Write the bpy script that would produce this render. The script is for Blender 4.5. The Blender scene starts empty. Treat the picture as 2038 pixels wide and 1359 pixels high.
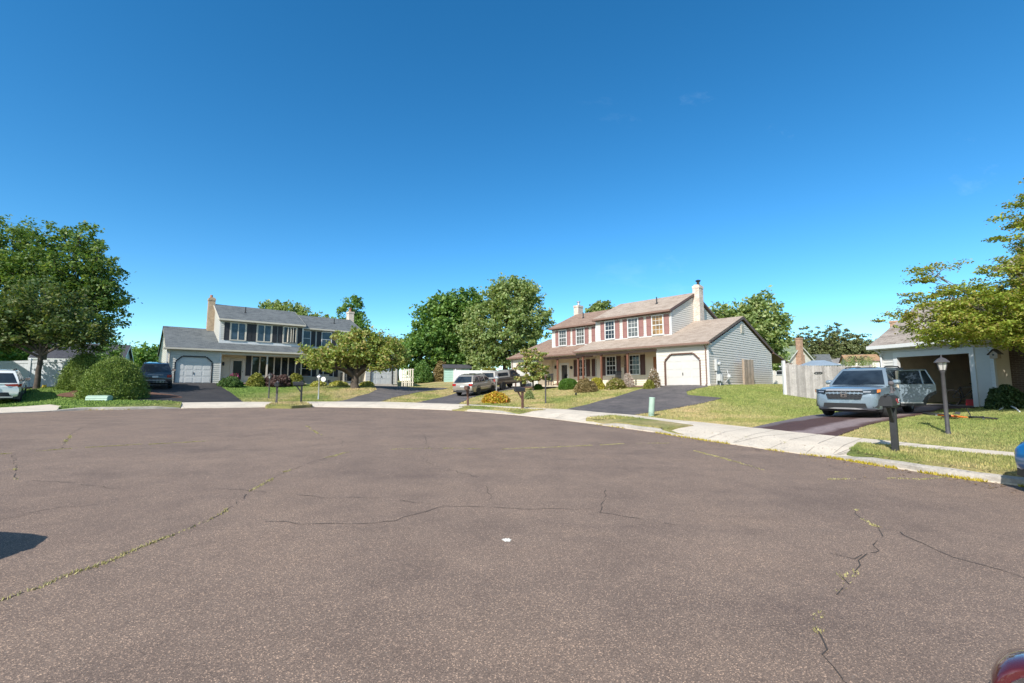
import bpy, bmesh, math, random
import numpy as np
from mathutils import Vector, Matrix, noise as mnoise
random.seed(7); rng = np.random.default_rng(11)
R = math.radians
sc = bpy.context.scene; col = sc.collection
# ---------------------------------------------------------------- camera, sky, sun, exposure
cd = bpy.data.cameras.new('camera'); cam = bpy.data.objects.new('camera', cd); col.objects.link(cam)
cd.sensor_width = 36; cd.lens = 915/2038*36; cd.clip_start = .05; cd.clip_end = 3000
cam.location = (0,0,1.6); cam.rotation_euler = (R(90+5.65),0,0); sc.camera = cam
SUN_TO = Vector((-.494*math.cos(R(39)),-.870*math.cos(R(39)),math.sin(R(39)))).normalized()
w = bpy.data.worlds.new('World'); sc.world = w; w.use_nodes = True
nt = w.node_tree; bg = nt.nodes['Background']
sky = nt.nodes.new('ShaderNodeTexSky'); sky.sky_type = 'NISHITA'; sky.sun_disc = False
sky.sun_elevation = R(39); sky.sun_rotation = math.atan2(-.494,-.870)
sky.altitude = 2000; sky.air_density = 1.0; sky.dust_density = .12; sky.ozone_density = 3.2
hs = nt.nodes.new('ShaderNodeHueSaturation'); hs.inputs['Saturation'].default_value = 1.33; hs.inputs['Hue'].default_value = .500
# a few faint streaks of cirrus, part of the sky itself
tc = nt.nodes.new('ShaderNodeTexCoord'); mp = nt.nodes.new('ShaderNodeMapping')
mp.inputs['Rotation'].default_value = (R(20),R(12),R(35)); mp.inputs['Scale'].default_value = (2.2,7,6)
nz = nt.nodes.new('ShaderNodeTexNoise'); nz.inputs['Scale'].default_value = 1.6; nz.inputs['Detail'].default_value = 9; nz.inputs['Roughness'].default_value = .62
cr = nt.nodes.new('ShaderNodeValToRGB'); cr.color_ramp.elements[0].position = .62; cr.color_ramp.elements[1].position = .95
cr.color_ramp.elements[1].color = (.2,.2,.2,1)
mx = nt.nodes.new('ShaderNodeMix'); mx.data_type = 'RGBA'
L = nt.links.new
L(tc.outputs['Generated'],mp.inputs['Vector']); L(mp.outputs['Vector'],nz.inputs['Vector']); L(nz.outputs['Fac'],cr.inputs['Fac'])
sx = nt.nodes.new('ShaderNodeSeparateXYZ'); mr = nt.nodes.new('ShaderNodeMapRange'); mr.inputs['From Min'].default_value = .0; mr.inputs['From Max'].default_value = .45
mm = nt.nodes.new('ShaderNodeMath'); mm.operation = 'MULTIPLY'; L(tc.outputs['Generated'],sx.inputs[0]); L(sx.outputs['X'],mr.inputs['Value']); L(mr.outputs[0],mm.inputs[0]); L(cr.outputs['Color'],mm.inputs[1]); L(mm.outputs[0],mx.inputs[0]); L(sky.outputs['Color'],hs.inputs['Color']); # the blue is deepest opposite the sun and whitens towards it
vd = nt.nodes.new('ShaderNodeVectorMath'); vd.operation = 'DOT_PRODUCT'; vd.inputs[1].default_value = tuple(-SUN_TO); m3 = nt.nodes.new('ShaderNodeMapRange'); m3.inputs['From Min'].default_value = -.85; m3.inputs['From Max'].default_value = -.42
L(tc.outputs['Generated'],vd.inputs[0]); L(vd.outputs['Value'],m3.inputs['Value']); m4 = nt.nodes.new('ShaderNodeMapRange'); m4.inputs['To Min'].default_value = .55; m4.inputs['To Max'].default_value = 1.30
L(m3.outputs[0],m4.inputs['Value']); L(m4.outputs[0],hs.inputs['Saturation'])
tn = nt.nodes.new('ShaderNodeMix'); tn.data_type = 'RGBA'; tn.blend_type = 'MULTIPLY'; tn.inputs[0].default_value = 1; tn.inputs['B'].default_value = (1.0,1.06,.93,1)
L(hs.outputs['Color'],tn.inputs['A']); L(tn.outputs['Result'],mx.inputs['A'])
mx.inputs['B'].default_value = (5.5,6.6,7.6,1); L(mx.outputs['Result'],bg.inputs['Color'])
bg.inputs['Strength'].default_value = .160
sd = bpy.data.lights.new('sun','SUN'); so = bpy.data.objects.new('sun',sd); col.objects.link(so)
sd.energy = 4.3; sd.angle = R(.53); sd.color = (1,.955,.89)
so.rotation_euler = SUN_TO.to_track_quat('Z','Y').to_euler(); so.location = (-20,-26,28)
vs = sc.view_settings; vs.view_transform = 'Standard'; vs.look = 'None'; vs.exposure = 0.55; vs.gamma = 1
sc.cycles.max_bounces = 7; sc.cycles.transparent_max_bounces = 12; sc.cycles.use_denoising = True
# ---------------------------------------------------------------- site survey
FPX, CX, CY, TH, HC = 915.0, 1019.0, 679.5, math.radians(5.65), 1.6
def ray(px, py):
    u = (px-CX)/FPX; v = -(py-CY)/FPX
    d = np.array([u, math.cos(TH)-v*math.sin(TH), math.sin(TH)+v*math.cos(TH)])
    return d/d[1]
def at(px, py, Y):
    d = ray(px, py)*Y
    return (float(d[0]), float(Y), float(HC+d[2]))
def zs(x, y):                                   # the street: a gently tilted plane
    return -0.013+0.0138*y-0.015*x
def sp(px, py):                                 # a spot on the street
    d = ray(px, py)
    t = (HC+0.013)/(-(d[2])+0.0138*d[1]-0.015*d[0])
    return (float(d[0]*t), float(d[1]*t))
KERB_PX = [(-60,829),(0,823),(50,821),(100,818.5),(170,816.3),(260,815),(360,812.6),(424,812.2),(481,811.5),(580,810),(636,810),(731,811.5),(800,812.8),(860,814.8),(905,817),(954,820),(1027,826),(1101,834),(1145,839.5),(1188,845),(1247,853),(1306,861),(1350,868.5),(1400,876),(1454,884),(1527,894.7),(1601,904.5),(1649,910.5),(1746,926.5),(1843,941.5),(1940,956),(2025,966.5),(2110,978.5)]
KERB = [sp(*p) for p in KERB_PX]
KERB = [(-26.5,7.5),(-24.5,12.5)]+KERB+[(9.6,5.2),(11.0,2.6),(12.6,-1.0),(14.0,-6)]
KARR = np.array(KERB)
STREET = KERB+[(14,-30),(-34,-30),(-34,0)]
def inside(poly, x, y):
    x = np.asarray(x,float); y = np.asarray(y,float); r = np.zeros(x.shape,bool)
    n = len(poly)
    for i in range(n):
        x1,y1 = poly[i]; x2,y2 = poly[(i+1)%n]
        if y1 == y2: continue
        c = ((y1>y)!=(y2>y)) & (x < (x2-x1)*(y-y1)/(y2-y1)+x1)
        r ^= c
    return r
def pdist(line, x, y):
    x = np.asarray(x,float); y = np.asarray(y,float); best = np.full(x.shape,1e9)
    for (x1,y1),(x2,y2) in zip(line[:-1],line[1:]):
        dx,dy = x2-x1,y2-y1; L = dx*dx+dy*dy
        t = np.clip(((x-x1)*dx+(y-y1)*dy)/L,0,1)
        best = np.minimum(best,np.hypot(x-x1-t*dx,y-y1-t*dy))
    return best
# house frames: corner, facade direction, base height
RA = dict(o=(12.69,29.63), x=(.674,-.738), n=(.738,.674), z=1.66)
LA = dict(o=(-27.35,36.36), x=(.766,.643), n=(-.643,.766), z=1.90)
CA = dict(o=(17.52,21.76), x=(.242,-.970), n=(.970,.242), z=.82)
def hp(H, s, n):
    return (H['o'][0]+H['x'][0]*s+H['n'][0]*n, H['o'][1]+H['x'][1]*s+H['n'][1]*n)
CTRL = []
def c3(px,py,Y): CTRL.append(at(px,py,Y))
def cz(xy,z): CTRL.append((xy[0],xy[1],z))
for i,(x,y) in enumerate(KERB):
    cz((x,y),zs(x,y)+.12)
for p in [(1783,903,10.2),(1887,863,12.3),(1296,828,19.5),(931,807.5,25.6),(1040,815,23.4),(1086,803,26.4),
          (904,789.7,36.0),(943,787.5,36.6),(969,782,39.2),(994.5,777,40.6),(1030,771.5,43),
          (550,804,25.8),(597,802,26.2),(534.7,793.4,31),(633.5,794.7,31.5),(705,771,38.5),(590,772,40),
          (72,771,26.5),(25,773,29),(145,772,30),(225,793,25),(280,777,30),(330,774,31.5),(461,783,31.5),
          (1570,788,26.7),(1627,797,24.7),(1760,832,16.9),(1653,829.5,17.6),(1836,819,18.7),(1430,792,25.5),
          (8,808,21.5),(-40,806,23),(-75,800,25.5),(1950,822,15.5),(2020,890,10.5),(1365,783,27),(1500,815,23),(850,757,62),(900,763,52),(820,771.4,52)]:
    c3(*p)
for s in (0,-3.6,-10.5): cz(hp(RA,s,-.1),1.66)
for s in (-3.6,-10.5,-17): cz(hp(RA,s,-1.2),1.52)
for s in (-11,-17,-20.8): cz(hp(RA,s,1.4),1.64)
for s,n in ((1,5.5),(1,11),(0,12),(-10,12),(-21,12),(4,8)): cz(hp(RA,s,n),1.72)
for s in (0,3.6): cz(hp(LA,s,-.1),1.90)
for s in (5,8,10.5): cz(hp(LA,s,-.4),1.86)
for s in (12,15): cz(hp(LA,s,1.0),1.74)
for s in (17,20.8): cz(hp(LA,s,1.8),1.62)
for s,n in ((-1,6),(0,12),(10,12),(21,13)): cz(hp(LA,s,n),1.95)
for s,n in ((0,-.1),(4.2,-.1),(8,-.3),(0,7),(8,7),(4.2,3)): cz(hp(CA,s,n),.82)
for a in range(0,360,20): cz((110*math.cos(math.radians(a)),20+110*math.sin(math.radians(a))),2.2 if a<=180 else 0)
for a in range(0,360,30): cz((500*math.cos(math.radians(a)),20+500*math.sin(math.radians(a))),2.6)
CTRL = np.array(CTRL)
def _k(r2): return np.where(r2>1e-9, r2*np.log(np.maximum(r2,1e-9)),0)
_P = CTRL[:,:2]/30.0; _n = len(_P)
_K = _k(((_P[:,None]-_P[None])**2).sum(-1))+np.eye(_n)*.004
_A = np.zeros((_n+3,_n+3)); _A[:_n,:_n]=_K; _A[:_n,_n]=1; _A[:_n,_n+1:]=_P; _A[_n,:_n]=1; _A[_n+1:,:_n]=_P.T
_W = np.linalg.solve(_A,np.concatenate([CTRL[:,2],np.zeros(3)]))
def T(x, y):                                    # height of the land outside the street
    x = np.asarray(x,float); y = np.asarray(y,float); s = x.shape
    q = np.stack([x.ravel(),y.ravel()],1)/30.0
    out = np.empty(len(q))
    for i in range(0,len(q),20000):
        c = q[i:i+20000]
        out[i:i+20000] = _k(((c[:,None]-_P[None])**2).sum(-1))@_W[:_n]+_W[_n]+c@_W[_n+1:]
    return out.reshape(s)
def tz(x, y): return float(T(np.array([x]),np.array([y]))[0])
def gp(px, py, lo=5.0, hi=75.0):                # where a line of sight meets the land
    d = ray(px,py); ts = np.arange(lo,hi,.05)
    g = HC+d[2]*ts-T(d[0]*ts,ts)
    k = np.where(g<0)[0]
    t = ts[k[0]] if len(k) else hi
    return (float(d[0]*t), float(t))
# ---------------------------------------------------------------- mesh builder
class MB:
    def __init__(s): s.v=[]; s.f=[]; s.m=[]
    def add(s, vs, fs, mi=0):
        b=len(s.v); s.v += [tuple(p) for p in vs]
        s.f += [tuple(i+b for i in f) for f in fs]; s.m += [mi]*len(fs); return s
    def box(s,x0,x1,y0,y1,z0,z1,mi=0):
        x0,x1=min(x0,x1),max(x0,x1); y0,y1=min(y0,y1),max(y0,y1); z0,z1=min(z0,z1),max(z0,z1)
        return s.add([(x0,y0,z0),(x1,y0,z0),(x1,y1,z0),(x0,y1,z0),(x0,y0,z1),(x1,y0,z1),(x1,y1,z1),(x0,y1,z1)],
              [(0,3,2,1),(4,5,6,7),(0,1,5,4),(1,2,6,5),(2,3,7,6),(3,0,4,7)],mi)
    def quad(s,a,b,c,d,mi=0): return s.add([a,b,c,d],[(0,1,2,3)],mi)
    def prism(s,poly,off,mi=0):
        n=len(poly); o=Vector(off); q=[Vector(p) for p in poly]
        return s.add(q+[p+o for p in q],[tuple(range(n)),tuple(range(2*n-1,n-1,-1))]+[(i,(i+1)%n,(i+1)%n+n,i+n) for i in range(n)],mi)
    def tube(s,pts,rad,n=8,mi=0,cap=True):
        pts=[Vector(p) for p in pts]; k=len(pts)
        if not hasattr(rad,'__len__'): rad=[rad]*k
        vs=[]; up=None
        for i,p in enumerate(pts):
            t=(pts[min(i+1,k-1)]-pts[max(i-1,0)]).normalized()
            if up is None: up=Vector((0,0,1)) if abs(t.z)<.9 else Vector((1,0,0))
            a=t.cross(up).normalized(); b=a.cross(t).normalized(); up=b
            vs+=[p+(a*math.cos(2*math.pi*j/n)+b*math.sin(2*math.pi*j/n))*rad[i] for j in range(n)]
        fs=[(i*n+j,i*n+(j+1)%n,(i+1)*n+(j+1)%n,(i+1)*n+j) for i in range(k-1) for j in range(n)]
        if cap: fs+=[tuple(range(n))[::-1],tuple(range((k-1)*n,k*n))]
        return s.add(vs,fs,mi)
    def lathe(s,prof,c=(0,0,0),n=16,mi=0,axis='z'):
        vs=[]
        for r,h in prof:
            for j in range(n):
                a=2*math.pi*j/n; x,y=r*math.cos(a),r*math.sin(a)
                p=(x,y,h) if axis=='z' else ((x,h,y) if axis=='y' else (h,x,y))
                vs.append((c[0]+p[0],c[1]+p[1],c[2]+p[2]))
        k=len(prof)
        fs=[(i*n+j,i*n+(j+1)%n,(i+1)*n+(j+1)%n,(i+1)*n+j) for i in range(k-1) for j in range(n)]
        if prof[0][0]>1e-4: fs.append(tuple(range(n))[::-1])
        if prof[-1][0]>1e-4: fs.append(tuple(range((k-1)*n,k*n)))
        return s.add(vs,fs,mi)
    def loft(s,loops,mi=0,cap=True):
        n=len(loops[0]); vs=[p for l in loops for p in l]; k=len(loops)
        fs=[(i*n+j,i*n+(j+1)%n,(i+1)*n+(j+1)%n,(i+1)*n+j) for i in range(k-1) for j in range(n)]
        if cap: fs+=[tuple(range(n))[::-1],tuple(range((k-1)*n,k*n))]
        return s.add(vs,fs,mi)
    def rot(s,M):
        s.v=[tuple(M@Vector(p)) for p in s.v]; return s
    def build(s,name,mats,parent=None,smooth=None,bevel=0):
        me=bpy.data.meshes.new(name); me.from_pydata(s.v,[],s.f)
        for m in (mats if isinstance(mats,(list,tuple)) else [mats]): me.materials.append(m)
        if any(s.m): me.polygons.foreach_set('material_index',s.m)
        bm=bmesh.new(); bm.from_mesh(me); bmesh.ops.recalc_face_normals(bm,faces=bm.faces); bm.to_mesh(me); bm.free()
        if smooth is not None:
            me.shade_smooth()
            if smooth<180: me.set_sharp_from_angle(angle=R(smooth))
        me.update(); o=bpy.data.objects.new(name,me); col.objects.link(o)
        if parent: o.parent=parent
        if bevel:
            b=o.modifiers.new('bevel','BEVEL'); b.width=bevel; b.segments=2; b.limit_method='ANGLE'
        return o
def quads(name,V,mats,parent=None,nv=4,mi=None):       # V: (N,nv,3) loose faces
    V=np.asarray(V,np.float32); N=len(V); me=bpy.data.meshes.new(name)
    me.vertices.add(N*nv); me.vertices.foreach_set('co',V.reshape(-1))
    me.loops.add(N*nv); me.loops.foreach_set('vertex_index',np.arange(N*nv,dtype=np.int32))
    me.polygons.add(N); me.polygons.foreach_set('loop_start',np.arange(0,N*nv,nv,dtype=np.int32))
    for m in (mats if isinstance(mats,(list,tuple)) else [mats]): me.materials.append(m)
    if mi is not None: me.polygons.foreach_set('material_index',np.asarray(mi,np.int32))
    me.update(calc_edges=True); me.validate()
    o=bpy.data.objects.new(name,me); col.objects.link(o)
    if parent: o.parent=parent
    return o
def tag(o,label=None,cat=None,group=None,kind=None):
    if label: o['label']=label
    if cat: o['category']=cat
    if group: o['group']=group
    if kind: o['kind']=kind
    return o
def thing(name,label,cat,loc=(0,0,0),rz=0,group=None):
    o=bpy.data.objects.new(name,None); col.objects.link(o); o.location=loc; o.rotation_euler=(0,0,rz); o.empty_display_size=.2
    return tag(o,label,cat,group)
def copy_thing(root,label,loc,rz):
    r=root.copy(); col.objects.link(r); r.location=loc; r.rotation_euler=(root.rotation_euler[0],root.rotation_euler[1],rz); r['label']=label
    for ch in root.children:
        c=ch.copy(); col.objects.link(c); c.parent=r
        for g in ch.children:
            d=g.copy(); col.objects.link(d); d.parent=c
    return r
# ---------------------------------------------------------------- materials
def newmat(name):
    m=bpy.data.materials.new(name); m.use_nodes=True; n=m.node_tree
    return m,n,n.nodes['Principled BSDF'],n.links.new
def nd(n,t,**k):
    o=n.nodes.new('ShaderNode'+t)
    for a,b in k.items():
        if a in o.inputs: o.inputs[a].default_value=b
        else: setattr(o,a,b)
    return o
def ramp(n,stops):
    r=n.nodes.new('ShaderNodeValToRGB'); e=r.color_ramp.elements; e.remove(e[1])
    for i,(p,c) in enumerate(stops):
        x=e[0] if i==0 else e.new(p)
        if i==0: x.position=p
        x.color=tuple(c)+(1,) if hasattr(c,'__len__') else (c,c,c,1)
    return r
def mixc(n,l,fac,a,b,blend='MIX'):
    m=n.nodes.new('ShaderNodeMix'); m.data_type='RGBA'; m.blend_type=blend
    for k,v in (('Factor',fac),('A',a),('B',b)):
        if hasattr(v,'is_output') : l(v,m.inputs[k])
        elif k=='Factor': m.inputs[0].default_value=v
        else: m.inputs[k].default_value=tuple(v)+(1,)
    return m.outputs['Result']
def noise(n,l,scale,detail=4,rough=.55,vec=None):
    x=nd(n,'TexNoise',Scale=scale,Detail=detail,Roughness=rough)
    l(vec if vec else objc(n),x.inputs['Vector']); return x.outputs['Fac']
def objc(n):
    for x in n.nodes:
        if x.bl_idname=='ShaderNodeTexCoord': return x.outputs['Object']
    return n.nodes.new('ShaderNodeTexCoord').outputs['Object']
def bump(n,l,p,h,strength,dist):
    b=nd(n,'Bump',Strength=strength,Distance=dist); l(h,b.inputs['Height']); l(b.outputs['Normal'],p.inputs['Normal'])
def pm(name,c,rough=.6,var=.16,scale=6,metal=0,spec=.5,coat=0,bmp=0,fine=0,isl=0):
    m,n,p,l=newmat(name)
    p.inputs['Roughness'].default_value=rough; p.inputs['Metallic'].default_value=metal; p.inputs['Specular IOR Level'].default_value=spec
    p.inputs['Coat Weight'].default_value=coat; p.inputs['Coat Roughness'].default_value=.04
    f=noise(n,l,scale,6,.65); r=ramp(n,[(.3,[v*(1-var) for v in c]),(.7,[min(1,v*(1+var)) for v in c])]); l(f,r.inputs['Fac']); c_=r.outputs['Color']
    if fine:
        f2=noise(n,l,fine,3,.7); r2=ramp(n,[(.35,(.78,.78,.78)),(.65,(1.0,1.0,1.0))]); l(f2,r2.inputs['Fac']); c_=mixc(n,l,1.0,c_,r2.outputs['Color'],'MULTIPLY')
    if isl:
        g=nd(n,'NewGeometry'); r3=ramp(n,[(0,(1-isl,)*3),(1,(1+isl*.55,)*3)]); l(g.outputs['Random Per Island'],r3.inputs['Fac']); c_=mixc(n,l,1.0,c_,r3.outputs['Color'],'MULTIPLY')
    l(c_,p.inputs['Base Color'])
    if bmp: bump(n,l,p,noise(n,l,scale*6,5),bmp,.02)
    return m
def leafmat(name,cs,trans=.3,nscale=.7,hue=None):
    m,n,p,l=newmat(name); n.nodes.remove(p); out=n.nodes['Material Output']
    g=nd(n,'NewGeometry'); f=noise(n,l,nscale,3)
    a=nd(n,'Math',operation='MULTIPLY_ADD'); l(g.outputs['Random Per Island'],a.inputs[0]); a.inputs[1].default_value=.62
    b=nd(n,'Math',operation='MULTIPLY'); l(f,b.inputs[0]); b.inputs[1].default_value=.55; l(b.outputs[0],a.inputs[2])
    k=len(cs); r=ramp(n,[(.12+.76*i/(k-1),c) for i,c in enumerate(cs)]); l(a.outputs[0],r.inputs['Fac'])
    d=nd(n,'BsdfPrincipled',Roughness=.5); d.inputs['Specular IOR Level'].default_value=.35; l(r.outputs['Color'],d.inputs['Base Color'])
    t=nd(n,'BsdfTranslucent'); tcx=mixc(n,l,1.0,r.outputs['Color'],(1.25,1.2,.55),'MULTIPLY'); l(tcx,t.inputs['Color'])
    s=nd(n,'MixShader'); s.inputs[0].default_value=trans; l(d.outputs[0],s.inputs[1]); l(t.outputs[0],s.inputs[2]); l(s.outputs[0],out.inputs['Surface'])
    return m
def shingle(name,c1,c2,c3):
    m,n,p,l=newmat(name); p.inputs['Roughness'].default_value=.9; p.inputs['Specular IOR Level'].default_value=.25
    b=nd(n,'TexBrick',Scale=1.0); b.inputs['Brick Width'].default_value=.34; b.inputs['Row Height'].default_value=.15; b.inputs['Mortar Size'].default_value=.008
    b.inputs['Color1'].default_value=tuple(c1)+(1,); b.inputs['Color2'].default_value=tuple(c2)+(1,); b.inputs['Mortar'].default_value=tuple(v*.35 for v in c1)+(1,)
    l(objc(n),b.inputs['Vector']); f=noise(n,l,1.7,5,.7); r=ramp(n,[(.4,(0,0,0)),(.62,(.75,.75,.75))]); l(f,r.inputs['Fac'])
    c=mixc(n,l,r.outputs['Color'],b.outputs['Color'],c3)
    f2=noise(n,l,38,2,.7); r2=ramp(n,[(.3,(.72,.72,.72)),(.7,(1.12,1.12,1.12))]); l(f2,r2.inputs['Fac'])
    c=mixc(n,l,1.0,c,r2.outputs['Color'],'MULTIPLY'); l(c,p.inputs['Base Color']); bump(n,l,p,b.outputs['Fac'],.4,.01); return m
def brick(name,c1,c2,mo,axis='xz',w=.21,h=.07):
    m,n,p,l=newmat(name); p.inputs['Roughness'].default_value=.85
    b=nd(n,'TexBrick',Scale=1.0); b.inputs['Brick Width'].default_value=w; b.inputs['Row Height'].default_value=h; b.inputs['Mortar Size'].default_value=.012
    b.inputs['Color1'].default_value=tuple(c1)+(1,); b.inputs['Color2'].default_value=tuple(c2)+(1,); b.inputs['Mortar'].default_value=tuple(mo)+(1,)
    sx=nd(n,'SeparateXYZ'); l(objc(n),sx.inputs[0]); ad=nd(n,'Math',operation='ADD'); l(sx.outputs['X'],ad.inputs[0]); l(sx.outputs['Y'],ad.inputs[1])
    cx=nd(n,'CombineXYZ'); l(ad.outputs[0],cx.inputs['X']); l(sx.outputs['Z'],cx.inputs['Y']); l(cx.outputs[0],b.inputs['Vector'])
    f=noise(n,l,3,4); r=ramp(n,[(.3,(.75,.75,.75)),(.7,(1.1,1.1,1.1))]); l(f,r.inputs['Fac'])
    c=mixc(n,l,1.0,b.outputs['Color'],r.outputs['Color'],'MULTIPLY'); l(c,p.inputs['Base Color']); return m
def glass(name,c=(.02,.025,.03),rough=.03):
    m,n,p,l=newmat(name); p.inputs['Roughness'].default_value=rough; p.inputs['IOR'].default_value=1.5; p.inputs['Specular IOR Level'].default_value=.15 if 'storm' in name else .5
    f=noise(n,l,1.3,3); r=ramp(n,[(.35,[v*.5 for v in c]),(.7,[v*1.6 for v in c])]); l(f,r.inputs['Fac']); l(r.outputs['Color'],p.inputs['Base Color'])
    return m
def lawnmat(name,fineb=True,blades=False):
    m,n,p,l=newmat(name); p.inputs['Roughness'].default_value=.9; p.inputs['Specular IOR Level'].default_value=.15
    f=noise(n,l,.33,5,.62); r=ramp(n,[(.34,(.20,.24,.08)),(.45,(.305,.29,.115)),(.55,(.41,.34,.18)),(.7,(.48,.37,.22))]); l(f,r.inputs['Fac'])
    # greener ground to the far left and on the side strip by the fence, drier in front of the houses
    sx=nd(n,'SeparateXYZ'); l(objc(n),sx.inputs[0])
    mr=nd(n,'MapRange'); mr.inputs['From Min'].default_value=-15; mr.inputs['From Max'].default_value=-19; l(sx.outputs['X'],mr.inputs['Value'])
    c=mixc(n,l,mr.outputs[0],r.outputs['Color'],(.18,.26,.07))
    m2=nd(n,'MapRange'); m2.inputs['From Min'].default_value=8.5; m2.inputs['From Max'].default_value=12; m2.inputs['To Max'].default_value=.72; l(sx.outputs['X'],m2.inputs['Value'])
    c=mixc(n,l,m2.outputs[0],c,(.225,.27,.085))
    f3=noise(n,l,2.4,6,.7); r3=ramp(n,[(.3,(.72,.8,.7)),(.7,(1.22,1.15,1.2))]); l(f3,r3.inputs['Fac']); c=mixc(n,l,1.0,c,r3.outputs['Color'],'MULTIPLY')
    if blades:
        g=nd(n,'NewGeometry'); r4=ramp(n,[(0,(.74,.84,.68)),(.55,(1.0,1.02,.95)),(.85,(1.25,1.2,1.12)),(1,(1.55,1.38,1.3))]); l(g.outputs['Random Per Island'],r4.inputs['Fac'])
    else:
        f4=noise(n,l,26,4,.8); r4=ramp(n,[(.3,(.5,.58,.45)),(.5,(.95,.95,.9)),(.72,(1.5,1.35,1.3))]); l(f4,r4.inputs['Fac']); bump(n,l,p,f4,.8,.06)
    c=mixc(n,l,1.0,c,r4.outputs['Color'],'MULTIPLY'); l(c,p.inputs['Base Color']); return m
def asphalt(name,base,dark,speck=1.0,warm=(.115,.095,.09)):
    m,n,p,l=newmat(name); p.inputs['Roughness'].default_value=.85; p.inputs['Specular IOR Level'].default_value=.3
    f=noise(n,l,.22,5,.6); r=ramp(n,[(.32,base),(.68,warm)]); l(f,r.inputs['Fac']); c=r.outputs['Color']
    f2=noise(n,l,1.6,6,.7); r2=ramp(n,[(.3,(.86,.86,.87)),(.7,(1.1,1.1,1.09))]); l(f2,r2.inputs['Fac']); c=mixc(n,l,1.0,c,r2.outputs['Color'],'MULTIPLY')
    v=nd(n,'TexVoronoi',Scale=165.0); l(objc(n),v.inputs['Vector'])
    sx=nd(n,'SeparateColor'); l(v.outputs['Color'],sx.inputs[0])
    r3=ramp(n,[(0,(.34,.32,.33)),(.3,(.78,.76,.76)),(.62,(1.05,1.02,1.0)),(.86,(1.3,1.22,1.18)),(.915,(2.2,2.05,1.9)),(.97,(3.6,3.3,2.9))])
    r3.color_ramp.interpolation='LINEAR'; l(sx.outputs[0],r3.inputs['Fac'])
    c=mixc(n,l,speck,c,r3.outputs['Color'],'MULTIPLY')
    v2=nd(n,'TexVoronoi',Scale=62.0); l(objc(n),v2.inputs['Vector']); s2=nd(n,'SeparateColor'); l(v2.outputs['Color'],s2.inputs[0])
    r5=ramp(n,[(.86,(0,0,0)),(.95,(1,1,1))]); l(s2.outputs[1],r5.inputs['Fac']); r6=ramp(n,[(.1,(1,1,1)),(.28,(0,0,0))]); l(v2.outputs['Distance'],r6.inputs['Fac'])
    mm=mixc(n,l,1.0,r5.outputs['Color'],r6.outputs['Color'],'MULTIPLY'); k=nd(n,'Math',operation='MULTIPLY'); l(mm,k.inputs[0]); k.inputs[1].default_value=.75*speck
    c=mixc(n,l,k.outputs[0],c,(.5,.46,.41))
    if speck<=.58:                                        # faded patches and tyre wear on the drives
        f6=noise(n,l,.8,7,.75); r8=ramp(n,[(.3,(.72,.72,.74)),(.48,(1,1,1)),(.68,(1.34,1.3,1.26))]); l(f6,r8.inputs['Fac']); c=mixc(n,l,1.0,c,r8.outputs['Color'],'MULTIPLY')
    if speck>.58:                                          # faint worn lanes and smears
        mpn=nd(n,'Mapping'); mpn.inputs['Rotation'].default_value=(0,0,R(-28)); mpn.inputs['Scale'].default_value=(.22,1.5,1); l(objc(n),mpn.inputs['Vector'])
        f6=noise(n,l,.8,6,.68,mpn.outputs[0]); r8=ramp(n,[(.3,(.86,.86,.88)),(.45,(1,1,1)),(.7,(1.06,1.05,1.04))]); l(f6,r8.inputs['Fac']); c=mixc(n,l,1.0,c,r8.outputs['Color'],'MULTIPLY')
    f5=noise(n,l,.55,6,.7); r7=ramp(n,[(.38,(.88,.88,.89)),(.5,(1,1,1)),(.64,(1.06,1.05,1.03))]); l(f5,r7.inputs['Fac']); c=mixc(n,l,1.0,c,r7.outputs['Color'],'MULTIPLY')
    l(c,p.inputs['Base Color']); bump(n,l,p,v.outputs['Distance'],.35,.004); return m
M={}
M['asphalt']=asphalt('old reddish asphalt',(.190,.141,.112),(.05,.05,.05),.62,(.217,.161,.126))
M['blacktop']=asphalt('sealed blacktop',(.038,.036,.037),(.03,.03,.03),.35,(.048,.045,.046))
M['blacktop2']=asphalt('worn blacktop',(.094,.088,.09),(.03,.03,.03),.5,(.116,.106,.105))
M['mulch']=pm('bark mulch',(.16,.075,.045),.95,.4,9,fine=30)
M['conc']=pm('pale concrete',(.66,.575,.47),.85,.13,1.3,spec=.25,fine=26)
M['kerbc']=pm('kerb concrete',(.44,.40,.35),.85,.16,2.5,spec=.25,fine=20)
M['lawn']=lawnmat('mown lawn'); M['blade']=lawnmat('grass blades',blades=True)
M['joint']=pm('pavement joint',(.30,.265,.22),.9,.2,5); M['crack']=pm('crack',(.05,.042,.038),.95,.2,5)
M['crackgrass']=leafmat('dry grass in cracks',[(.2,.2,.06),(.38,.34,.14),(.5,.45,.22)],.15)
M['kerbweed']=leafmat('yellow kerb weeds',[(.2,.19,.02),(.42,.33,.02),(.52,.42,.06)],.15)
M['white']=pm('white vinyl trim',(.63,.63,.62),.5,.04,3); M['soffit']=pm('cream trim',(.55,.50,.42),.6,.05,3)
M['sidR']=pm('pale grey siding',(.61,.57,.51),.55,.04,1.5,spec=.35); M['sidB']=pm('cream porch siding',(.66,.58,.46),.55,.05,1.5,spec=.35)
M['sidL']=pm('off white siding',(.54,.525,.475),.55,.04,1.5,spec=.35); M['sidC']=pm('light siding',(.56,.55,.52),.55,.05,1.5,spec=.35)
M['roofR']=shingle('tan shingle roof',(.44,.355,.29),(.31,.24,.19),(.45,.37,.305)); M['roofRB']=shingle('brown shingle roof',(.33,.225,.17),(.23,.15,.115),(.34,.24,.185))
M['roofL']=shingle('slate grey shingle roof',(.155,.168,.172),(.088,.098,.106),(.165,.178,.183)); M['roofC']=shingle('weathered shingle roof',(.36,.31,.27),(.22,.18,.155),(.40,.35,.31))
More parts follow.
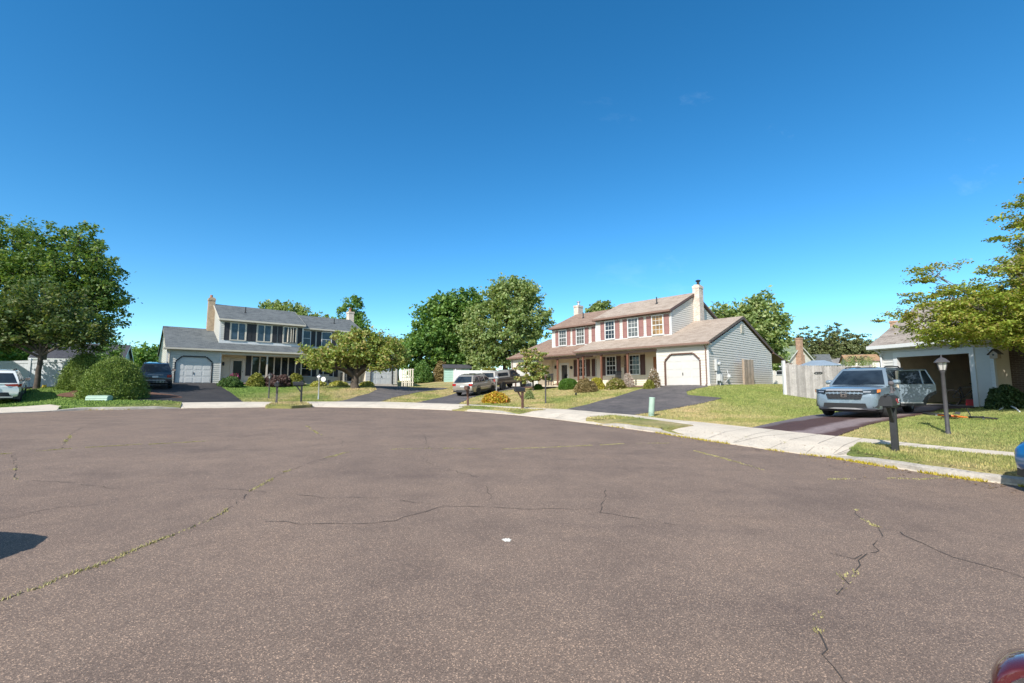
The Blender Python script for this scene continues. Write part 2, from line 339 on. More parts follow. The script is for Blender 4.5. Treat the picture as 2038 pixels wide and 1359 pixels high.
M['roofG']=shingle('green shingle roof',(.20,.25,.17),(.16,.21,.14),(.26,.30,.20)); M['roofD']=shingle('dark shingle roof',(.07,.07,.085),(.05,.05,.06),(.09,.09,.1))
M['roofW']=shingle('grey row roof',(.24,.23,.225),(.18,.175,.18),(.28,.27,.26)); M['roofT']=shingle('tan row roof',(.42,.25,.13),(.34,.2,.11),(.46,.3,.17))
M['brown']=pm('brown trim',(.12,.062,.045),.55,.12,4); M['gutter']=pm('brown gutter',(.21,.125,.095),.5,.08,3); M['post']=pm('brown porch post',(.175,.075,.045),.55,.2,8)
M['shutR']=pm('dusty red shutter',(.27,.135,.12),.65,.1,5); M['shutP']=pm('shade darkened porch shutter',(.085,.042,.036),.65,.12,5); M['shutL']=pm('black shutter',(.022,.022,.026),.6,.15,5)  # porch shutters are the dusty red darkened, porch shade put into the colour
M['glass']=glass('dark window glass'); M['glassd']=glass('dark storm door glass',(.012,.013,.014),.12); M['glassb']=glass('window glass with painted sky reflection',(.035,.05,.07)); M['blind']=glass('tan window blind',(.27,.16,.06),.25); M['curtain']=glass('pale curtained glass',(.10,.105,.10),.1)  # the bluer panes carry a sky reflection put into their colour
M['gdoorR']=pm('white garage door',(.56,.54,.505),.5,.03,2); M['gdoorL']=pm('pale garage door',(.60,.60,.58),.5,.04,2)
M['brickR']=brick('whitewashed brick',(.66,.55,.47),(.46,.32,.25),(.70,.64,.57)); M['brickL']=brick('tan brick',(.42,.30,.19),(.30,.2,.13),(.46,.38,.28))
M['brickB']=brick('red brown brick',(.40,.21,.13),(.29,.14,.09),(.48,.36,.27)); M['brickD']=brick('dark brick',(.10,.062,.045),(.075,.045,.035),(.17,.13,.1))
M['wood']=pm('oak door wood',(.33,.12,.04),.5,.25,10); M['doorW']=pm('white door',(.62,.62,.6),.5,.04,3); M['black']=pm('black metal',(.018,.018,.02),.45,.2,6)
M['vinylF']=pm('white vinyl fence',(.58,.60,.61),.45,.05,1.2); M['oldwood']=pm('weathered fence wood',(.52,.475,.44),.9,.2,2.2,spec=.2,fine=17,isl=.3); M['oldwood2']=pm('brown fence wood',(.25,.19,.155),.9,.3,3,fine=16,isl=.35)
M['tanwood']=pm('raw wood panel',(.47,.37,.28),.9,.2,3,fine=15,isl=.25); M['bark']=pm('tree bark',(.085,.066,.052),.95,.4,7,bmp=.6); M['barkg']=pm('pale grey bark',(.27,.235,.20),.9,.35,6,bmp=.5)
M['util']=pm('utility green paint',(.36,.49,.40),.55,.1,3); M['meter']=pm('grey meter box',(.45,.46,.46),.5,.1,5); M['galv']=pm('galvanised metal',(.5,.5,.5),.4,.1,5,metal=.6)
M['mboxb']=pm('black mailbox',(.028,.028,.03),.5,.2,9); M['mboxbr']=pm('brown mailbox',(.095,.045,.03),.6,.25,8); M['mpost']=pm('brown mailbox post',(.125,.062,.045),.8,.3,7,fine=18); M['mpostg']=pm('greyed post',(.11,.10,.105),.8,.3,7,fine=18)
M['lampp']=pm('dark lamp post paint',(.062,.058,.062),.6,.25,6); M['lampgl']=glass('frosted lamp glass',(.45,.43,.40),.35)
M['red']=pm('red plastic',(.45,.03,.03),.5,.1,5); M['redstick']=pm('red sticker',(.55,.05,.06),.5,.1,5); M['yellow']=pm('yellow plastic',(.62,.47,.03),.5,.1,5); M['whitep']=pm('white paint',(.72,.72,.70),.6,.05,4); M['paintsplat']=pm('white paint splat',(.74,.70,.62),.8,.1,12)
M['tyre']=pm('tyre rubber',(.022,.022,.023),.85,.2,8); M['rim']=pm('alloy rim',(.55,.55,.56),.3,.08,8,metal=.75); M['rimd']=pm('dark alloy rim',(.3,.3,.31),.35,.08,8,metal=.7)
M['carglass']=glass('car glass',(.022,.032,.045),.02); M['plastic']=pm('black car plastic',(.025,.025,.027),.6,.15,5); M['chrome']=pm('chrome',(.75,.75,.76),.12,.02,5,metal=1); M['silver']=pm('silver trim',(.58,.58,.59),.3,.04,5,metal=.5)  # bluish base colour puts a sky reflection into the car glass
M['tail']=pm('red lamp lens',(.34,.012,.012),.12,.1,8,coat=.6); M['amber']=pm('amber lens',(.75,.2,.02),.15,.05,8,coat=.6); M['lens']=pm('clear lamp lens',(.35,.36,.38),.08,.2,10,metal=.4,coat=1); M['plate']=pm('licence plate',(.62,.64,.64),.5,.08,9)
def paint(n,c,metal=.35): return pm(n,c,.32,.02,2,metal=metal,coat=1)
M['pBlueGrey']=paint('blue grey paint',(.19,.245,.295),.15); M['pWhite']=paint('white car paint',(.76,.76,.75),0); M['pCharcoal']=paint('charcoal paint',(.03,.034,.045),.4); M['pChamp']=paint('champagne paint',(.40,.36,.31),.45)
M['pPickup']=paint('grey brown paint',(.072,.062,.056),.3); M['pBlue']=paint('bright blue paint',(.01,.13,.34),.2); M['pMaroon']=paint('maroon paint',(.11,.016,.02),.3); M['pDark']=paint('dark paint',(.02,.022,.028),.2)
M['capw']=pm('pale truck cap',(.42,.40,.38),.35,.06,3,coat=.5)
M['interior']=pm('beige garage drywall',(.70,.60,.47),.9,.15,1.5); M['gfloor']=pm('garage floor',(.16,.15,.14),.8,.2,2); M['dark']=pm('dark clutter',(.03,.03,.032),.8,.3,6); M['orange']=pm('orange frame paint',(.75,.17,.02),.35,.06,6,coat=.5); M['seat']=pm('grey car seat',(.2,.2,.2),.8,.1,6)
M['fblue']=pm('flag blue',(.02,.03,.10),.8,.1,6); M['fred']=pm('flag red',(.3,.025,.03),.8,.1,6); M['fwhite']=pm('flag white',(.5,.48,.44),.8,.1,6)
M['pot']=pm('clay pot',(.38,.17,.10),.8,.15,6); M['shed']=pm('pale green shed wall',(.33,.50,.43),.7,.06,2); M['bluehouse']=pm('pale blue siding',(.42,.47,.53),.6,.05,2); M['wht2']=pm('white stucco',(.66,.62,.56),.8,.06,2); M['tarp']=pm('grey canopy metal',(.24,.29,.34),.35,.1,2)
LF={}
LF['maple']=leafmat('maple leaves',[(0.034,0.075,0.021),(0.075,0.147,0.034),(0.138,0.229,0.054),(0.241,0.301,0.090)],.38)
LF['mapled']=leafmat('dark maple leaves',[(0.027,0.054,0.019),(0.061,0.108,0.034),(0.108,0.165,0.049),(0.203,0.216,0.075)],.38)
LF['deep']=leafmat('deep green leaves',[(0.041,0.097,0.027),(0.092,0.196,0.047),(0.169,0.297,0.074),(0.257,0.365,0.108)],.38,.5)
LF['oak']=leafmat('light green leaves',[(0.096,0.162,0.054),(0.192,0.282,0.096),(0.300,0.384,0.150),(0.396,0.432,0.192)],.38,.5)
LF['apple']=leafmat('yellowing leaves',[(.09,.16,.035),(.18,.265,.06),(.29,.38,.10),(.38,.40,.13),(.42,.33,.13)],.38,.8)
LF['zel']=leafmat('yellow green tree leaves',[(0.082,0.133,0.023),(0.187,0.264,0.040),(0.316,0.396,0.064),(0.386,0.431,0.086),(0.351,0.264,0.086)],.38,.8)  # yellow green is the colour of the leaves themselves
LF['dog']=leafmat('dogwood leaves',[(0.105,0.180,0.045),(0.225,0.323,0.090),(0.390,0.450,0.150),(0.600,0.420,0.210)],.38,1.2)
LF['con']=leafmat('conifer needles',[(0.060,0.090,0.036),(0.132,0.162,0.060),(0.228,0.240,0.102)],.15,.4)
LF['spruce']=leafmat('dwarf spruce needles',[(0.052,0.098,0.021),(0.144,0.213,0.040),(0.253,0.328,0.069)],.12,1.5)
LF['box']=leafmat('boxwood leaves',[(0.036,0.096,0.014),(0.084,0.180,0.024),(0.144,0.252,0.042)],.2,2)
LF['gold']=leafmat('golden shrub leaves',[(.2,.2,.03),(.42,.38,.05),(.58,.50,.09)],.25,2)
LF['goldg']=leafmat('yellow green shrub leaves',[(.10,.14,.03),(.22,.24,.05),(.36,.34,.07)],.25,2)
LF['russet']=leafmat('tan russet leaves',[(.12,.10,.035),(.24,.185,.075),(.34,.25,.12)],.22,2)
LF['purple']=leafmat('purple leaves',[(.05,.03,.03),(.12,.07,.065),(.2,.125,.11)],.2,2)
LF['hosta']=leafmat('variegated leaves',[(.16,.22,.04),(.42,.42,.08),(.6,.55,.18)],.25,3)
LF['junip']=leafmat('juniper needles',[(.03,.075,.02),(.07,.14,.035),(.12,.19,.05)],.15,2)
LF['mound']=leafmat('yellow mound leaves',[(.14,.15,.02),(.42,.35,.03),(.62,.44,.05),(.45,.13,.03)],.22,3)
LF['pink']=leafmat('pale pink flowers',[(.35,.22,.2),(.55,.45,.42),(.62,.58,.52)],.25,4); LF['mag']=leafmat('magenta flowers',[(.35,.03,.14),(.5,.06,.25)],.25,4)
LF['weep']=leafmat('willow leaves',[(.14,.2,.06),(.26,.32,.12),(.36,.4,.18)],.3,1)
LF['darkbush']=leafmat('dark shrub leaves',[(0.018,0.045,0.015),(0.045,0.090,0.027),(0.120,0.165,0.060)],.15,3)
# ---------------------------------------------------------------- the ground
def axis_grid(a,b,step,far):
    c=list(np.arange(a,b+1e-6,step)); d=step
    lo=[];x=a
    while x>-far: d*=1.35; x-=d; lo.append(x)
    hi=[];x=b;d=step
    while x<far: d*=1.35; x+=d; hi.append(x)
    return np.array(lo[::-1]+c+hi)
gx=axis_grid(-44,34,.5,900); gy=axis_grid(2,66,.5,900)
GX,GY=np.meshgrid(gx,gy); GZ=T(GX,GY)
ins=inside(STREET,GX,GY)|(pdist(KERB,GX,GY)<.75)|((GY<12)&(GX>-27)&(GX<8))|((GY<2)&(GX<14)&(GX>-27))
GZ=np.where(ins,np.minimum(GZ,zs(GX,GY))-.35,GZ); GZ=np.where(GY<-20,np.minimum(GZ,-.6),GZ)
nx,ny=len(gx),len(gy); mb=MB(); mb.v=list(zip(GX.ravel(),GY.ravel(),GZ.ravel()))
mb.f=[(j*nx+i,j*nx+i+1,(j+1)*nx+i+1,(j+1)*nx+i) for j in range(ny-1) for i in range(nx-1)]; mb.m=[0]*len(mb.f)
tag(mb.build('lawn',M['lawn'],smooth=180),kind='structure')
def drape(name,poly,m,off,step=.5,zf=None,thick=True):
    bm=bmesh.new(); f=bm.faces.new([bm.verts.new((x,y,0)) for x,y in poly]); f.normal_update()
    if f.normal.z<0: f.normal_flip()
    bmesh.ops.triangulate(bm,faces=[f])
    xs=[p[0] for p in poly]; ys=[p[1] for p in poly]
    for k in range(int(math.floor(min(xs)/step)),int(math.ceil(max(xs)/step))+1):
        bmesh.ops.bisect_plane(bm,geom=bm.verts[:]+bm.edges[:]+bm.faces[:],plane_co=(k*step,0,0),plane_no=(1,0,0))
    for k in range(int(math.floor(min(ys)/step)),int(math.ceil(max(ys)/step))+1):
        bmesh.ops.bisect_plane(bm,geom=bm.verts[:]+bm.edges[:]+bm.faces[:],plane_co=(0,k*step,0),plane_no=(0,1,0))
    V=np.array([v.co[:] for v in bm.verts]); Z=(zf or T)(V[:,0],V[:,1])+off
    for v,z in zip(bm.verts,Z): v.co.z=z
    for e in bm.edges:
        if e.is_boundary: e.smooth=False
    bm.normal_update()
    for f in bm.faces:
        f.smooth=True
        if f.normal.z<0: f.normal_flip()
    if thick:                                           # a slab edge that reaches into the soil
        be=[e for e in bm.edges if e.is_boundary]; r=bmesh.ops.extrude_edge_only(bm,edges=be)
        for v in [g for g in r['geom'] if isinstance(g,bmesh.types.BMVert)]: v.co.z-=.18
    me=bpy.data.meshes.new(name); bm.to_mesh(me); bm.free(); me.materials.append(m)
    o=bpy.data.objects.new(name,me); col.objects.link(o); tag(o,kind='structure'); return o
drape('road',[(x,y) for x,y in STREET],M['asphalt'],0,4.0,zf=lambda x,y: zs(x,y),thick=False)
def wob(poly,amp=.05,step=.5,seed=0):                  # gently irregular edges
    r=random.Random(seed); out=[]
    for (a,b),(c,d) in zip(poly,poly[1:]+poly[:1]):
        n=max(1,int(math.hypot(c-a,d-b)/step))
        for i in range(n):
            t=i/n; k=amp if i else 0
            out.append((a+(c-a)*t+r.uniform(-k,k),b+(d-b)*t+r.uniform(-k,k)))
    return out
# concrete pavement with its dropped crossings, between the road edge and the front lawns
LAWN_EDGE=[gp(*p) for p in [(361,801.6),(420,801),(500,800.5),(580,800.4),(671,800),(756,800),(831,802),(907,804.4),(968,807.6),(1086,814),(1128,815.4),(1188,820),(1262,827),(1335,836.4),(1399,842),(1498,852.5),(1601,862.3),(1667,870),(1770,879.5),(1843,888),(1930,895.5),(2020,903.7)]]
i0=KERB_PX.index((360,812.6))+2
KP=KERB[i0:-4]
SWALK=KP+[(9.6,5.2),(11.0,2.6),(12.6,-1.0),(15.4,-.4),(13.6,3.6),(11.9,7.6)]+LAWN_EDGE[::-1]
def zwalk(x,y):
    d=pdist(KERB,x,y); t=np.clip((d-.02)/1.1,0,1); t=t*t*(3-2*t)
    return (zs(x,y)+.025)*(1-t)+(T(x,y)+.03)*t
drape('sidewalk',SWALK,M['conc'],0,.5,zf=zwalk)
APRON=[sp(-160,838),sp(-60,829),sp(0,823),sp(50,821),sp(100,818.5),sp(112,817.6)]+[gp(122,809),gp(99,806),gp(50,809.5),gp(0,812.4),gp(-80,818)]
drape('driveway_apron',APRON,M['conc'],0,.5,zf=zwalk)
# joints of the pavement slabs
jm=MB()
def ribbon(mb,pts,w,zf,off,mi=0):
    for (a,b),(c,d) in zip(pts[:-1],pts[1:]):
        dx,dy=c-a,d-b; L_=math.hypot(dx,dy) or 1; n=(-dy/L_*w/2,dx/L_*w/2)
        P=[(a+n[0],b+n[1]),(a-n[0],b-n[1]),(c-n[0],d-n[1]),(c+n[0],d+n[1])]
        mb.add([(x,y,float(zf(np.array([x]),np.array([y]))[0])+off) for x,y in P],[(0,1,2,3)],mi)
for k in range(2,len(LAWN_EDGE)-2):
    for t in (0.0,.5):
        a=LAWN_EDGE[k]; b=LAWN_EDGE[k+1]; a=(a[0]+(b[0]-a[0])*t,a[1]+(b[1]-a[1])*t)
        dd=np.hypot(KARR[:,0]-a[0],KARR[:,1]-a[1]); q=KARR[dd.argmin()]; dq=math.hypot(q[0]-a[0],q[1]-a[1])
        u=((q[0]-a[0])/dq,(q[1]-a[1])/dq); ribbon(jm,[(a[0]+u[0]*v,a[1]+u[1]*v) for v in np.linspace(.02,min(dq-.15,2.6),6)],.014,zwalk,.005)
tag(jm.build('pavement_joints',M['joint']),kind='structure')
# driveways
D1=[gp(484,800.6),gp(475,793.4),gp(459,782),gp(440,770),hp(LA,3.35,-.3),hp(LA,3.3,.12),hp(LA,.4,.12),hp(LA,-1.0,-.6),gp(262,776),gp(258,800),(LAWN_EDGE[0][0]+.2,LAWN_EDGE[0][1]-.1)]
drape('driveway',wob(D1,.04,.6,1),M['blacktop'],.035)
D2=[gp(668,800),gp(710,789.5),gp(734,784),gp(750,776),hp(LA,17.5,2.0),hp(LA,20.6,2.0),gp(820,771.6),gp(885,772.3),gp(893,774),gp(836,780),gp(781,791.8),gp(754,800.3)]
drape('driveway',wob(D2,.04,.6,2),M['blacktop2'],.035)
D3=[gp(829,802.2),gp(860,795),gp(893,787.5),(-4.2,42.0),(-.6,46.5),hp(RA,-20.6,1.75),hp(RA,-17.4,1.75),gp(1056,772.3),gp(1010,777),gp(968,783),gp(938,792),gp(911,804.9)]
drape('driveway',wob(D3,.04,.6,3),M['blacktop2'],.035)
D4=[gp(1126,815.6),gp(1188,800.3),gp(1232.5,788.6),gp(1284,772.5),hp(RA,-3.5,.12),hp(RA,-.15,.12),hp(RA,.1,-.5),gp(1385,774),gp(1366,780),gp(1369,787),gp(1400,790),gp(1437,793),gp(1380,807),gp(1350,812),gp(1303,820),gp(1262,827.3)]
drape('driveway',wob(D4,.05,.6,4),M['blacktop2'],.035)
D5=[gp(1497,852.8),gp(1571,836.5),gp(1637,825),hp(CA,.5,-.6),hp(CA,.6,.15),hp(CA,3.6,.15),hp(CA,3.7,-.6),gp(1867,817),gp(1843,825),gp(1806,831),gp(1721,849),gp(1667,870.3)]
def stripemat():                                        # worn wheel tracks along the drive
    m=asphalt('brown worn drive',(.085,.066,.062),(.03,.03,.03),.55,(.10,.075,.07)); n=m.node_tree; l=n.links.new; p=n.nodes['Principled BSDF']
    c0=p.inputs['Base Color'].links[0].from_socket; sx=nd(n,'SeparateXYZ'); l(objc(n),sx.inputs[0])
    a=nd(n,'Math',operation='MULTIPLY'); l(sx.outputs['X'],a.inputs[0]); a.inputs[1].default_value=-.56
    b=nd(n,'Math',operation='MULTIPLY_ADD'); l(sx.outputs['Y'],b.inputs[0]); b.inputs[1].default_value=.83; l(a.outputs[0],b.inputs[2])
    f=noise(n,l,.9,4); d=nd(n,'Math',operation='MULTIPLY_ADD'); l(f,d.inputs[0]); d.inputs[1].default_value=.7; l(b.outputs[0],d.inputs[2])
    r=ramp(n,[(0,(.16,.14,.15)),(.09,(.14,.12,.125)),(.13,(.07,.036,.034)),(.38,(.075,.04,.037)),(.44,(.25,.20,.20)),(.57,(.24,.19,.19)),(.63,(.08,.042,.038)),(.92,(.06,.036,.034)),(1,(.03,.027,.03))])
    mr=nd(n,'MapRange'); mr.inputs['From Min'].default_value=8.6; mr.inputs['From Max'].default_value=4.9; l(d.outputs[0],mr.inputs['Value']); l(mr.outputs[0],r.inputs['Fac'])
    f2=noise(n,l,9,5,.75); r2=ramp(n,[(.3,(.72,.72,.72)),(.7,(1.35,1.3,1.3))]); l(f2,r2.inputs['Fac'])
    l(mixc(n,l,.85,c0,mixc(n,l,1.0,r.outputs['Color'],r2.outputs['Color'],'MULTIPLY')),p.inputs['Base Color']); return m
M['stripe']=stripemat()
drape('driveway',wob(D5,.04,.6,5),M['stripe'],.035)
# grass verges between kerb and pavement
def kseg(a,b,off):                                      # kerb line between two photo columns, set back
    pts=[k for k,p in zip(KERB[2:],KERB_PX) if a<=p[0]<=b]; out=[]
    for i,q in enumerate(pts):
        c=pts[min(i+1,len(pts)-1)]; d=pts[max(i-1,0)]; tx,ty=c[0]-d[0],c[1]-d[1]; L_=math.hypot(tx,ty)
        out.append((q[0]-ty/L_*off,q[1]+tx/L_*off))
    return out
KEND=[]
for a_,b_ in ((100,361),(899,1061),(1166,1352),(1645,2115)):
    q_=kseg(a_,b_,0); KEND+=[q_[0],q_[-1]]
KEND=KEND[:7]
def zv(x,y):
    k=np.min([np.hypot(x-p[0],y-p[1]) for p in KEND],axis=0); k=np.clip((k-.15)/1.0,0,1); k=k*k*(3-2*k)
    return (zwalk(x,y)+.03)*(1-k)+(T(x,y)+.055)*k
V1=kseg(1188,1350,.2); V1=[gp(1166,834)]+V1+[gp(1319,855)]+[gp(1380,849),gp(1335,842.6),gp(1291,836.4),gp(1218,829.2)]
V2=[gp(1685,900)]+kseg(1746,2115,.2)+[gp(2110,921),gp(2020,914.5),gp(1930,906.5),gp(1843,897),gp(1770,890),gp(1707,885.5)]
V3=[gp(900,812.6)]+kseg(954,1060,.22)+[gp(1086,817.2),gp(1045,816),gp(968,811.6),gp(935,809.2)]
V4=[gp(114,808.4)]+kseg(100,361,.18)[1:]+[gp(361,802.6),gp(340,800),gp(262,798.5),gp(230,796.5),gp(160,797),gp(112,800)]
V5=[gp(528,808.6),gp(580,809),gp(622,806.5),gp(612,802.6),gp(590,801),gp(540,802.6)]
for i,V_ in enumerate((V1,V2,V3,V4)): drape('verge',wob(V_,.05,.4,20+i),M['lawn'],0,.5,zf=zv)
drape('verge',wob(V5,.08,.4,9),M['lawn'],.03,.5)
# kerb stones, each run dropping to the road at its ends
def kerb(a,b,ends=(1,1)):
    line=[]; base=kseg(a,b,0)
    for p,q in zip(base[:-1],base[1:]):
        n=max(2,int(math.hypot(q[0]-p[0],q[1]-p[1])/.25)); line+=[(p[0]+(q[0]-p[0])*i/n,p[1]+(q[1]-p[1])*i/n) for i in range(n)]
    line.append(base[-1]); loops=[]; N=len(line); rr=random.Random(int(a))
    for i,(x,y) in enumerate(line):
        c=line[min(i+1,N-1)]; d=line[max(i-1,0)]; tx,ty=c[0]-d[0],c[1]-d[1]; L_=math.hypot(tx,ty); nx_,ny_=-ty/L_,tx/L_
        h=.125; e=.9
        if ends[0]: h=min(h,.02+.105*(i*.25/e))
        if ends[1]: h=min(h,.02+.105*((N-1-i)*.25/e))
        z=zs(x,y); h+=rr.uniform(-.006,.006); j=rr.uniform(-.008,.008)
        P=[(j,-.1),(j+.015,h*.8),(j+.05,h),(.24,h+.004),(.24,-.1)]
        loops.append([(x+nx_*u,y+ny_*u,z+v) for u,v in P])
    tag(MB().loft(loops).build('kerb',M['kerbc'],smooth=50),kind='structure')
kerb(100,361); kerb(899,1061); kerb(1166,1352); kerb(1645,2115,(1,0))
# the cracks of the road, some filled with dry grass
CR=[[(0,1198),(90,1164),(190,1128),(240,1104),(330,1070),(395,1043),(430,1027),(470,1003),(500,975),(552,946),(613,922),(690,900),(716,897)],
    [(0,904),(120,894),(280,884)],[(300,884),(500,873),(640,867),(680,876),(682,888)],[(613,848),(622,856),(640,867)],
    [(780,894.5),(860,892),(1000,894),(1100,890),(1250,883),(1400,881)],[(1230,883),(1380,897),(1450,915),(1520,936)],
    [(28,904),(30,925),(28,940),(34,955)],[(122,893),(128,878),(138,874),(140,865),(165,850),(200,840)],[(0,1034),(120,1010),(190,1005),(270,978),(300,972),(480,974),(640,990),(760,992),(880,1006),(960,1009),(1100,1014),(1180,1014)],
    [(500,1037),(600,1042),(720,1043),(790,1035),(884,1007)],[(60,957),(140,960),(210,970),(270,976)],[(970,966),(975,985),(978,1010)],
    [(1205,975),(1200,1000),(1195,1020),(1320,1040),(1365,1050)],[(1700,1012),(1716,1035),(1754,1055),(1756,1070),(1740,1080),(1752,1095),(1734,1100)],[(1734,1100),(1690,1110),(1600,1090),(1550,1080)],
    [(1734,1105),(1685,1150),(1645,1205),(1627,1245),(1632,1290),(1662,1330),(1685,1359),(1700,1380)],[(1650,954),(1760,952),(1840,954),(1890,949)],[(1790,1060),(1900,1110),(2038,1150)],[(845,865),(852,892)],[(840,910),(860,925),(950,950)]]
GR=[(0,0,.55),(0,.62,.66),(0,.8,.96),(1,0,1),(2,.0,.35),(4,0,1),(5,.2,1),(6,.65,1),(7,.1,.45),(13,0,.75),(15,.12,.4),(15,.55,1),(16,0,1),(3,0,1)]
rk=random.Random(3); cmb=MB(); weeds=[]
def dense(px):
    P=[sp(*p) for p in px]; out=[]
    for (a,b),(c,d) in zip(P[:-1],P[1:]):
        L_=math.hypot(c-a,d-b); n=max(2,int(L_/.12)); 
        for i in range(n): out.append((a+(c-a)*i/n+rk.uniform(-.035,.035),b+(d-b)*i/n+rk.uniform(-.035,.035)))
    out.append(P[-1]); return out
DC=[dense(c) for c in CR]
for i,P in enumerate(DC):
    far=P[0][1]
    for k in range(len(P)-1):
        if rk.random()<.22 or mnoise.noise((P[k][0]*.7,P[k][1]*.7,5))<-.4: continue
        ribbon(cmb,[P[k],P[k+1]],rk.uniform(.004,.010)*(1+.035*P[k][1]),lambda x,y: zs(x,y),.004)
tag(cmb.build('road_cracks',M['crack']),kind='structure')
for i,a,b in GR:
    P=DC[i]; n=len(P)
    for k in range(int(a*n),min(n-1,int(b*n))):
        if mnoise.noise((P[k][0]*.9,P[k][1]*.9,i))<-.15: continue
        (x,y),(x2,y2)=P[k],P[k+1]
        for _ in range(int(60*max(0,mnoise.noise((P[k][0]*2.3,P[k][1]*2.3,i+.5))+.42))): t=rk.random(); s_=.016; weeds.append((x+(x2-x)*t+rk.gauss(0,s_),y+(y2-y)*t+rk.gauss(0,s_)))
def blades(name,pts,mat,h,w,zf,lean=.5):
    P=np.array(pts); n=len(P); z=zf(P[:,0],P[:,1]); a=rng.uniform(0,2*np.pi,n); hh=rng.uniform(.5,1.2,n)*h; ww=rng.uniform(.6,1.3,n)*w
    b=rng.uniform(0,2*np.pi,n); ln=rng.uniform(.1,1,n)*lean*hh; V=np.empty((n,3,3))
    V[:,0]=np.stack([P[:,0]-np.cos(a)*ww,P[:,1]-np.sin(a)*ww,z-.01],1); V[:,1]=np.stack([P[:,0]+np.cos(a)*ww,P[:,1]+np.sin(a)*ww,z-.01],1)
    V[:,2]=np.stack([P[:,0]+np.cos(b)*ln,P[:,1]+np.sin(b)*ln,z+hh],1); return quads(name,V,mat,nv=3)
tag(blades('crack_grass',weeds,M['crackgrass'],.022,.008,lambda x,y: zs(x,y),1.5),kind='stuff')
wd=[]
for (a,b),dens,pa,pb in (((0,0),330,1646,2115),((0,0),160,1290,1460),((0,0),120,1500,1650),((0,0),50,1180,1300),((0,0),60,150,350)):
    q=kseg(pa,pb,-.03)
    for p,r_ in zip(q[:-1],q[1:]):
        n=int(math.hypot(p[0]-r_[0],p[1]-r_[1])*dens)
        for _ in range(n):
            t=random.random(); x=p[0]+(r_[0]-p[0])*t; y=p[1]+(r_[1]-p[1])*t
            if mnoise.noise((x*1.7,y*1.7,3))>-.12: wd.append((x+random.gauss(0,.028),y+random.gauss(0,.028)))
tag(blades('kerb_weeds',wd,M['kerbweed'],.06,.014,lambda x,y: zs(x,y),1.0),kind='stuff')
# a splash of white paint on the road, and mulch beds
def blob(c,r,n=26,amp=.35,seed=1,sx=1):
    return [(c[0]+math.cos(a)*r*sx*(1+amp*mnoise.noise((math.cos(a)*2,math.sin(a)*2,seed))),c[1]+math.sin(a)*r*(1+amp*mnoise.noise((math.cos(a)*2,math.sin(a)*2,seed+9)))) for a in [2*math.pi*i/n for i in range(n)]]
drape('paint_splash',blob(sp(1008,1075),.042,44,1.1,4,1.15),M['paintsplat'],.004,1.0,zf=lambda x,y: zs(x,y),thick=False)
drape('mulch_bed',blob(gp(245,786),2.1,30,.3,2,1.3),M['mulch'],.05,.5,thick=False)
drape('mulch_bed',blob(gp(72,772.5),1.25,26,.2,3,1.2),M['mulch'],.05,.5,thick=False)
for s0,s1,H,n in ((4.2,10.3,LA,-.2),(-16.6,-4.3,RA,-.15)):
    drape('mulch_bed',wob([hp(H,s0,n-1.15),hp(H,s1,n-1.0),hp(H,s1,n+.3),hp(H,s0,n+.3)],.12,.5,8),M['mulch'],.05,.5,thick=False)
# grass blades over the lawns that can be told apart from the camera
NOG=[SWALK,APRON,D1,D2,D3,D4,D5]; GRASS_OK=[V1,V2,V3,V4,V5]
def grass(name,n,x0,x1,y0,y1,h,w,seed):
    r=np.random.default_rng(seed); x=r.uniform(x0,x1,n); y=r.uniform(y0,y1,n)
    bad=inside(STREET,x,y)
    for p in NOG: bad|=inside(p,x,y)
    for p in GRASS_OK: bad&=~(inside(p,x,y)&(pdist(p+p[:1],x,y)>.03))
    bad|=(pdist(KERB,x,y)<.24)
    for H,a,b,c,d in ((RA,-21,.1,0,11.4),(LA,-.1,21,0,11.4),(CA,0,12,0,7)):
        bad|=inside([hp(H,a,c),hp(H,b,c),hp(H,b,d),hp(H,a,d)],x,y)
    u=np.abs(x)/np.maximum(y,.1); bad|=u>1.17
    P=np.stack([x,y],1)[~bad]; o=blades(name,P,M['blade'],h,w,lambda a,b: T(a,b)+.06*np.any([inside(p,a,b) for p in GRASS_OK],axis=0),.8); tag(o,kind='stuff'); return o
grass('grass',210000,6,20,7,18,.045,.010,1)
grass('grass',240000,-2,22,18,40,.06,.02,2)
grass('grass',190000,-32,-2,18,46,.06,.021,3)
# dry leaves and twigs blown along the kerb, over the pavement and under the trees
lv=[]; rl=random.Random(12)
for _ in range(900):
    k=rl.randrange(8,len(KERB)-4); a,b=KERB[k],KERB[k+1]; t=rl.random(); x=a[0]+(b[0]-a[0])*t+rl.gauss(-.12,.35); y=a[1]+(b[1]-a[1])*t+rl.gauss(-.1,.3); lv.append((x,y))
for _ in range(700): lv.append((rl.uniform(11,18),rl.uniform(9.5,15)))
for _ in range(300): lv.append((rl.gauss(-13,3),rl.gauss(37,2)))
P=np.array(lv); st_=inside(STREET,P[:,0],P[:,1]); Z=np.where(st_,zs(P[:,0],P[:,1])+.006,np.maximum(zwalk(P[:,0],P[:,1]),T(P[:,0],P[:,1]))+.05)
n_=len(P); a=rng.uniform(0,6.28,n_); s_=rng.uniform(.018,.04,n_); V=np.empty((n_,4,3))
for k,(u,v) in enumerate(((1,0),(0,.55),(-1,0),(0,-.55))): V[:,k]=np.stack([P[:,0]+(np.cos(a)*u-np.sin(a)*v)*s_,P[:,1]+(np.sin(a)*u+np.cos(a)*v)*s_,Z+rng.uniform(0,.012,n_)],1)
M['deadleaf']=leafmat('dry fallen leaves',[(.10,.055,.025),(.22,.13,.05),(.33,.22,.09)],.1)
tag(quads('fallen_leaves',V,M['deadleaf']),kind='stuff')
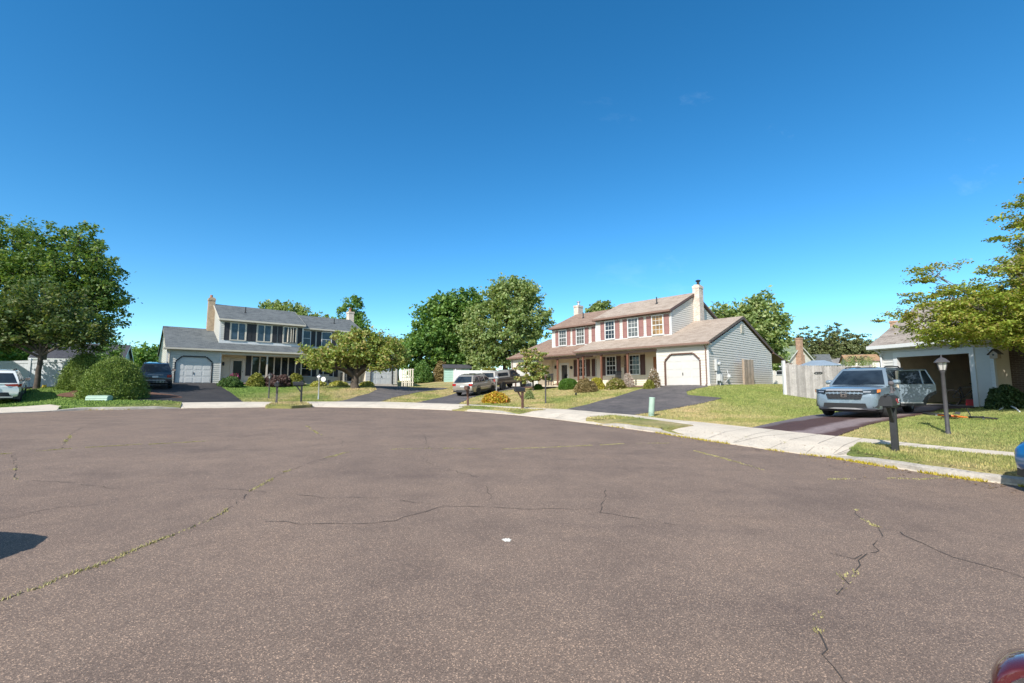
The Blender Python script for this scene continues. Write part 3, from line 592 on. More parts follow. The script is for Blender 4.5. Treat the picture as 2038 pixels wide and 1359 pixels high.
# ---------------------------------------------------------------- houses
def siding(mb,A,B,z0,z1,out,clip=None,ex=.165,d=.028,mi=0,brk=()):
    Lx=math.hypot(B[0]-A[0],B[1]-A[1]); t=((B[0]-A[0])/Lx,(B[1]-A[1])/Lx); z=z0
    P=lambda u,o,h: (A[0]+t[0]*u+out[0]*o,A[1]+t[1]*u+out[1]*o,h)
    while z<z1-1e-4:
        zt=min([z+ex,z1]+[q for q in brk if q>z+1e-3]); a=clip(z+1e-3) if clip else [(0,Lx)]; b=clip(zt-1e-3) if clip else [(0,Lx)]
        if len(a)!=len(b): b=a
        for (a0,a1),(b0,b1) in zip(a,b):
            if a1-a0<.01: continue
            if b1<b0: b0=b1=(b0+b1)/2
            mb.add([P(a0,d,z),P(a1,d,z),P(b1,.001,zt),P(b0,.001,zt)],[(0,1,2,3)],mi)
            mb.add([P(a0,d,z),P(a1,d,z),P(a1,-.004,z),P(a0,-.004,z)],[(0,1,2,3)],mi)
        z=zt
def win(root,x,n,z,w,h,frame,pane,style='dh',label=None):   # a window in a wall that faces local -y
    f=MB(); c=.085
    f.box(x-w/2-c,x-w/2,n-.08,n+.02,z-c,z+h+c); f.box(x+w/2,x+w/2+c,n-.08,n+.02,z-c,z+h+c)
    f.box(x-w/2,x+w/2,n-.08,n+.02,z+h,z+h+c); f.box(x-w/2-.02,x+w/2+.02,n-.105,n+.02,z-c,z)
    mun=[]
    if style=='dh':
        f.box(x-w/2,x+w/2,n-.064,n-.03,z+h/2-.03,z+h/2+.03)
        for i in (1,2): f.box(x-w/2+w*i/3-.011,x-w/2+w*i/3+.011,n-.05,n-.031,z,z+h)
        for i in (1,3): f.box(x-w/2,x+w/2,n-.0495,n-.0312,z+h*i/4-.011,z+h*i/4+.011)
    elif style=='plain': f.box(x-w/2,x+w/2,n-.064,n-.03,z+h/2-.03,z+h/2+.03)
    elif style=='cs': f.box(x-.04,x+.04,n-.07,n-.03,z,z+h); f.box(x-w/2,x-w/2+.05,n-.065,n-.03,z,z+h); f.box(x+w/2-.05,x+w/2,n-.065,n-.03,z,z+h)
    elif isinstance(style,int):
        for i in range(1,style): f.box(x-w/2+w*i/style-.05,x-w/2+w*i/style+.05,n-.07,n-.03,z,z+h)
    o=f.build('window',frame,root); MB().box(x-w/2,x+w/2,n-.034,n+.01,z,z+h).build('pane',pane,o); return o
def shutter(root,x,n,z,w,h,m):
    s=MB(); s.box(x-w/2,x+w/2,n-.045,n-.015,z,z+h)
    for a,b in ((x-w/2,x-w/2+.05),(x+w/2-.05,x+w/2)): s.box(a,b,n-.065,n-.044,z,z+h)
    for q in (0,.47,.95): s.box(x-w/2+.05,x+w/2-.05,n-.064,n-.044,z+h*q,z+h*q+h*.05)
    return s.build('shutter',m,root)
def gdoor(root,x0,x1,n,H,door,trim,ch=.42,rec=.09):
    x0,x1=min(x0,x1),max(x0,x1); d=MB(); d.box(x0-.02,x1+.02,n+rec,n+rec+.05,.01,H+.05); w=(x1-x0)/4; h=H/4
    for i in range(4):
        for j in range(4):
            d.box(x0+w*i+.07,x0+w*(i+1)-.07,n+rec-.012,n+rec+.001,h*j+.08,h*(j+1)-.08)
        d.box(x0,x1,n+rec-.004,n+rec+.001,h*i+.006,h*i+.02)
    o=d.build('garage_door',door,root)
    MB().box((x0+x1)/2-.02,(x0+x1)/2+.02,n+rec-.05,n+rec-.01,.72,.9).build('handle',M['black'],o)
    t=MB(); q=.09; pts=[(x0,0),(x0,H-ch),(x0+ch,H),(x1-ch,H),(x1,H-ch),(x1,0)] if ch else [(x0,0),(x0,H),(x1,H),(x1,0)]
    cx_=(x0+x1)/2
    for (a,b),(c,e) in zip(pts[:-1],pts[1:]):
        L_=math.hypot(c-a,e-b); nx_,nz_=-(e-b)/L_*q,(c-a)/L_*q
        t.prism([(a,n-.035,b),(c,n-.035,e),(c+nx_,n-.035,e+nz_),(a+nx_,n-.035,b+nz_)],(0,rec+.05,0))
    t.build('door_surround',trim,root)
def ggap(x0,x1,H,ch,Lx):                                 # siding runs either side of a garage opening (chamfered top)
    def f(z):
        if z>=H: return [(0,(x0+x1)/2),((x0+x1)/2,Lx)]
        k=max(0,z-(H-ch)); return [(0,x0+k),(x1-k,Lx)]
    return f
def roofslab(mb,pts,th=.13,mi=0): mb.prism(pts,(0,0,-th),mi)
def bush_pts(): pass
def duplex(H,m,S):
    root=thing('house',S['label'],'house',(H['o'][0],H['o'][1],H['z']),math.atan2(H['x'][1],H['x'][0]))
    X=lambda s: m*s
    D=11.3; RN=D/2; ez=2.72; sl=.378; n2=S['n2']; bs=S['bset']; s1,s2,s3,s4=3.65,10.55,17.15,20.75
    wallz=5.5; rn=n2+3.77; sl2=.44; D2=rn+3.77
    zr=lambda n,e=0: ez+.13+sl*(n-e+.35)                    # top of garage and porch roof
    fr=(0,-1)
    for part in (0,1):                                    # the two garages
        e=0 if part==0 else bs; a,b=(0,s1) if part==0 else (s3,s4); o_=a if part==0 else b; i_=b if part==0 else a
        w=MB(); Lx=b-a; A_=(X(a),e); B_=(X(b),e)
        g0=.62 if part==0 else Lx-.62-2.42
        siding(w,A_,B_,.02,ez-.05,fr,ggap(g0,g0+2.42,2.14,.42 if S['ch'] else .01,Lx),brk=(1.72,2.14))
        # outer gable wall
        def gc(z,e=e):
            t=(z-(ez-.1))/sl
            return [(0,D)] if t<=0 else [(min(t,RN),max(D-t,RN))]
        siding(w,(X(o_),e),(X(o_),e+D),.12,ez-.1+sl*RN,(m*(-1 if part==0 else 1),0),gc)
        for q in (0,1): w.box(X(o_)-m*(.018 if part==0 else -.018),X(o_)+m*(.10 if part==0 else -.10),e-.02+q*(D-.08),e+.10+q*(D-.08),.02,ez-.06,1)
        w.box(X(i_)-.05,X(i_)+.05,e-.022,e+.05,.02,ez-.06,1)
        w.box(X(a),X(b),e+.015,e+.12,-.5,.02,2); w.box(X(o_)-.06,X(o_)+.06,e+.02,e+D,-.6,.12,2)
        # side return into the porch and back wall
        w.box(X(i_)-.03,X(i_)+.03,e+.05,e+n2,0,ez,3); w.box(X(a),X(b),e+D-.02,e+D+.06,0,ez-.05,0)
        w.build('wall',[S['sid'],M['white'],M['conc'],S['porchsid']],root)
        gx=sorted((a+g0,a+g0+2.42)); gdoor(root,X(gx[0]),X(gx[1]),e,2.14,S['gd'],S['trim'],.42 if S['ch'] else 0)
        # roof over garage, both slopes
        r=MB(); ov=-.13 if part==0 else .13; sa=a+(ov if part==0 else 0); sb=b+(0 if part==0 else ov)
        zt=zr(e+RN,e); zb=zr(e-.35,e)
        roofslab(r,[(X(sa),e-.35,zb),(X(sb),e-.35,zb),(X(sb),e+RN,zt),(X(sa),e+RN,zt)])
        roofslab(r,[(X(sa),e+D+.35,zb),(X(sb),e+D+.35,zb),(X(sb),e+RN,zt-.002),(X(sa),e+RN,zt-.002)])
        r.build('roof',S['roof'] if part==0 else S['roofB'],root)
        xo=X(o_+ov); xi=X(o_+ov*.6)                         # rake boards
        for n_a,n_b in ((e-.36,e+RN),(e+D+.36,e+RN)):
            za,zc=zb-.02,zt-.02; MB().prism([(xo,n_a,za),(xo,n_b,zc),(xo,n_b,zc-.2),(xo,n_a,za-.2)],(xi-xo-m*(.02 if part==0 else -.02),0,0)).build('rake_board',S['rake'],root)
        d=MB(); d.tube([(X(o_)+m*(.16 if part==0 else -.16),e-.30,ez-.02),(X(o_)+m*(.16 if part==0 else -.16),e-.07,ez-.28),(X(o_)+m*(.16 if part==0 else -.16),e-.07,.15),(X(o_)+m*(.16 if part==0 else -.16),e-.22,.06)],.04,6); d.build('downspout',S['dsp'],root)
    for part in (0,1):                                    # the two dwellings
        e=0 if part==0 else bs; a,b=(s1,s2) if part==0 else (s2,s3); n=e+n2
        ov_a=-.13 if part==0 else 0; ov_b=.1 if part==0 else .13
        w=MB(); siding(w,(X(a),n),(X(b),n),2.62,wallz,fr); siding(w,(X(a),n),(X(b),n),.05,2.62,fr,mi=3)
        DD=D2-n2
        def gc(z):
            t=(z-wallz)/sl2
            return [(0,DD)] if t<=0 else [(min(t,DD/2),max(DD-t,DD/2))]
        if part==0: siding(w,(X(a),n),(X(a),n+DD),ez,wallz+sl2*DD/2,(-m,0),gc); siding(w,(X(b),n),(X(b),n+DD),ez,wallz+sl2*DD/2,(m,0),gc)
        else: siding(w,(X(b),n),(X(b),n+DD),ez,wallz+sl2*DD/2,(m,0),gc)
        for q in ((a,-1),(b,1)):
            if part==0 or q[1]==1: w.box(X(q[0])+m*q[1]*.018,X(q[0])-m*q[1]*.1,n-.022,n+.1,2.6,wallz,1)
        w.box(X(a),X(b),n-.03,n+.02,zr(n,e)-.05,zr(n,e)+.22,1); w.box(X(a),X(b),n+DD-.05,n+DD,0,wallz,0)
        w.build('wall',[S['sid'],M['white'],M['conc'],S['porchsid']],root)
        r=MB(); zb=wallz+.16; zt=zb+sl2*(rn-n2+.35); e0=n-.35; er=n+rn-n2
        roofslab(r,[(X(a+ov_a),e0,zb),(X(b+ov_b),e0,zb),(X(b+ov_b),er,zt),(X(a+ov_a),er,zt)])
        roofslab(r,[(X(a+ov_a),2*er-e0,zb),(X(b+ov_b),2*er-e0,zb),(X(b+ov_b),er,zt-.002),(X(a+ov_a),er,zt-.002)])
        ro=r.build('roof',S['roof'] if part==0 else S['roofB'],root)
        vp=MB(); sv=a+2.2 if part==0 else b-2.4; nv=e0+2.2; zv_=zb+sl2*2.2; vp.lathe([(.05,-.1),(.05,.55)],(X(sv),nv,zv_),8); vp.lathe([(.16,-.06),(.07,.05)],(X(sv),nv,zv_),8); vp.build('vent_pipe',M['black'],ro)
        g=MB(); g.box(X(a+ov_a),X(b+ov_b),e0-.1,e0-.005,zb-.16,zb-.02); g.build('gutter',S['gut'],root)
        k=MB(); k.box(X(a+ov_a)+m*.02,X(b+ov_b)-m*.02,e0+.01,n+.01,zb-.19,zb-.135); k.build('soffit',S['sof'],root)
        for q,sg in ((a+ov_a,-1),(b+ov_b,1)):
            if part==1 and sg<0: continue
            for n_a in (e0-.01,2*er-e0+.01):
                MB().prism([(X(q),n_a,zb-.01),(X(q),er,zt-.01),(X(q),er,zt-.2),(X(q),n_a,zb-.2)],(m*sg*.03,0,0)).build('rake_board',S['rake'],root)
        # porch roof, slab, posts
        r=MB(); z0_=zr(e-.35,e); z1_=zr(n,e); pa=a if part==0 else a-.0; pb=b+(.45 if part==0 else 0)
        if part==1: pa=a+.06
        roofslab(r,[(X(pa),e-.35,z0_),(X(pb),e-.35,z0_),(X(pb),n,z1_),(X(pa),n,z1_)]); r.build('porch_roof',S['roof'] if part==0 else S['roofB'],root)
        g=MB(); ga=-.28 if part==0 else pa; gb=pb if part==0 else s4+.28; g.box(X(ga),X(gb),e-.46,e-.355,z0_-.15,z0_-.02); g.build('gutter',S['gut'],root)
        k=MB(); k.box(X(ga)+m*.02,X(gb)-m*.02,e-.34,e-.015,z0_-.185,z0_-.135); k.box(X(pa),X(pb),e-.015,n,ez-.1,ez-.06); k.box(X(pa),X(pb),e-.05,e+.06,ez-.28,ez-.1,1); k.build('porch_ceiling',[S['pceil'],S['beam']],root)
        sl_=MB(); sl_.box(X(a),X(b),e-.25,n,-.6,.06); sl_.build('porch_slab',M['conc'],root)
        for sp_ in (S['posts0'] if part==0 else S['posts1']):
            pm_=MB(); pm_.box(X(sp_)-.06,X(sp_)+.06,e-.03,e+.09,.06,ez-.28)
            for z_ in (.06,ez-.36): pm_.box(X(sp_)-.085,X(sp_)+.085,e-.055,e+.115,z_,z_+.1)
            pm_.build('porch_post',S['postm'],root)
        S['front'](root,part,X,n,e)
    # chimney on the outer gable, smaller one at the far end
    ch=MB(); cn=rn+.1; ch.box(X(s1)-m*.02,X(s1)-m*.55,cn-.36,cn+.36,2.5,7.75); ch.box(X(s1),X(s1)-m*.58,cn-.39,cn+.39,7.75,7.95); ch.box(X(s1)-m*.08,X(s1)-m*.48,cn-.3,cn+.3,7.95,8.05)
    c_=ch.build('chimney',S['brick'],root); fl=MB(); fl.lathe([(.12,8.0),(.11,8.3)],(X(s1)-m*.33,cn,0),10)
    if m<0: fl.lathe([(.18,8.33),(.2,8.36),(.2,8.42),(.05,8.48)],(X(s1)-m*.33,cn,0),10)
    fl.build('flue',M['pot'] if m>0 else M['black'],c_)
    ch=MB(); cn=bs+rn+.7; ch.box(X(s3)+m*.02,X(s3)+m*.62,cn-.4,cn+.4,2.5,8.3); ch.box(X(s3)-m*.02,X(s3)+m*.66,cn-.44,cn+.44,8.3,8.5)
    c_=ch.build('chimney',S['brick2'],root); fl=MB(); fl.lathe([(.14,8.45),(.12,8.85)],(X(s3)+m*.3,cn,0),10); fl.lathe([(.22,8.9),(.22,8.95)],(X(s3)+m*.3,cn,0),10); fl.build('flue',M['pot'] if m>0 else M['galv'],c_)
    return root
def door(root,x,n,w,h,mats,glass_=True,style='storm'):
    f=MB(); f.box(x-w/2-.1,x-w/2,n-.06,n+.02,.06,h+.16); f.box(x+w/2,x+w/2+.1,n-.06,n+.02,.06,h+.16); f.box(x-w/2,x+w/2,n-.06,n+.02,h+.06,h+.16)
    if style=='storm':
        f.box(x-w/2,x-w/2+.09,n-.055,n,.06,h+.06); f.box(x+w/2-.09,x+w/2,n-.055,n,.06,h+.06); f.box(x-w/2+.09,x+w/2-.09,n-.054,n,h-.04,h+.06); f.box(x-w/2+.09,x+w/2-.09,n-.054,n,.06,.3)
    else: f.box(x-w/2,x+w/2,n-.045,n,.06,h+.06)
    o=f.build('door',mats[0],root)
    if glass_: MB().box(x-w*.34,x+w*.34,n-.052 if style!='storm' else n-.035,n-.001,.35 if style=='storm' else .5,h-.05).build('pane',mats[1],o)
    MB().box(x+w/2-.1,x+w/2-.06,n-.09,n-.03,1.0,1.12).build('handle',M['black'],o)
def lantern(root,x,n,z):
    l=MB(); l.box(x-.07,x+.07,n-.2,n-.06,z,z+.2); l.lathe([(.12,z+.2),(.02,z+.32)],(x,n-.13,0),6); l.box(x-.03,x+.03,n-.1,n,z+.1,z+.26); l.build('wall_lantern',M['black'],root)
def frontR(root,part,X,n,e):
    W=M['white']
    if part==0:
        for s,p in ((4.75,M['blind']),(6.9,M['curtain']),(9.1,M['glass'])):
            win(root,X(s),n,3.92,.85,1.4,W,p,'dh')
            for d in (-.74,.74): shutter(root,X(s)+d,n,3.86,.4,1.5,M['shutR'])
        for s in (6.85,9.05):
            win(root,X(s),n,.95,.86,1.45,W,M['glass'],'dh')
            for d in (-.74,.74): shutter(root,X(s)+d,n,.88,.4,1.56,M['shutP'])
        door(root,X(4.62),n,.95,2.05,(M['wood'],M['glass']),True,'wood')
        MB().box(X(7.9)-.2,X(7.9)+.2,n-.06,n-.015,1.5,2.35).build('hanging_panel',M['brickL'],root)
    else:
        for s in (11.35,13.6,15.75):
            win(root,X(s),n,3.92,.85,1.4,W,M['curtain'] if s>12 else M['glass'],'dh')
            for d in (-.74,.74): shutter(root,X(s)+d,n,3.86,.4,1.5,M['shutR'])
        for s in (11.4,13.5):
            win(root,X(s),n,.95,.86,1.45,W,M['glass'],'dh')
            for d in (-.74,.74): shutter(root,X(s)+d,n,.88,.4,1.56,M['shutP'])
        door(root,X(15.6),n,.95,2.05,(M['doorW'],M['glass'])); lantern(root,X(16.65),n,1.7)
        hn=MB(); hn.lathe([(.16,0),(.16,.03),(.0,.03)],(0,0,0),16,axis='y'); hn.v=[(x+X(14.75),-y+n-.015,z+1.75) for x,y,z in hn.v]; hn.build('house_plaque',M['black'],root)
def frontL(root,part,X,n,e):
    W=M['white']
    if part==0:
        for i,s in enumerate((5.05,7.15,9.35)):
            win(root,X(s),n,3.88,1.15,1.45,M['soffit'],(M['glassb'],M['glassb'],M['glass'])[i],'cs')
            for d in (-.86,.86): shutter(root,X(s)+d,n,3.82,.42,1.56,M['shutL'])
        win(root,X(8.1),n,.75,3.6,1.7,M['soffit'],M['glass'],6)
        for d in (-2.1,2.1): shutter(root,X(8.1)+d,n,.7,.42,1.8,M['shutL'])
        door(root,X(5.15),n,.95,2.05,(M['soffit'],M['glassd'])); lantern(root,X(4.05),n,1.55)
        # the open casement leaves of the third window
        k=MB()
        for d in (-.25,.02,.2,.45): k.box(X(9.35)+d,X(9.35)+d+.05,n-.3,n-.06,3.92,5.3)
        k.build('casement_leaf',M['soffit'],root)
    else:
        for s in (11.3,13.4,15.6):
            win(root,X(s),n,3.88,.9,1.45,W,M['glassb'],'plain')
            for d in (-.76,.76): shutter(root,X(s)+d,n,3.82,.42,1.56,M['shutL'])
        for s in (11.5,13.7):
            win(root,X(s),n,.8,.95,1.5,W,M['glass'],'plain')
            for d in (-.78,.78): shutter(root,X(s)+d,n,.75,.42,1.6,M['shutL'])
        door(root,X(16.0),n,.95,2.05,(M['doorW'],M['glass']))
duplexR=duplex(RA,-1,dict(label='pale grey twin house with dusty red shutters and brown roofs',n2=2.13,bset=1.7,ch=True,sid=M['sidR'],porchsid=M['sidB'],gd=M['gdoorR'],trim=M['brown'],roof=M['roofR'],roofB=M['roofRB'],rake=M['brown'],dsp=M['gutter'],gut=M['gutter'],sof=M['brown'],pceil=M['sidB'],beam=M['gutter'],postm=M['post'],posts0=(6.1,8.5,10.3),posts1=(12.2,14.6),brick=M['brickR'],brick2=M['brickR'],front=frontR))
duplexL=duplex(LA,1,dict(label='off white twin house with slate grey roof and black shutters',n2=1.5,bset=2.0,ch=True,sid=M['sidL'],porchsid=M['sidB'],gd=M['gdoorL'],trim=M['black'],roof=M['roofL'],roofB=M['roofL'],rake=M['soffit'],dsp=M['soffit'],gut=M['soffit'],sof=M['soffit'],pceil=M['sidB'],beam=M['soffit'],postm=M['soffit'],posts0=(7.2,),posts1=(12.2,14.8),brick=M['brickL'],brick2=M['brickR'],front=frontL))
# gable vent, meters and patio roof of the right hand house
v=MB(); v.box(.02,.06,5.35,5.85,3.85,4.5); [v.box(.06,.075,5.38,5.82,3.9+.1*i,3.94+.1*i) for i in range(6)]; v.build('gable_vent',M['soffit'],duplexR)
k=MB(); k.box(.02,.18,.75,1.05,1.0,1.75); k.lathe([(.02,0),(.12,.02),(.12,.16),(.0,.2)],(.18,.95,1.45),12,axis='x'); k.box(.05,.11,.85,.93,.1,1.0); k.build('electric_meter',M['meter'],duplexR)
k=MB(); k.box(.1,.34,.85,1.25,.35,.78); k.lathe([(.14,.3),(.14,.72),(.05,.8)],(.25,1.05,0),10); k.tube([(.22,1.05,-.2),(.22,1.05,.4)],.03,6); k.build('gas_meter',M['meter'],duplexR)
k=MB(); k.lathe([(.1,.5),(.16,.6),(.12,.75),(.03,.8)],(.24,2.4,0),10); k.tube([(.05,2.1,.2),(.24,2.2,.45),(.24,2.4,.55),(.05,2.6,1.1)],.025,6); k.build('gas_regulator',M['meter'],duplexR)
k=MB(); k.prism([(.2,11.4,2.75),(-4.5,11.4,2.75),(-4.5,14.6,2.1),(.2,14.6,2.1)],(0,0,-.12)); [k.box(-.1-1.4*i,-.2-1.4*i,14.3,14.4,0,2.1) for i in range(3)]; k.build('patio_roof',M['brown'],duplexR)
# ---------------------------------------------------------------- house with the open garage, on the right
hc=thing('house','light sided house with open garage beside the blue grey suv','house',(CA['o'][0],CA['o'][1],CA['z']),math.atan2(CA['x'][1],CA['x'][0]))
w=MB(); GW=4.2
siding(w,(0,0),(GW,0),.03,2.62,(0,-1),lambda z: [(0,.72),(.72+2.74,GW)] if z<2.13 else [(0,GW/2),(GW/2,GW)],ex=.125,brk=(2.13,))
siding(w,(0,0),(0,6.2),.03,2.62+.64*3.1,(-1,0),lambda z: [(0,6.2)] if z<2.6 else [((z-2.6)/.64,6.2-(z-2.6)/.64)],ex=.125)
for x0,x1 in ((-.02,.1),(GW-.1,GW+.02)): w.box(x0,x1,-.025,.1,0,2.6,1)
w.box(GW-.06,GW,.1,.87,0,2.6,2); w.box(0,GW,6.1,6.2,0,2.6,0)
w.build('wall',[M['sidC'],M['white'],M['sidB']],hc)
k=MB(); k.box(.55,.72,-.05,.12,0,2.13); k.box(3.46,3.63,-.05,.12,0,2.13); k.box(.55,3.63,-.055,.12,2.13,2.36); k.build('garage_frame',M['white'],hc)
k=MB(); k.box(.1,GW-.1,.2,6,.0,.02,1); k.box(.12,GW-.12,5.9,6.05,0,2.5); k.box(.1,.16,.15,6,0,2.5); k.box(GW-.2,GW-.14,.15,6,0,2.5); k.box(.1,GW-.1,.15,6,2.5,2.55); k.build('garage_interior',[M['interior'],M['gfloor']],hc)
k=MB(); k.box(.8,3.4,.9,3.2,2.38,2.43); k.build('garage_door',M['doorW'],hc)
r=MB(); zb=2.72; sl=.64; zt=zb+sl*3.45
roofslab(r,[(-.35,-.35,zb),(GW,-.35,zb),(GW,3.1,zt),(-.35,3.1,zt)]); roofslab(r,[(-.35,6.55,zb),(GW,6.55,zb),(GW,3.1,zt-.002),(-.35,3.1,zt-.002)]); r.build('roof',M['roofC'],hc)
k=MB(); k.box(-.35,GW+.1,-.46,-.355,zb-.17,zb-.01); k.tube([(-.1,-.4,zb-.1),(.04,-.1,zb-.4),(.04,-.06,.1)],.045,6); k.build('gutter',M['white'],hc)
k=MB(); k.box(-.34,GW+4,-.34,0,zb-.2,zb-.14); k.build('soffit',M['white'],hc)
# the two storey part, mostly behind the tree
w=MB(); siding(w,(3.8,2.1),(11,2.1),2.5,5.5,(0,-1),ex=.125); siding(w,(3.8,2.1),(3.8,9.6),2.5,5.5+.5*3.75,(-1,0),lambda z: [(0,7.5)] if z<5.5 else [((z-5.5)/.5,7.5-(z-5.5)/.5)],ex=.125)
w.box(GW,11,.87,1.05,0,2.5,2); w.box(GW-.05,GW,.87,2.2,0,2.5,1); w.box(3.9,11,9.5,9.6,0,5.5,0); w.box(10.9,11,2.2,9.5,0,5.5,0); w.build('wall',[M['sidC'],M['sidB'],M['brickD']],hc)
r=MB(); zb2=5.66; zt2=zb2+.5*4.1
roofslab(r,[(3.5,1.75,zb2),(11.3,1.75,zb2),(11.3,5.85,zt2),(3.5,5.85,zt2)]); roofslab(r,[(3.5,9.95,zb2),(11.3,9.95,zb2),(11.3,5.85,zt2-.002),(3.5,5.85,zt2-.002)]); r.build('roof',M['roofC'],hc)
r=MB(); roofslab(r,[(GW,-.35,zb),(11.2,-.35,zb),(11.2,2.1,zb+.37*2.45),(GW,2.1,zb+.37*2.45)]); r.build('porch_roof',M['roofC'],hc)
k=MB(); k.box(GW,11,-.2,.86,-.5,.08); k.build('porch_slab',M['conc'],hc)
win(hc,7.2,2.1,3.6,.9,1.4,M['white'],M['glass'],'dh'); 
# ---------------------------------------------------------------- houses further off
def small_house(label,c,rz,z,L_,D_,h,rise,wall,roof,wins=(),chim=None,trim=M['white'],name='house',ov=.3):
    t=thing(name,label,'house',(c[0],c[1],z),rz); w=MB()
    siding(w,(0,0),(L_,0),-.8,h,(0,-1),ex=.18); 
    for x,sg in ((0,-1),(L_,1)): siding(w,(x,0),(x,D_),-.8,h+rise,(sg,0),lambda z_: [(0,D_)] if z_<h else [((z_-h)/rise*D_/2,D_-(z_-h)/rise*D_/2)],ex=.18)
    w.box(0,L_,D_-.05,D_,-.8,h); w.build('wall',wall,t)
    r=MB(); s_=rise/(D_/2); zb=h-ov*s_+.12
    roofslab(r,[(-ov,-ov,zb),(L_+ov,-ov,zb),(L_+ov,D_/2,h+rise+.12),(-ov,D_/2,h+rise+.12)]); roofslab(r,[(-ov,D_+ov,zb),(L_+ov,D_+ov,zb),(L_+ov,D_/2,h+rise+.118),(-ov,D_/2,h+rise+.118)])
    r.build('roof',roof,t)
    k=MB()
    for x in (-ov-.02,L_+ov-.02):
        for n_ in (-ov,D_+ov): k.prism([(x,n_,zb-.02),(x,D_/2,h+rise+.1),(x,D_/2,h+rise-.1),(x,n_,zb-.22)],(.04,0,0))
    k.box(-ov,L_+ov,-ov-.06,-ov-.01,zb-.2,zb-.02); k.build('roof_trim',trim,t)
    for x,zz,w_,h_ in wins: win(t,x,0,zz,w_,h_,M['white'],M['glass'],'plain')
    if chim:
        x,y,top,mt=chim; k=MB(); k.box(x-.42,x+.42,y-.42,y+.42,-.5,top*.62); k.box(x-.32,x+.32,y-.32,y+.32,top*.62,top); k.box(x-.38,x+.38,y-.38,y+.38,top-.2,top-.05); k.build('chimney',mt,t)
    return t
def facing(px,Y): 
    p=at(px,768,Y); return (p[0],p[1])
def corner(px,Y,rz,L_):                               # left front corner of a house whose right front corner is at this photo column
    p=facing(px,Y); return (p[0]-L_*math.cos(rz),p[1]-L_*math.sin(rz))
def gz(c): return tz(*c)
c=corner(1573,66,R(-65),10); small_house('low house with green roof and tall brick chimney beyond the fence',c,R(-65),2.2,10,5.2,3.4,1.95,M['sidR'],M['roofG'],[(8.6,1.2,1.1,1.1),(6.9,1.2,1.1,1.1)],(10.36,2.0,6.5,M['brickB']),M['sidC'])
c=corner(1657,88,R(-28),6.5); small_house('far row house with slate roof, left of the grey roofed one',c,R(-28),2.4,6.5,8,3.7,1.9,M['sidR'],M['roofL'],[(2,1,1,1.2),(4.5,1,1,1.2)],None,M['white'])
c=corner(1727,88,R(-28),8.3); small_house('far row house with pale grey roof and white windows',c,R(-28),2.4,8.2,8,3.8,1.8,M['wht2'],M['roofW'],[(1.2,1.1,1.1,1.4),(3.4,1.1,1.1,1.4),(6,1.1,1.1,1.4)],None,M['white'])
c=corner(1760,80,R(-28),5.0); small_house('far row house with tan roof and red shutter beside the open garage house',c,R(-28),2.4,4.6,7,3.9,1.1,M['wht2'],M['roofT'],[(2,1.1,1.0,1.4)],None,M['shutR'])
c=corner(1564,100,R(-50),6); small_house('small pale gable far behind the green roofed house',c,R(-50),2.4,6,4,6.6,1.6,M['wht2'],M['roofW'],[(2,4,1,1.2)])
c=facing(1797,43); small_house('neighbouring house with a brick chimney just behind the garage roof',c,R(-42),1.6,9,6,3.2,1.9,M['sidC'],M['roofL'],[],(-.36,2.4,6.5,M['brickB']))
c=facing(60,50); small_house('pale blue house with dark roof behind the white vinyl fence',c,R(33),1.9,7.4,7.5,2.9,1.9,M['bluehouse'],M['roofD'],[(2,1,1,1.2),(5.5,1,1,1.2)])
small_house('house just outside the left edge whose shade falls on the white fence',(-41.7,18.2),R(4),.9,8.2,8,4.9,2.2,M['sidL'],M['roofL'],[(2,1,1,1.3),(5,1,1,1.3)])
# ---------------------------------------------------------------- garden shed and canopy
c=facing(884,58); sh=thing('shed','pale green garden shed by the hedge behind the parked wagon','shed',(c[0],c[1],tz(*c)),R(12)); w=MB()
siding(w,(0,0),(3.2,0),-.3,1.85,(0,-1),ex=.3); siding(w,(3.2,0),(3.2,2.6),-.3,2.25,(1,0),lambda z: [(0,2.6)] if z<1.85 else [((z-1.85)/.4*1.3,2.6-(z-1.85)/.4*1.3)],ex=.3); w.box(0,3.2,2.5,2.6,-.3,1.85); w.box(0,.05,0,2.6,-.3,1.85); w.build('wall',M['shed'],sh)
r=MB(); roofslab(r,[(-.2,-.25,1.8),(3.5,-.25,1.8),(3.5,1.3,2.3),(-.2,1.3,2.3)],.08); roofslab(r,[(-.2,2.85,1.8),(3.5,2.85,1.8),(3.5,1.3,2.298),(-.2,1.3,2.298)],.08); r.build('roof',M['roofD'],sh)
k=MB(); k.box(1.1,2.1,-.04,.0,0,1.7); k.box(2.45,2.95,-.04,0,.9,1.45); k.build('shed_door',M['white'],sh)
c=at(1631,760,46); gz_=tz(c[0],c[1]); cy=thing('garden_canopy','grey metal hip roofed canopy just beyond the wooden fence','canopy',(c[0],c[1],gz_),R(-30)); r=MB()
r.add([(-1.9,-1.5,2.0),(1.9,-1.5,2.0),(1.9,1.5,2.0),(-1.9,1.5,2.0),(-.5,0,2.6),(.5,0,2.6)],[(0,1,5,4),(1,2,5),(2,3,4,5),(3,0,4),(0,3,2,1)]); r.build('roof',M['tarp'],cy)
for x in (-1.7,1.7):
    for y in (-1.3,1.3): MB().box(x-.05,x+.05,y-.05,y+.05,0,2.0).build('post',M['black'],cy)
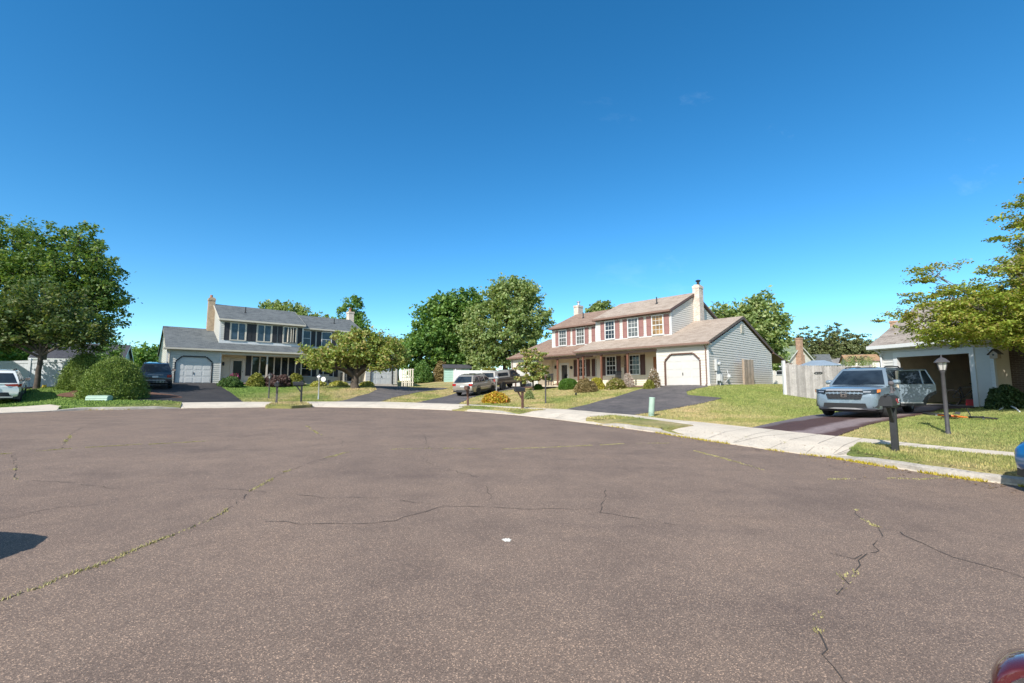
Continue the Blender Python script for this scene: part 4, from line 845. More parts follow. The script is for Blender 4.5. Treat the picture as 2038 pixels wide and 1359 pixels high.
# ---------------------------------------------------------------- fences
def runpts(a,b,step):
    n=max(1,int(math.hypot(b[0]-a[0],b[1]-a[1])/step)); return [(a[0]+(b[0]-a[0])*i/n,a[1]+(b[1]-a[1])*i/n) for i in range(n+1)]
def picket_fence(label,a,b,h,mat,dog=True,w=.135,gap=.012,seed=1,wild=.02,rails_back=True):
    c=((a[0]+b[0])/2,(a[1]+b[1])/2); t=thing('fence',label,'fence',(0,0,0)); L_=math.hypot(b[0]-a[0],b[1]-a[1]); ux,uy=(b[0]-a[0])/L_,(b[1]-a[1])/L_; nx_,ny_=-uy,ux; rr=random.Random(seed)
    mb=MB(); s=0
    while s<L_:
        x,y=a[0]+ux*s,a[1]+uy*s; z=tz(x,y); hh=h+rr.uniform(-wild,wild); o=rr.uniform(0,.008)
        P=lambda u,v: (x+ux*u+nx_*o,y+uy*u+ny_*o,z+v)
        poly=[P(0,.02),P(w,.02),P(w,hh-.06),P(w*.72,hh),P(w*.28,hh),P(0,hh-.06)] if dog else [P(0,.02),P(w,.02),P(w,hh),P(0,hh)]
        mb.prism(poly,(nx_*.018,ny_*.018,0)); s+=w+gap
    mb.build('picket_panel',mat,t)
    P=runpts(a,b,2.4); pm_=MB()
    for (x,y),(x2,y2) in zip(P[:-1],P[1:]):
        z,z2=tz(x,y),tz(x2,y2)
        for v in (.3,h*.55,h-.25): pm_.tube([(x-nx_*.04,y-ny_*.04,z+v),(x2-nx_*.04,y2-ny_*.04,z2+v)],.04,4)
    pm_.build('rail',mat,t)
    for x,y in P: z=tz(x,y); MB().box(x-nx_*.1-.045,x-nx_*.1+.045,y-ny_*.1-.045,y-ny_*.1+.045,z-.3,z+h+.02).build('post',mat,t)
    return t
FA=at(1569,788,26.9)[:2]; FB=(17.35,22.35)
fe=picket_fence('tall weathered grey dog eared wooden fence beside the blue grey suv',FB,FA,1.84,M['oldwood'],seed=4)
c=at(1637,742,25.0); # black scroll ornament
orn=MB(); ux,uy=FA[0]-FB[0],FA[1]-FB[1]; q=math.hypot(ux,uy); ux/=q; uy/=q
tt=((c[0]-FB[0])*ux+(c[1]-FB[1])*uy); ox,oy=FB[0]+ux*tt-uy*.05,FB[1]+uy*tt+ux*.05
for s_ in (-1,1): orn.tube([(ox+ux*s_*k,oy+uy*s_*k,c[2]+dz) for k,dz in ((.03,0),(.1,.05),(.18,.03),(.26,0),(.2,-.03),(.1,-.05),(.03,-.02))],.014,6)
orn.tube([(ox+.05*math.cos(a)*ux,oy+.05*math.cos(a)*uy,c[2]+.05*math.sin(a)) for a in np.linspace(0,6.3,12)],.012,6)
tag(orn.build('wall_ornament',M['black']),'small black iron scroll ornament hung on the grey wooden fence','ornament')
A2=hp(RA,.6,11.0); picket_fence('short brown wooden fence run behind the gable house',FA,(A2[0]+.9,A2[1]-.2),1.55,M['oldwood2'],seed=6,wild=.06)
p=hp(RA,.55,4.3); p2=hp(RA,.55,5.9); t=picket_fence('bare wooden screen panel standing against the siding gable',p2,p,1.8,M['tanwood'],seed=8,dog=False,gap=.004,wild=.02)
x,y=hp(RA,.3,0)[0]*0+FA[0]-.12,FA[1]+.1
tag(MB().box(x-.07,x+.07,y-.07,y+.07,tz(x,y)-.3,tz(x,y)+2.0).build('fence_post',M['white']),'white square post at the corner of the wooden fence','post')
# white vinyl fence on the left
def vinyl(label,a,b,h,posts):
    t=thing('fence',label,'fence'); L_=math.hypot(b[0]-a[0],b[1]-a[1]); ux,uy=(b[0]-a[0])/L_,(b[1]-a[1])/L_; nx_,ny_=-uy,ux; za,zb=tz(*a),tz(*b); n=int(L_/.19); mb=MB(); zz=lambda s: za+(zb-za)*s/L_
    P=lambda s,o,v: (a[0]+ux*s+nx_*o,a[1]+uy*s+ny_*o,zz(s)+v)
    def bx(s0,s1,o0,o1,v0,v1): mb.add([P(s0,o0,v0),P(s1,o0,v0),P(s1,o1,v0),P(s0,o1,v0),P(s0,o0,v1),P(s1,o0,v1),P(s1,o1,v1),P(s0,o1,v1)],[(0,3,2,1),(4,5,6,7),(0,1,5,4),(1,2,6,5),(2,3,7,6),(3,0,4,7)])
    for i in range(n): bx(i*L_/n+.012,(i+1)*L_/n-.004,-.012,.012,.12,h-.1)
    bx(0,L_,-.007,.007,.12,h-.1); bx(0,L_,-.035,.035,.06,.2); bx(0,L_,-.035,.035,h-.17,h)
    mb.build('vinyl_panel',M['vinylF'],t)
    for s in posts:
        x,y,z=P(s,0,0); pb=MB(); pb.box(-.07,.07,-.07,.07,-.3,h+.06); pb.add([(-.09,-.09,h+.06),(.09,-.09,h+.06),(.09,.09,h+.06),(-.09,.09,h+.06),(0,0,h+.16)],[(0,1,4),(1,2,4),(2,3,4),(3,0,4),(0,3,2,1)])
        o=pb.build('post',M['vinylF'],t); o.location=(x,y,z); o.rotation_euler=(0,0,math.atan2(uy,ux))
    return t
a=at(-90,773,28.6)[:2]; b=at(152,771,30.3)[:2]; Lf=math.hypot(b[0]-a[0],b[1]-a[1]); m_=at(55,772,29.6)[:2]; vinyl('white vinyl privacy fence behind the dark trunked maple',a,b,1.86,(0.1,Lf*.3,math.hypot(m_[0]-a[0],m_[1]-a[1]),Lf-.1))
a=at(905,752,54)[:2]; b=at(1024,752,51)[:2]; vinyl('long white vinyl fence far behind the pickup truck',a,b,1.5,(.1,3.5,6.5))
# slatted tan fence panel beside the far garage
a=at(799,771,51.2)[:2]; b=at(823,771,50.2)[:2]; t=thing('fence','pale tan board on board fence panel beside the far garage','fence'); L_=math.hypot(b[0]-a[0],b[1]-a[1]); ux,uy=(b[0]-a[0])/L_,(b[1]-a[1])/L_; z=tz(*a)
mb=MB()
for i in range(6):
    s=i*L_/6; o=.05 if i%2 else 0
    for v0,v1 in ((.05,1.0),(1.12,2.0)): mb.prism([(a[0]+ux*s-uy*o,a[1]+uy*s+ux*o,z+v0),(a[0]+ux*(s+.17)-uy*o,a[1]+uy*(s+.17)+ux*o,z+v0),(a[0]+ux*(s+.17)-uy*o,a[1]+uy*(s+.17)+ux*o,z+v1),(a[0]+ux*s-uy*o,a[1]+uy*s+ux*o,z+v1)],(-uy*.03,ux*.03,0))
mb.build('board_panel',M['soffit'],t)
for v in (.5,1.06,1.9): MB().tube([(a[0],a[1]+.08,z+v),(b[0],b[1]+.08,z+v)],.05,4).build('rail',M['soffit'],t)
# ---------------------------------------------------------------- trees and shrubs
def leaves(C,size,rgen,up=.35,flat=False,aspect=.62):
    n=len(C); N=rgen.normal(size=(n,3)); N[:,2]=np.abs(N[:,2])*(1+up)+up*.5; N/=np.linalg.norm(N,axis=1)[:,None]
    A=rgen.normal(size=(n,3)); A-=N*(A*N).sum(1)[:,None]; A/=np.linalg.norm(A,axis=1)[:,None]; B=np.cross(N,A)
    s=(size*rgen.uniform(.6,1.35,n))[:,None]; V=np.empty((n,4,3))
    V[:,0]=C-A*s; V[:,1]=C-B*s*aspect+N*s*.18; V[:,2]=C+A*s; V[:,3]=C+B*s*aspect+N*s*.18
    return V
def crown_points(blobs,ncl,per,rc,rgen,hollow=.45,flatten=.75,gap=0,seed=0):
    vol=np.array([b[3]*b[4]*b[5] for b in blobs])**.8; cnt=np.maximum(2,(ncl*vol/vol.sum()).astype(int)); out=[]; cent=[]; outw=[]
    for b,k in zip(blobs,cnt):
        d=rgen.normal(size=(k,3)); d/=np.linalg.norm(d,axis=1)[:,None]; r=hollow+(1-hollow)*rgen.uniform(0,1,k)**.6
        c=np.array(b[:3])+d*r[:,None]*np.array(b[3:6]); cent.append(c); outw.append(d)
    cent=np.concatenate(cent); outw=np.concatenate(outw)
    if gap:
        keep=np.array([mnoise.noise((p[0]*gap,p[1]*gap,p[2]*gap+seed))>-.33 for p in cent]); cent=cent[keep]; outw=outw[keep]
    k=len(cent); rr=rc*rgen.uniform(.55,1.4,k); outw[:,2]+=.35; g=np.minimum(np.abs(rgen.normal(size=k*per)),1.9); w_=np.exp(-.45*g)
    P=np.repeat(cent,per,0)+rgen.normal(size=(k*per,3))*(np.repeat(rr,per)*w_)[:,None]*np.array([.62,.62,.62*flatten])+np.repeat(outw,per,0)*np.array([1,1,flatten])*(np.repeat(rr,per)*(g*.75-.4))[:,None]
    return P,cent
def tree(name,label,cat,base,blobs,trunk,ncl,per,rc,leaf,mat,bark='bark',group=None,seed=1,hollow=.45,flatten=.75,gap=.8,twigs=70,up=.35,z=None,lean=(0,0),limb=1.0):
    x,y=base; z=tz(x,y) if z is None else z; rgen=np.random.default_rng(seed); rr=random.Random(seed)
    t=thing(name,label,cat,(x,y,z-.05),0,group); h,r=trunk
    P,cent=crown_points(blobs,ncl,per,rc,rgen,hollow,flatten,gap,seed); quads('crown',leaves(P,leaf,rgen,up),LF[mat],t)
    top=(lean[0],lean[1],h); mb=MB(); k=6
    mb.tube([(lean[0]*(i/k)**1.5+rr.uniform(-.04,.04)*r*3*(0<i<k),lean[1]*(i/k)**1.5+rr.uniform(-.04,.04)*r*3*(0<i<k),h*i/k-(.2 if i==0 else 0)) for i in range(k+1)],[r*(1.5 if i==0 else 1.12-.3*i/k) for i in range(k+1)],9)
    for b in blobs:
        r=trunk[1]*(limb if b[3]>.9 else limb*.55)
        e=np.array(b[:3]); s=np.array(top)*rr.uniform(.85,1.0); m1=s+(e-s)*.35+np.array([rr.uniform(-.2,.2),rr.uniform(-.2,.2),.25])*r*4; m2=s+(e-s)*.7+np.array([rr.uniform(-.3,.3),rr.uniform(-.3,.3),.1])*r*3
        mb.tube([s,m1,m2,e],[r*.6,r*.45,r*.28,r*.12],6)
    r=trunk[1]*limb
    for c in cent[rgen.permutation(len(cent))[:twigs]]:
        b=min(blobs,key=lambda b: (b[0]-c[0])**2+(b[1]-c[1])**2+(b[2]-c[2])**2); s=np.array(top)+(np.array(b[:3])-np.array(top))*rr.uniform(.45,1.0); m1=(s+c)/2+rgen.normal(size=3)*.12
        mb.tube([s,m1,c],[r*.2,r*.12,r*.05],4)
    mb.build('trunk',M[bark],t,smooth=60); return t
def shrub(name,label,base,rx,ry,h,n,leaf,mat,group=None,seed=1,up=.2,core=.8,shape='dome',tuft=0,cat='shrub',z=None,bumps=.16,tips=0,flower=None,sink=.06):
    x,y=base; z=tz(x,y)-sink if z is None else z; rgen=np.random.default_rng(seed); t=thing(name,label,cat,(x,y,z),rgen.uniform(0,6),group); n=int(n*1.7); leaf*=.74
    d=rgen.normal(size=(n,3)); d[:,2]=np.abs(d[:,2]); d/=np.linalg.norm(d,axis=1)[:,None]
    nz_=np.array([mnoise.noise((v[0]*2.6,v[1]*2.6,v[2]*2.6+seed))+.5*mnoise.noise((v[0]*6,v[1]*6,v[2]*6+seed)) for v in d])
    r=(1+bumps*nz_)*(1-(1-core)*rgen.uniform(0,1,n)**1.3)
    P=d*r[:,None]; k=P[:,2].copy()
    if shape=='cone': f=np.sqrt(np.clip(1-k**1.5*.8,0.05,1)); P[:,0]*=(.45+.75*f); P[:,1]*=(.45+.75*f)
    elif shape=='box': P[:,:2]*=(1+.16*k[:,None]); P[:,2]=np.sign(P[:,2])*np.abs(P[:,2])**.7
    P*=np.array([rx,ry,h]); P[:,2]+=.05
    if tips: P=np.concatenate([P,P[:tips]*np.array([1.06,1.06,1.12])+rgen.normal(size=(min(tips,n),3))*.05*h])
    if tuft:                                              # stiff tufts of short needles
        P=np.repeat(P,tuft,0)+rgen.normal(size=(n*tuft,3))*np.array([.055,.055,.032])
    quads('foliage',leaves(P,leaf,rgen,up,aspect=.34 if tuft else .62),LF[mat],t)
    if flower:
        f=P[rgen.permutation(len(P))[:flower[1]]]*np.array([1.03,1.03,1.05])+rgen.normal(size=(flower[1],3))*.03; quads('flowers',leaves(f,flower[2],rgen,.3),LF[flower[0]],t)
    b=MB(); q=max(.015,.05*h)
    for i in range(6): a=i*1.05; b.tube([(0,0,-.1),(rx*.2*math.cos(a),ry*.2*math.sin(a),h*.35),(rx*.6*math.cos(a),ry*.6*math.sin(a),h*.72)],[q,q*.7,q*.3],5)
    # dense inner twigs, seen between the leaves
    ic=rgen.normal(size=(int(n*.35*(4 if tuft else 1)),3)); ic[:,2]=np.abs(ic[:,2]); ic/=np.linalg.norm(ic,axis=1)[:,None]; ic*=(core*.9*rgen.uniform(.3,1,len(ic))**.4)[:,None]*np.array([rx*.9,ry*.9,h*.92]); o=b.build('stems',M['bark'],t)
    quads('inner_foliage',leaves(ic,max(leaf*1.5,.07),rgen,up),LF[mat],t); return t
# left: a large maple behind a smaller dark one
c=at(80,760,38)[:2]; tree('maple_tree','largest maple, bright green and spreading, at the left edge behind the white fence','tree',c,
 [(-1,0,7.3,4.2,4,3.4),(3.2,0,6.4,2.8,2.8,2.4),(1.0,0,9.6,3.2,3.2,2.5),(-3.6,0,10.2,3.0,3,2.5),(3.8,0,8.8,2.0,2.0,1.8),(-6.5,0,7.8,3.4,3.2,3.6),(5.2,0,7.9,1.6,1.4,.8),(4.6,0,6.4,1.8,1.4,.8),(2.0,0,12.4,1.6,1.5,1.4),(-1.4,0,12.6,2.0,1.9,1.4),(3.9,0,10.6,1.5,1.4,1.2),(4.4,0,4.4,1.4,1.4,.8),(-4.8,0,12.6,1.7,1.6,1.3)],(3.6,.3),900,60,.55,.13,'maple',seed=3,twigs=160,gap=.6)
c=at(72,771,26.5)[:2]; tree('maple_tree','smaller dark leaved maple with slim trunk in front of the white fence','tree',c,
 [(0,0,3.6,2.3,2.1,1.2),(-1.7,0,3.9,1.9,1.8,1.2),(1.7,0,3.4,1.7,1.6,1.0),(.3,0,5.0,2.0,1.8,1.2),(2.6,0,2.9,1.0,1.0,.7),(-2.6,0,3.0,1.2,1.2,.9),(-3.4,0,3.2,1.2,1.2,1.0),(-1.2,0,2.8,1.2,1.2,.5)],(2.1,.13),470,52,.42,.092,'mapled',seed=5,twigs=70,gap=.7,lean=(.1,0))
# spruce mounds
def spruce(label,base,r,h,npad,seed):                   # dense dome of overlapping needle pads
    x,y=base; z=tz(x,y)-.05; g=np.random.default_rng(seed); t=thing('spruce_shrub',label,'shrub',(x,y,z),0,'dwarf spruces on the left lawn')
    S=lambda f,a: np.array([math.cos(a)*r*(math.sqrt(max(0,1-f**2.1))*.86+.14*(1-f)),math.sin(a)*r*(math.sqrt(max(0,1-f**2.1))*.86+.14*(1-f)),h*f])
    C=[];D=[];K=[]
    for i in range(npad):
        f=((i+.5)/npad)**1.12; a=i*2.39996+g.uniform(-.25,.25); p=S(f,a)*(1+g.uniform(-.05,.055)); n=np.array([math.cos(a)*(1-f*.6),math.sin(a)*(1-f*.6),.25+f]); n/=np.linalg.norm(n)
        k=62; q=g.normal(size=(k,3))*g.uniform(.075,.13)*np.array([1,1,.55]); q+=n*(.05-.9*np.abs(q@n)[:,None]*0); C.append(p+q); D.append(np.repeat((n+np.array([0,0,.35]))[None],k,0))
    P=np.concatenate(C); N=np.concatenate(D); n_=len(P); A=N+g.normal(size=(n_,3))*.75; A/=np.linalg.norm(A,axis=1)[:,None]; B=np.cross(A,g.normal(size=(n_,3))); B/=np.linalg.norm(B,axis=1)[:,None]; s_=(.05*g.uniform(.6,1.3,n_))[:,None]
    V=np.stack([P-A*s_*.6,P-B*s_*.33,P+A*s_,P+B*s_*.33],1); quads('foliage',V,LF['spruce'],t)
    b=MB(); n1,n2=12,22; R_=lambda f,a: tuple(S(f,a)*(.93+.06*mnoise.noise((a*2,f*5,seed))))
    b.loft([[R_(.0+.985*k/n1,2*math.pi*j/n2) for j in range(n2)] for k in range(n1+1)]); b.build('inner_foliage',LF['spruce'],t,smooth=180)
    b=MB(); b.tube([(0,0,-.2),(0,0,h*.5)],[.08,.04],6); b.build('stems',M['bark'],t)
c=at(166,777,27.4)[:2]; spruce('shaded dwarf spruce mound nearest the white fence',c,1.0,2.0,520,2)
c=at(225,795,25.1)[:2]; spruce('big sunlit dwarf spruce mound beside the charcoal suv',c,1.3,2.1,760,9)
c=at(213,760,34)[:2]; tree('young_evergreen','young pale green evergreen rising behind the spruce mounds','tree',c,[(0,0,1.5,1.0,1.0,.8),(0,0,2.6,.6,.6,.7)],(1.2,.07),60,40,.3,.09,'deep',seed=8,twigs=14,gap=0)
for i,(px,Y,h,s) in enumerate([(252,85,6.3,3),(280,80,7.0,3.2),(305,88,7.4,3.0)]):
    c=facing(px,Y); tree('background_tree',('leftmost','middle','rightmost')[i]+' dark round tree on the skyline left of the slate roofed garage','tree',c,[(0,0,h*.55,s,s,h*.34),(s*.3,0,h*.75,s*.6,s*.6,h*.25),(-s*.4,0,h*.7,s*.5,s*.5,h*.22)],(h*.35,.25),110,34,.75,.26,'deep',seed=30+i,twigs=10,group='trees on the left skyline')
for i,(px,Y,h,s) in enumerate([(-70,66,9,4.2),(10,72,8.5,4),(95,76,8,3.6)]):
    c=facing(px,Y); tree('background_tree',('leftmost','middle','rightmost')[i]+' dark tree showing under the maple crown beyond the white fence','tree',c,[(0,0,h*.5,s,s,h*.36),(s*.4,0,h*.7,s*.6,s*.6,h*.25),(-s*.5,0,h*.6,s*.6,s*.6,h*.25)],(h*.35,.25),150,36,.8,.26,'deep',seed=35+i,twigs=10,group='trees beyond the white fence')
# crab apple on the lawn
c=at(706,772,38.3)[:2]; tree('crab_apple_tree','wide crab apple with yellowing leaves and thick twisted trunk','tree',c,
 [(0,0,3.0,2.2,2.0,1.2),(-1.9,0,2.6,1.8,1.7,.95),(2.0,0,2.7,1.9,1.7,.95),(-3.4,0,2.5,1.3,1.3,.75),(3.2,0,2.3,1.2,1.2,.7),(.4,0,4.0,1.6,1.5,.75),(-.9,0,4.2,.9,.8,.5),(2.0,0,3.9,.8,.8,.6),(-4.2,0,3.0,.5,.5,.4),(3.0,0,3.4,1.0,.9,.6),(-1.5,-1.0,1.9,1.1,.9,.45),(2.4,-.8,1.9,1.1,.9,.4)],(1.0,.32),430,44,.38,.125,'apple',seed=12,twigs=110,gap=.9,flatten=.9)
# trees between and behind the houses
c=facing(872,64); tree('hedgerow_tree','dense dark green tree at the back of the lawn, left of the pale one','tree',c,
 [(0,0,5.2,4.2,3.8,3.6),(-2.4,0,3.6,2.6,2.5,3.0),(1.6,0,8.4,3.2,3,3.0),(-.8,0,8.2,2.4,2.2,2.4),(2.8,0,11.0,2.2,2,2.0),(-3.6,0,2.6,1.5,1.5,1.9),(2.6,0,4.0,2.6,2.4,3.2),(.2,0,10.4,1.5,1.4,1.5),(4.2,0,6.0,2.2,2,4.0),(4.4,0,2.6,1.8,1.7,1.6),(4.4,0,9.6,2.0,2,2.2),(3.9,0,11.2,1.7,1.6,1.3)],(4,.4),820,50,.72,.23,'deep',seed=15,twigs=60,gap=.45)
c=facing(1006,60); tree('hedgerow_tree','tall pale green feathery tree behind the pickup truck','tree',c,
 [(0,0,6.8,4.6,4.2,4.0),(.6,0,10.6,3.8,3.5,3.0),(3.4,0,7.8,2.6,2.4,2.6),(-3.4,0,6.8,2.8,2.4,3.4),(1.2,0,11.7,2.4,2.2,1.6),(-1.4,0,10.9,1.8,1.6,1.4),(-2.4,0,3.2,2.0,2,2.0),(2.6,0,11.2,1.6,1.5,1.5),(1.5,0,3.6,2.8,2.6,2.2),(-3.4,0,4.2,1.8,1.7,2.0),(-2.6,-.5,1.9,1.8,1.6,1.2)],(4.2,.36),800,52,.66,.19,'oak',seed=16,twigs=90,gap=.5)
for i,(px,Y,bl,lab,n,lf) in enumerate([
 (688,78,[(0,0,8.0,2.8,2.5,2.4),(-1.6,0,9.6,2.0,1.8,1.6),(.8,0,12.6,1.7,1.5,2.0),(2.4,0,9.8,1.6,1.5,1.8),(.4,0,10.4,1.8,1.6,1.4),(2.0,0,6.4,1.6,1.5,1.4),(-1.0,0,12.0,.9,.9,.9)],'taller lobed tree rising behind the slate roof by the pale chimney',240,'deep'),
 (552,84,[(0,0,11.5,3.2,3,2.6),(-2.2,0,13.4,1.9,1.8,1.4),(2.2,0,13.3,2.2,2,1.5),(4.0,0,12.0,1.8,1.8,1.6),(0,0,14.2,1.4,1.4,.9)],'rounded tree showing over the middle of the slate roof',200,'oak'),
 (620,86,[(0,0,10.4,2.6,2.4,2.2),(1.2,0,11.6,1.6,1.5,1.2)],'low yellowish tree top peeping over the slate roof ridge',90,'apple'),
 (1197,74,[(0,0,9.6,2.4,2.2,2.4),(-1.2,0,12.2,1.2,1.2,1.1),(1.0,0,12.4,1.2,1.2,1.0)],'small tree top showing over the brown roof valley',110,'oak'),
 (1500,56,[(0,0,6.6,2.8,2.8,2.7),(1.8,0,8.8,1.9,1.8,1.8),(-2.4,0,8.4,1.7,1.6,1.4),(2.4,0,5.4,1.7,1.7,2.2),(1.5,0,10.6,1.0,1.0,1.0),(-3.8,0,8.2,1.0,1.0,1.2),(3.3,0,7.6,1.2,1.2,1.1),(0,0,9.4,1.2,1.2,.9),(2.2,0,3.6,1.4,1.3,1.6)],'large sunlit tree behind the siding gable of the twin house',330,'oak'),
 (790,72,[(0,0,4.5,2.2,2,2.2),(-1.2,0,5.4,1.5,1.4,1.4)],'russet tinged tree behind the crab apple, left of the dark hedgerow tree',100,'apple')]):
    tree('background_tree',lab,'tree',facing(px,Y),bl,(5.5,.3),n,40,.62,.22,lf,seed=40+i,twigs=26,gap=.5)
# conifers along the far right skyline
for i,(px,Y,top,s) in enumerate([(1572,88,650,2.2),(1592,92,662,2.2),(1610,95,648,2.4),(1636,96,652,2.6),(1658,94,649,2.3),(1675,96,645,2.5),(1695,97,656,2.3),(1716,92,659,2.2),(1733,94,666,2.2),(1752,96,670,2.4),(1650,100,660,3)]):
    c=facing(px,Y); h=(HC+(770-top)/919*Y-2.4)*1.04; lab='%s pine on the far right skyline, counted from the tree behind the gable'%('first second third fourth fifth sixth seventh eighth ninth tenth eleventh'.split()[i])
    bl=[(0,0,h*.34,s*1.25,s*1.2,h*.24),(0,0,h*.55,s*1.0,s*1.0,h*.22),(.2,0,h*.75,s*.5,s*.5,h*.17),(0,0,h*.92,s*.2,s*.2,h*.1),(s*.6,0,h*.5,s*.5,s*.4,h*.12)]
    tree('pine_tree',lab,'tree',c,bl,(h*.8,.2),330,42,.5,.17,'con',seed=60+i,twigs=18,gap=.7,flatten=.5,group='pines on the far right skyline')
c=facing(1712,60); rg=np.random.default_rng(5); t=thing('weeping_tree','small pale weeping tree beyond the grey fence','tree',(c[0],c[1],tz(*c)))
P=[]
for i in range(70):
    a=rg.uniform(0,6.28); r_=rg.uniform(.3,1.9); top=3.9-.25*r_*r_*.6+rg.uniform(-.2,.2); n_=60
    P.append(np.stack([r_*math.cos(a)+rg.normal(0,.07,n_),r_*math.sin(a)+rg.normal(0,.07,n_),top-rg.uniform(0,1,n_)**.8*rg.uniform(.9,2.2)],1))
quads('crown',leaves(np.concatenate(P),.075,rg,-.2,aspect=.35),LF['weep'],t); b=MB(); b.tube([(0,0,-.2),(.05,0,2),(0,0,3.6)],[.12,.09,.04],7)
for i in range(10): a=i*.63; b.tube([(0,0,3.2),(1.0*math.cos(a),1.0*math.sin(a),3.8),(1.7*math.cos(a),1.7*math.sin(a),3.1)],[.04,.03,.01],5)
b.build('trunk',M['bark'],t)
# layered sunlit tree over the open garage, trunk beyond the frame
c=(18.1,14.4); z0=tz(*c)
bl=[(-3.2,0.6,2.73,1.8,1.7,0.5),(-1.6,0.2,2.88,1.9,1.8,0.55),(-4.2,1.2,3.28,1.1,1.1,0.35),(-2.6,0.8,3.78,1.4,1.3,0.45),(-0.8,0.3,3.88,1.7,1.6,0.6),(-3.9,0.9,4.68,0.7,0.7,0.35),(-1.7,0.4,4.78,0.8,0.8,0.4),(0,0.2,5.45,1.3,1.3,0.6),(-0.4,0.2,6.25,0.9,0.9,0.4),(0.2,0,7.05,0.9,0.9,0.5),(1.0,0,6.45,1.5,1.4,0.9),(1.2,0,7.95,1.1,1.1,0.7),(-0.3,-0.2,2.18,1.6,1.5,0.4),(1.5,0,4.28,1.8,1.7,1.2),(-3.0,0.4,2.43,1.6,1.5,0.35),(-1.2,-0.2,2.38,1.7,1.5,0.4),(-3.4,1.0,3.98,1.0,1.0,0.4),(-0.7,-0.3,3.28,1.6,1.5,0.5),(-2.2,0.1,3.33,1.5,1.4,0.45),(1.0,-0.4,5.25,1.5,1.4,0.8),(1.4,0,10.25,0.55,0.6,0.6),(-2.0,-0.6,2.35,1.5,1.3,0.35),(-0.2,-0.7,3.0,1.6,1.4,0.5),(-0.6,0.1,6.6,1.2,1.1,0.6),(-0.9,0.2,5.8,1.2,1.1,0.5),(0.1,0,7.9,1.2,1.1,0.6),(-2.7,0.2,3.2,1.7,1.5,0.5),(-1.6,-0.3,4.5,1.4,1.3,0.5)]
tree('ornamental_tree','layered yellow green tree over the open garage at the right edge','tree',c,bl,(1.7,.2),1400,92,.27,.044,'zel',bark='barkg',limb=.62,seed=21,hollow=.25,flatten=.4,gap=1.1,twigs=230,up=.7)
# dogwood in front of the far porch
c=at(1061,773,37)[:2]; tree('dogwood_tree','small layered dogwood with pinkish top in front of the far porch','tree',c,[(0,0,1.25,1.1,1.0,.4),(-.5,0,1.9,.95,.9,.42),(.5,0,1.7,.9,.8,.42),(0,0,2.4,.95,.8,.42),(-.35,0,3.1,.65,.6,.42),(.6,0,2.75,.5,.5,.45),(-.55,0,.95,.75,.7,.25),(.6,0,1.1,.7,.6,.25)],(1.0,.07),210,40,.22,.09,'dog',seed=23,hollow=.2,flatten=.5,gap=1.4,twigs=60,up=.6)
# shrubs along the house fronts: column of the photo, distance, half widths, height ...
def sh_at(px,py,Y): return at(px,py,Y)[:2]
g1='foundation shrubs at the slate roofed house'; g2='foundation shrubs at the brown roofed house'
shrub('juniper_shrub','low spreading green juniper between the blacktop drive and the porch',sh_at(458,769,36.5),1.35,.9,.75,4200,.07,'junip',group=g1,seed=31)
shrub('flower_plant','magenta flowers in front of the black porch door',sh_at(466,766,38.2),.42,.4,.95,700,.06,'junip',seed=32,flower=('mag',500,.055))
for px,Y,rx,h,mt,lab,s in [(509,38.4,.72,1.05,'goldg','rounded yellow green shrub nearest the black front door',33),(541,39.2,.8,1.0,'purple','left one of two purple leaved shrubs under the long window',34),(562,40.2,.75,1.0,'purple','right one of two purple leaved shrubs under the long window',35),(588,41,.68,1.1,'goldg','yellow green shrub to the right of the purple pair',36)]:
    shrub('rounded_shrub',lab,sh_at(px,770,Y),rx,rx*.9,h,2600,.085,mt,group=g1,seed=s)
for px,Y,rx,lab,s in [(634,41.5,.8,'left clump of variegated hostas behind the white lamp post',37),(674,42.5,1.0,'middle clump of variegated hostas left of the crab apple trunk',38),(730,43,.7,'clump of variegated hostas right of the crab apple trunk',39)]:
    shrub('hosta_plant',lab,sh_at(px,769,Y),rx,.5,.45,900,.11,'hosta',group='hostas along the porch',seed=s,cat='plant')
shrub('boxwood_shrub','clipped bright green boxwood beside the far porch post',sh_at(1131,768,35.2),.75,.7,.85,5200,.05,'box',group=g2,seed=41,shape='box',core=.9,bumps=.06)
shrub('rounded_shrub','tan russet mounded shrub in front of the porch',sh_at(1166,774,32.0),.86,.8,.9,5200,.055,'russet',group=g2,seed=42)
shrub('rounded_shrub','golden shrub behind the russet mound',sh_at(1187,768,33.4),.62,.6,.85,2600,.06,'gold',group=g2,seed=43)
shrub('rounded_shrub','yellow and russet shrub left of the nearest brown porch post',sh_at(1226,767,32.6),.85,.62,.72,3600,.06,'goldg',group=g2,seed=44,flower=('russet',900,.06))
shrub('flowering_shrub','pale pink flowering shrub at the foot of the nearest porch post',sh_at(1251,767,33.2),.42,.42,1.05,1500,.05,'pink',group=g2,seed=45)
shrub('flowering_shrub','pale pink flowering shrub beside the oak front door',sh_at(1302,768,31.0),.42,.4,1.25,1500,.055,'russet',group=g2,seed=46,flower=('pink',800,.05))
shrub('rounded_shrub','low yellow green shrub by the oak front door',sh_at(1292,768,30.6),.36,.36,.62,1300,.055,'goldg',group=g2,seed=47)
shrub('spirea_mound','yellow and orange leaved mound on the lawn by the grey lamp post',sh_at(987,803,27.6),.88,.8,.66,3400,.075,'mound',seed=48,cat='shrub')
shrub('planter_plant','pale grassy plant behind the brown mailbox with red flag arm',sh_at(1053,783,29.5),.33,.33,.55,700,.06,'weep',seed=49,cat='plant')
shrub('garden_plant','lime green plant at the foot of the dogwood',sh_at(1071,770,37.6),.4,.4,.5,700,.08,'box',seed=50,cat='plant')
c=hp(CA,4.9,-.75); shrub('shaded_shrub','dark glossy shrub at the corner of the open garage',c,.6,.55,.85,2400,.06,'darkbush',seed=51)
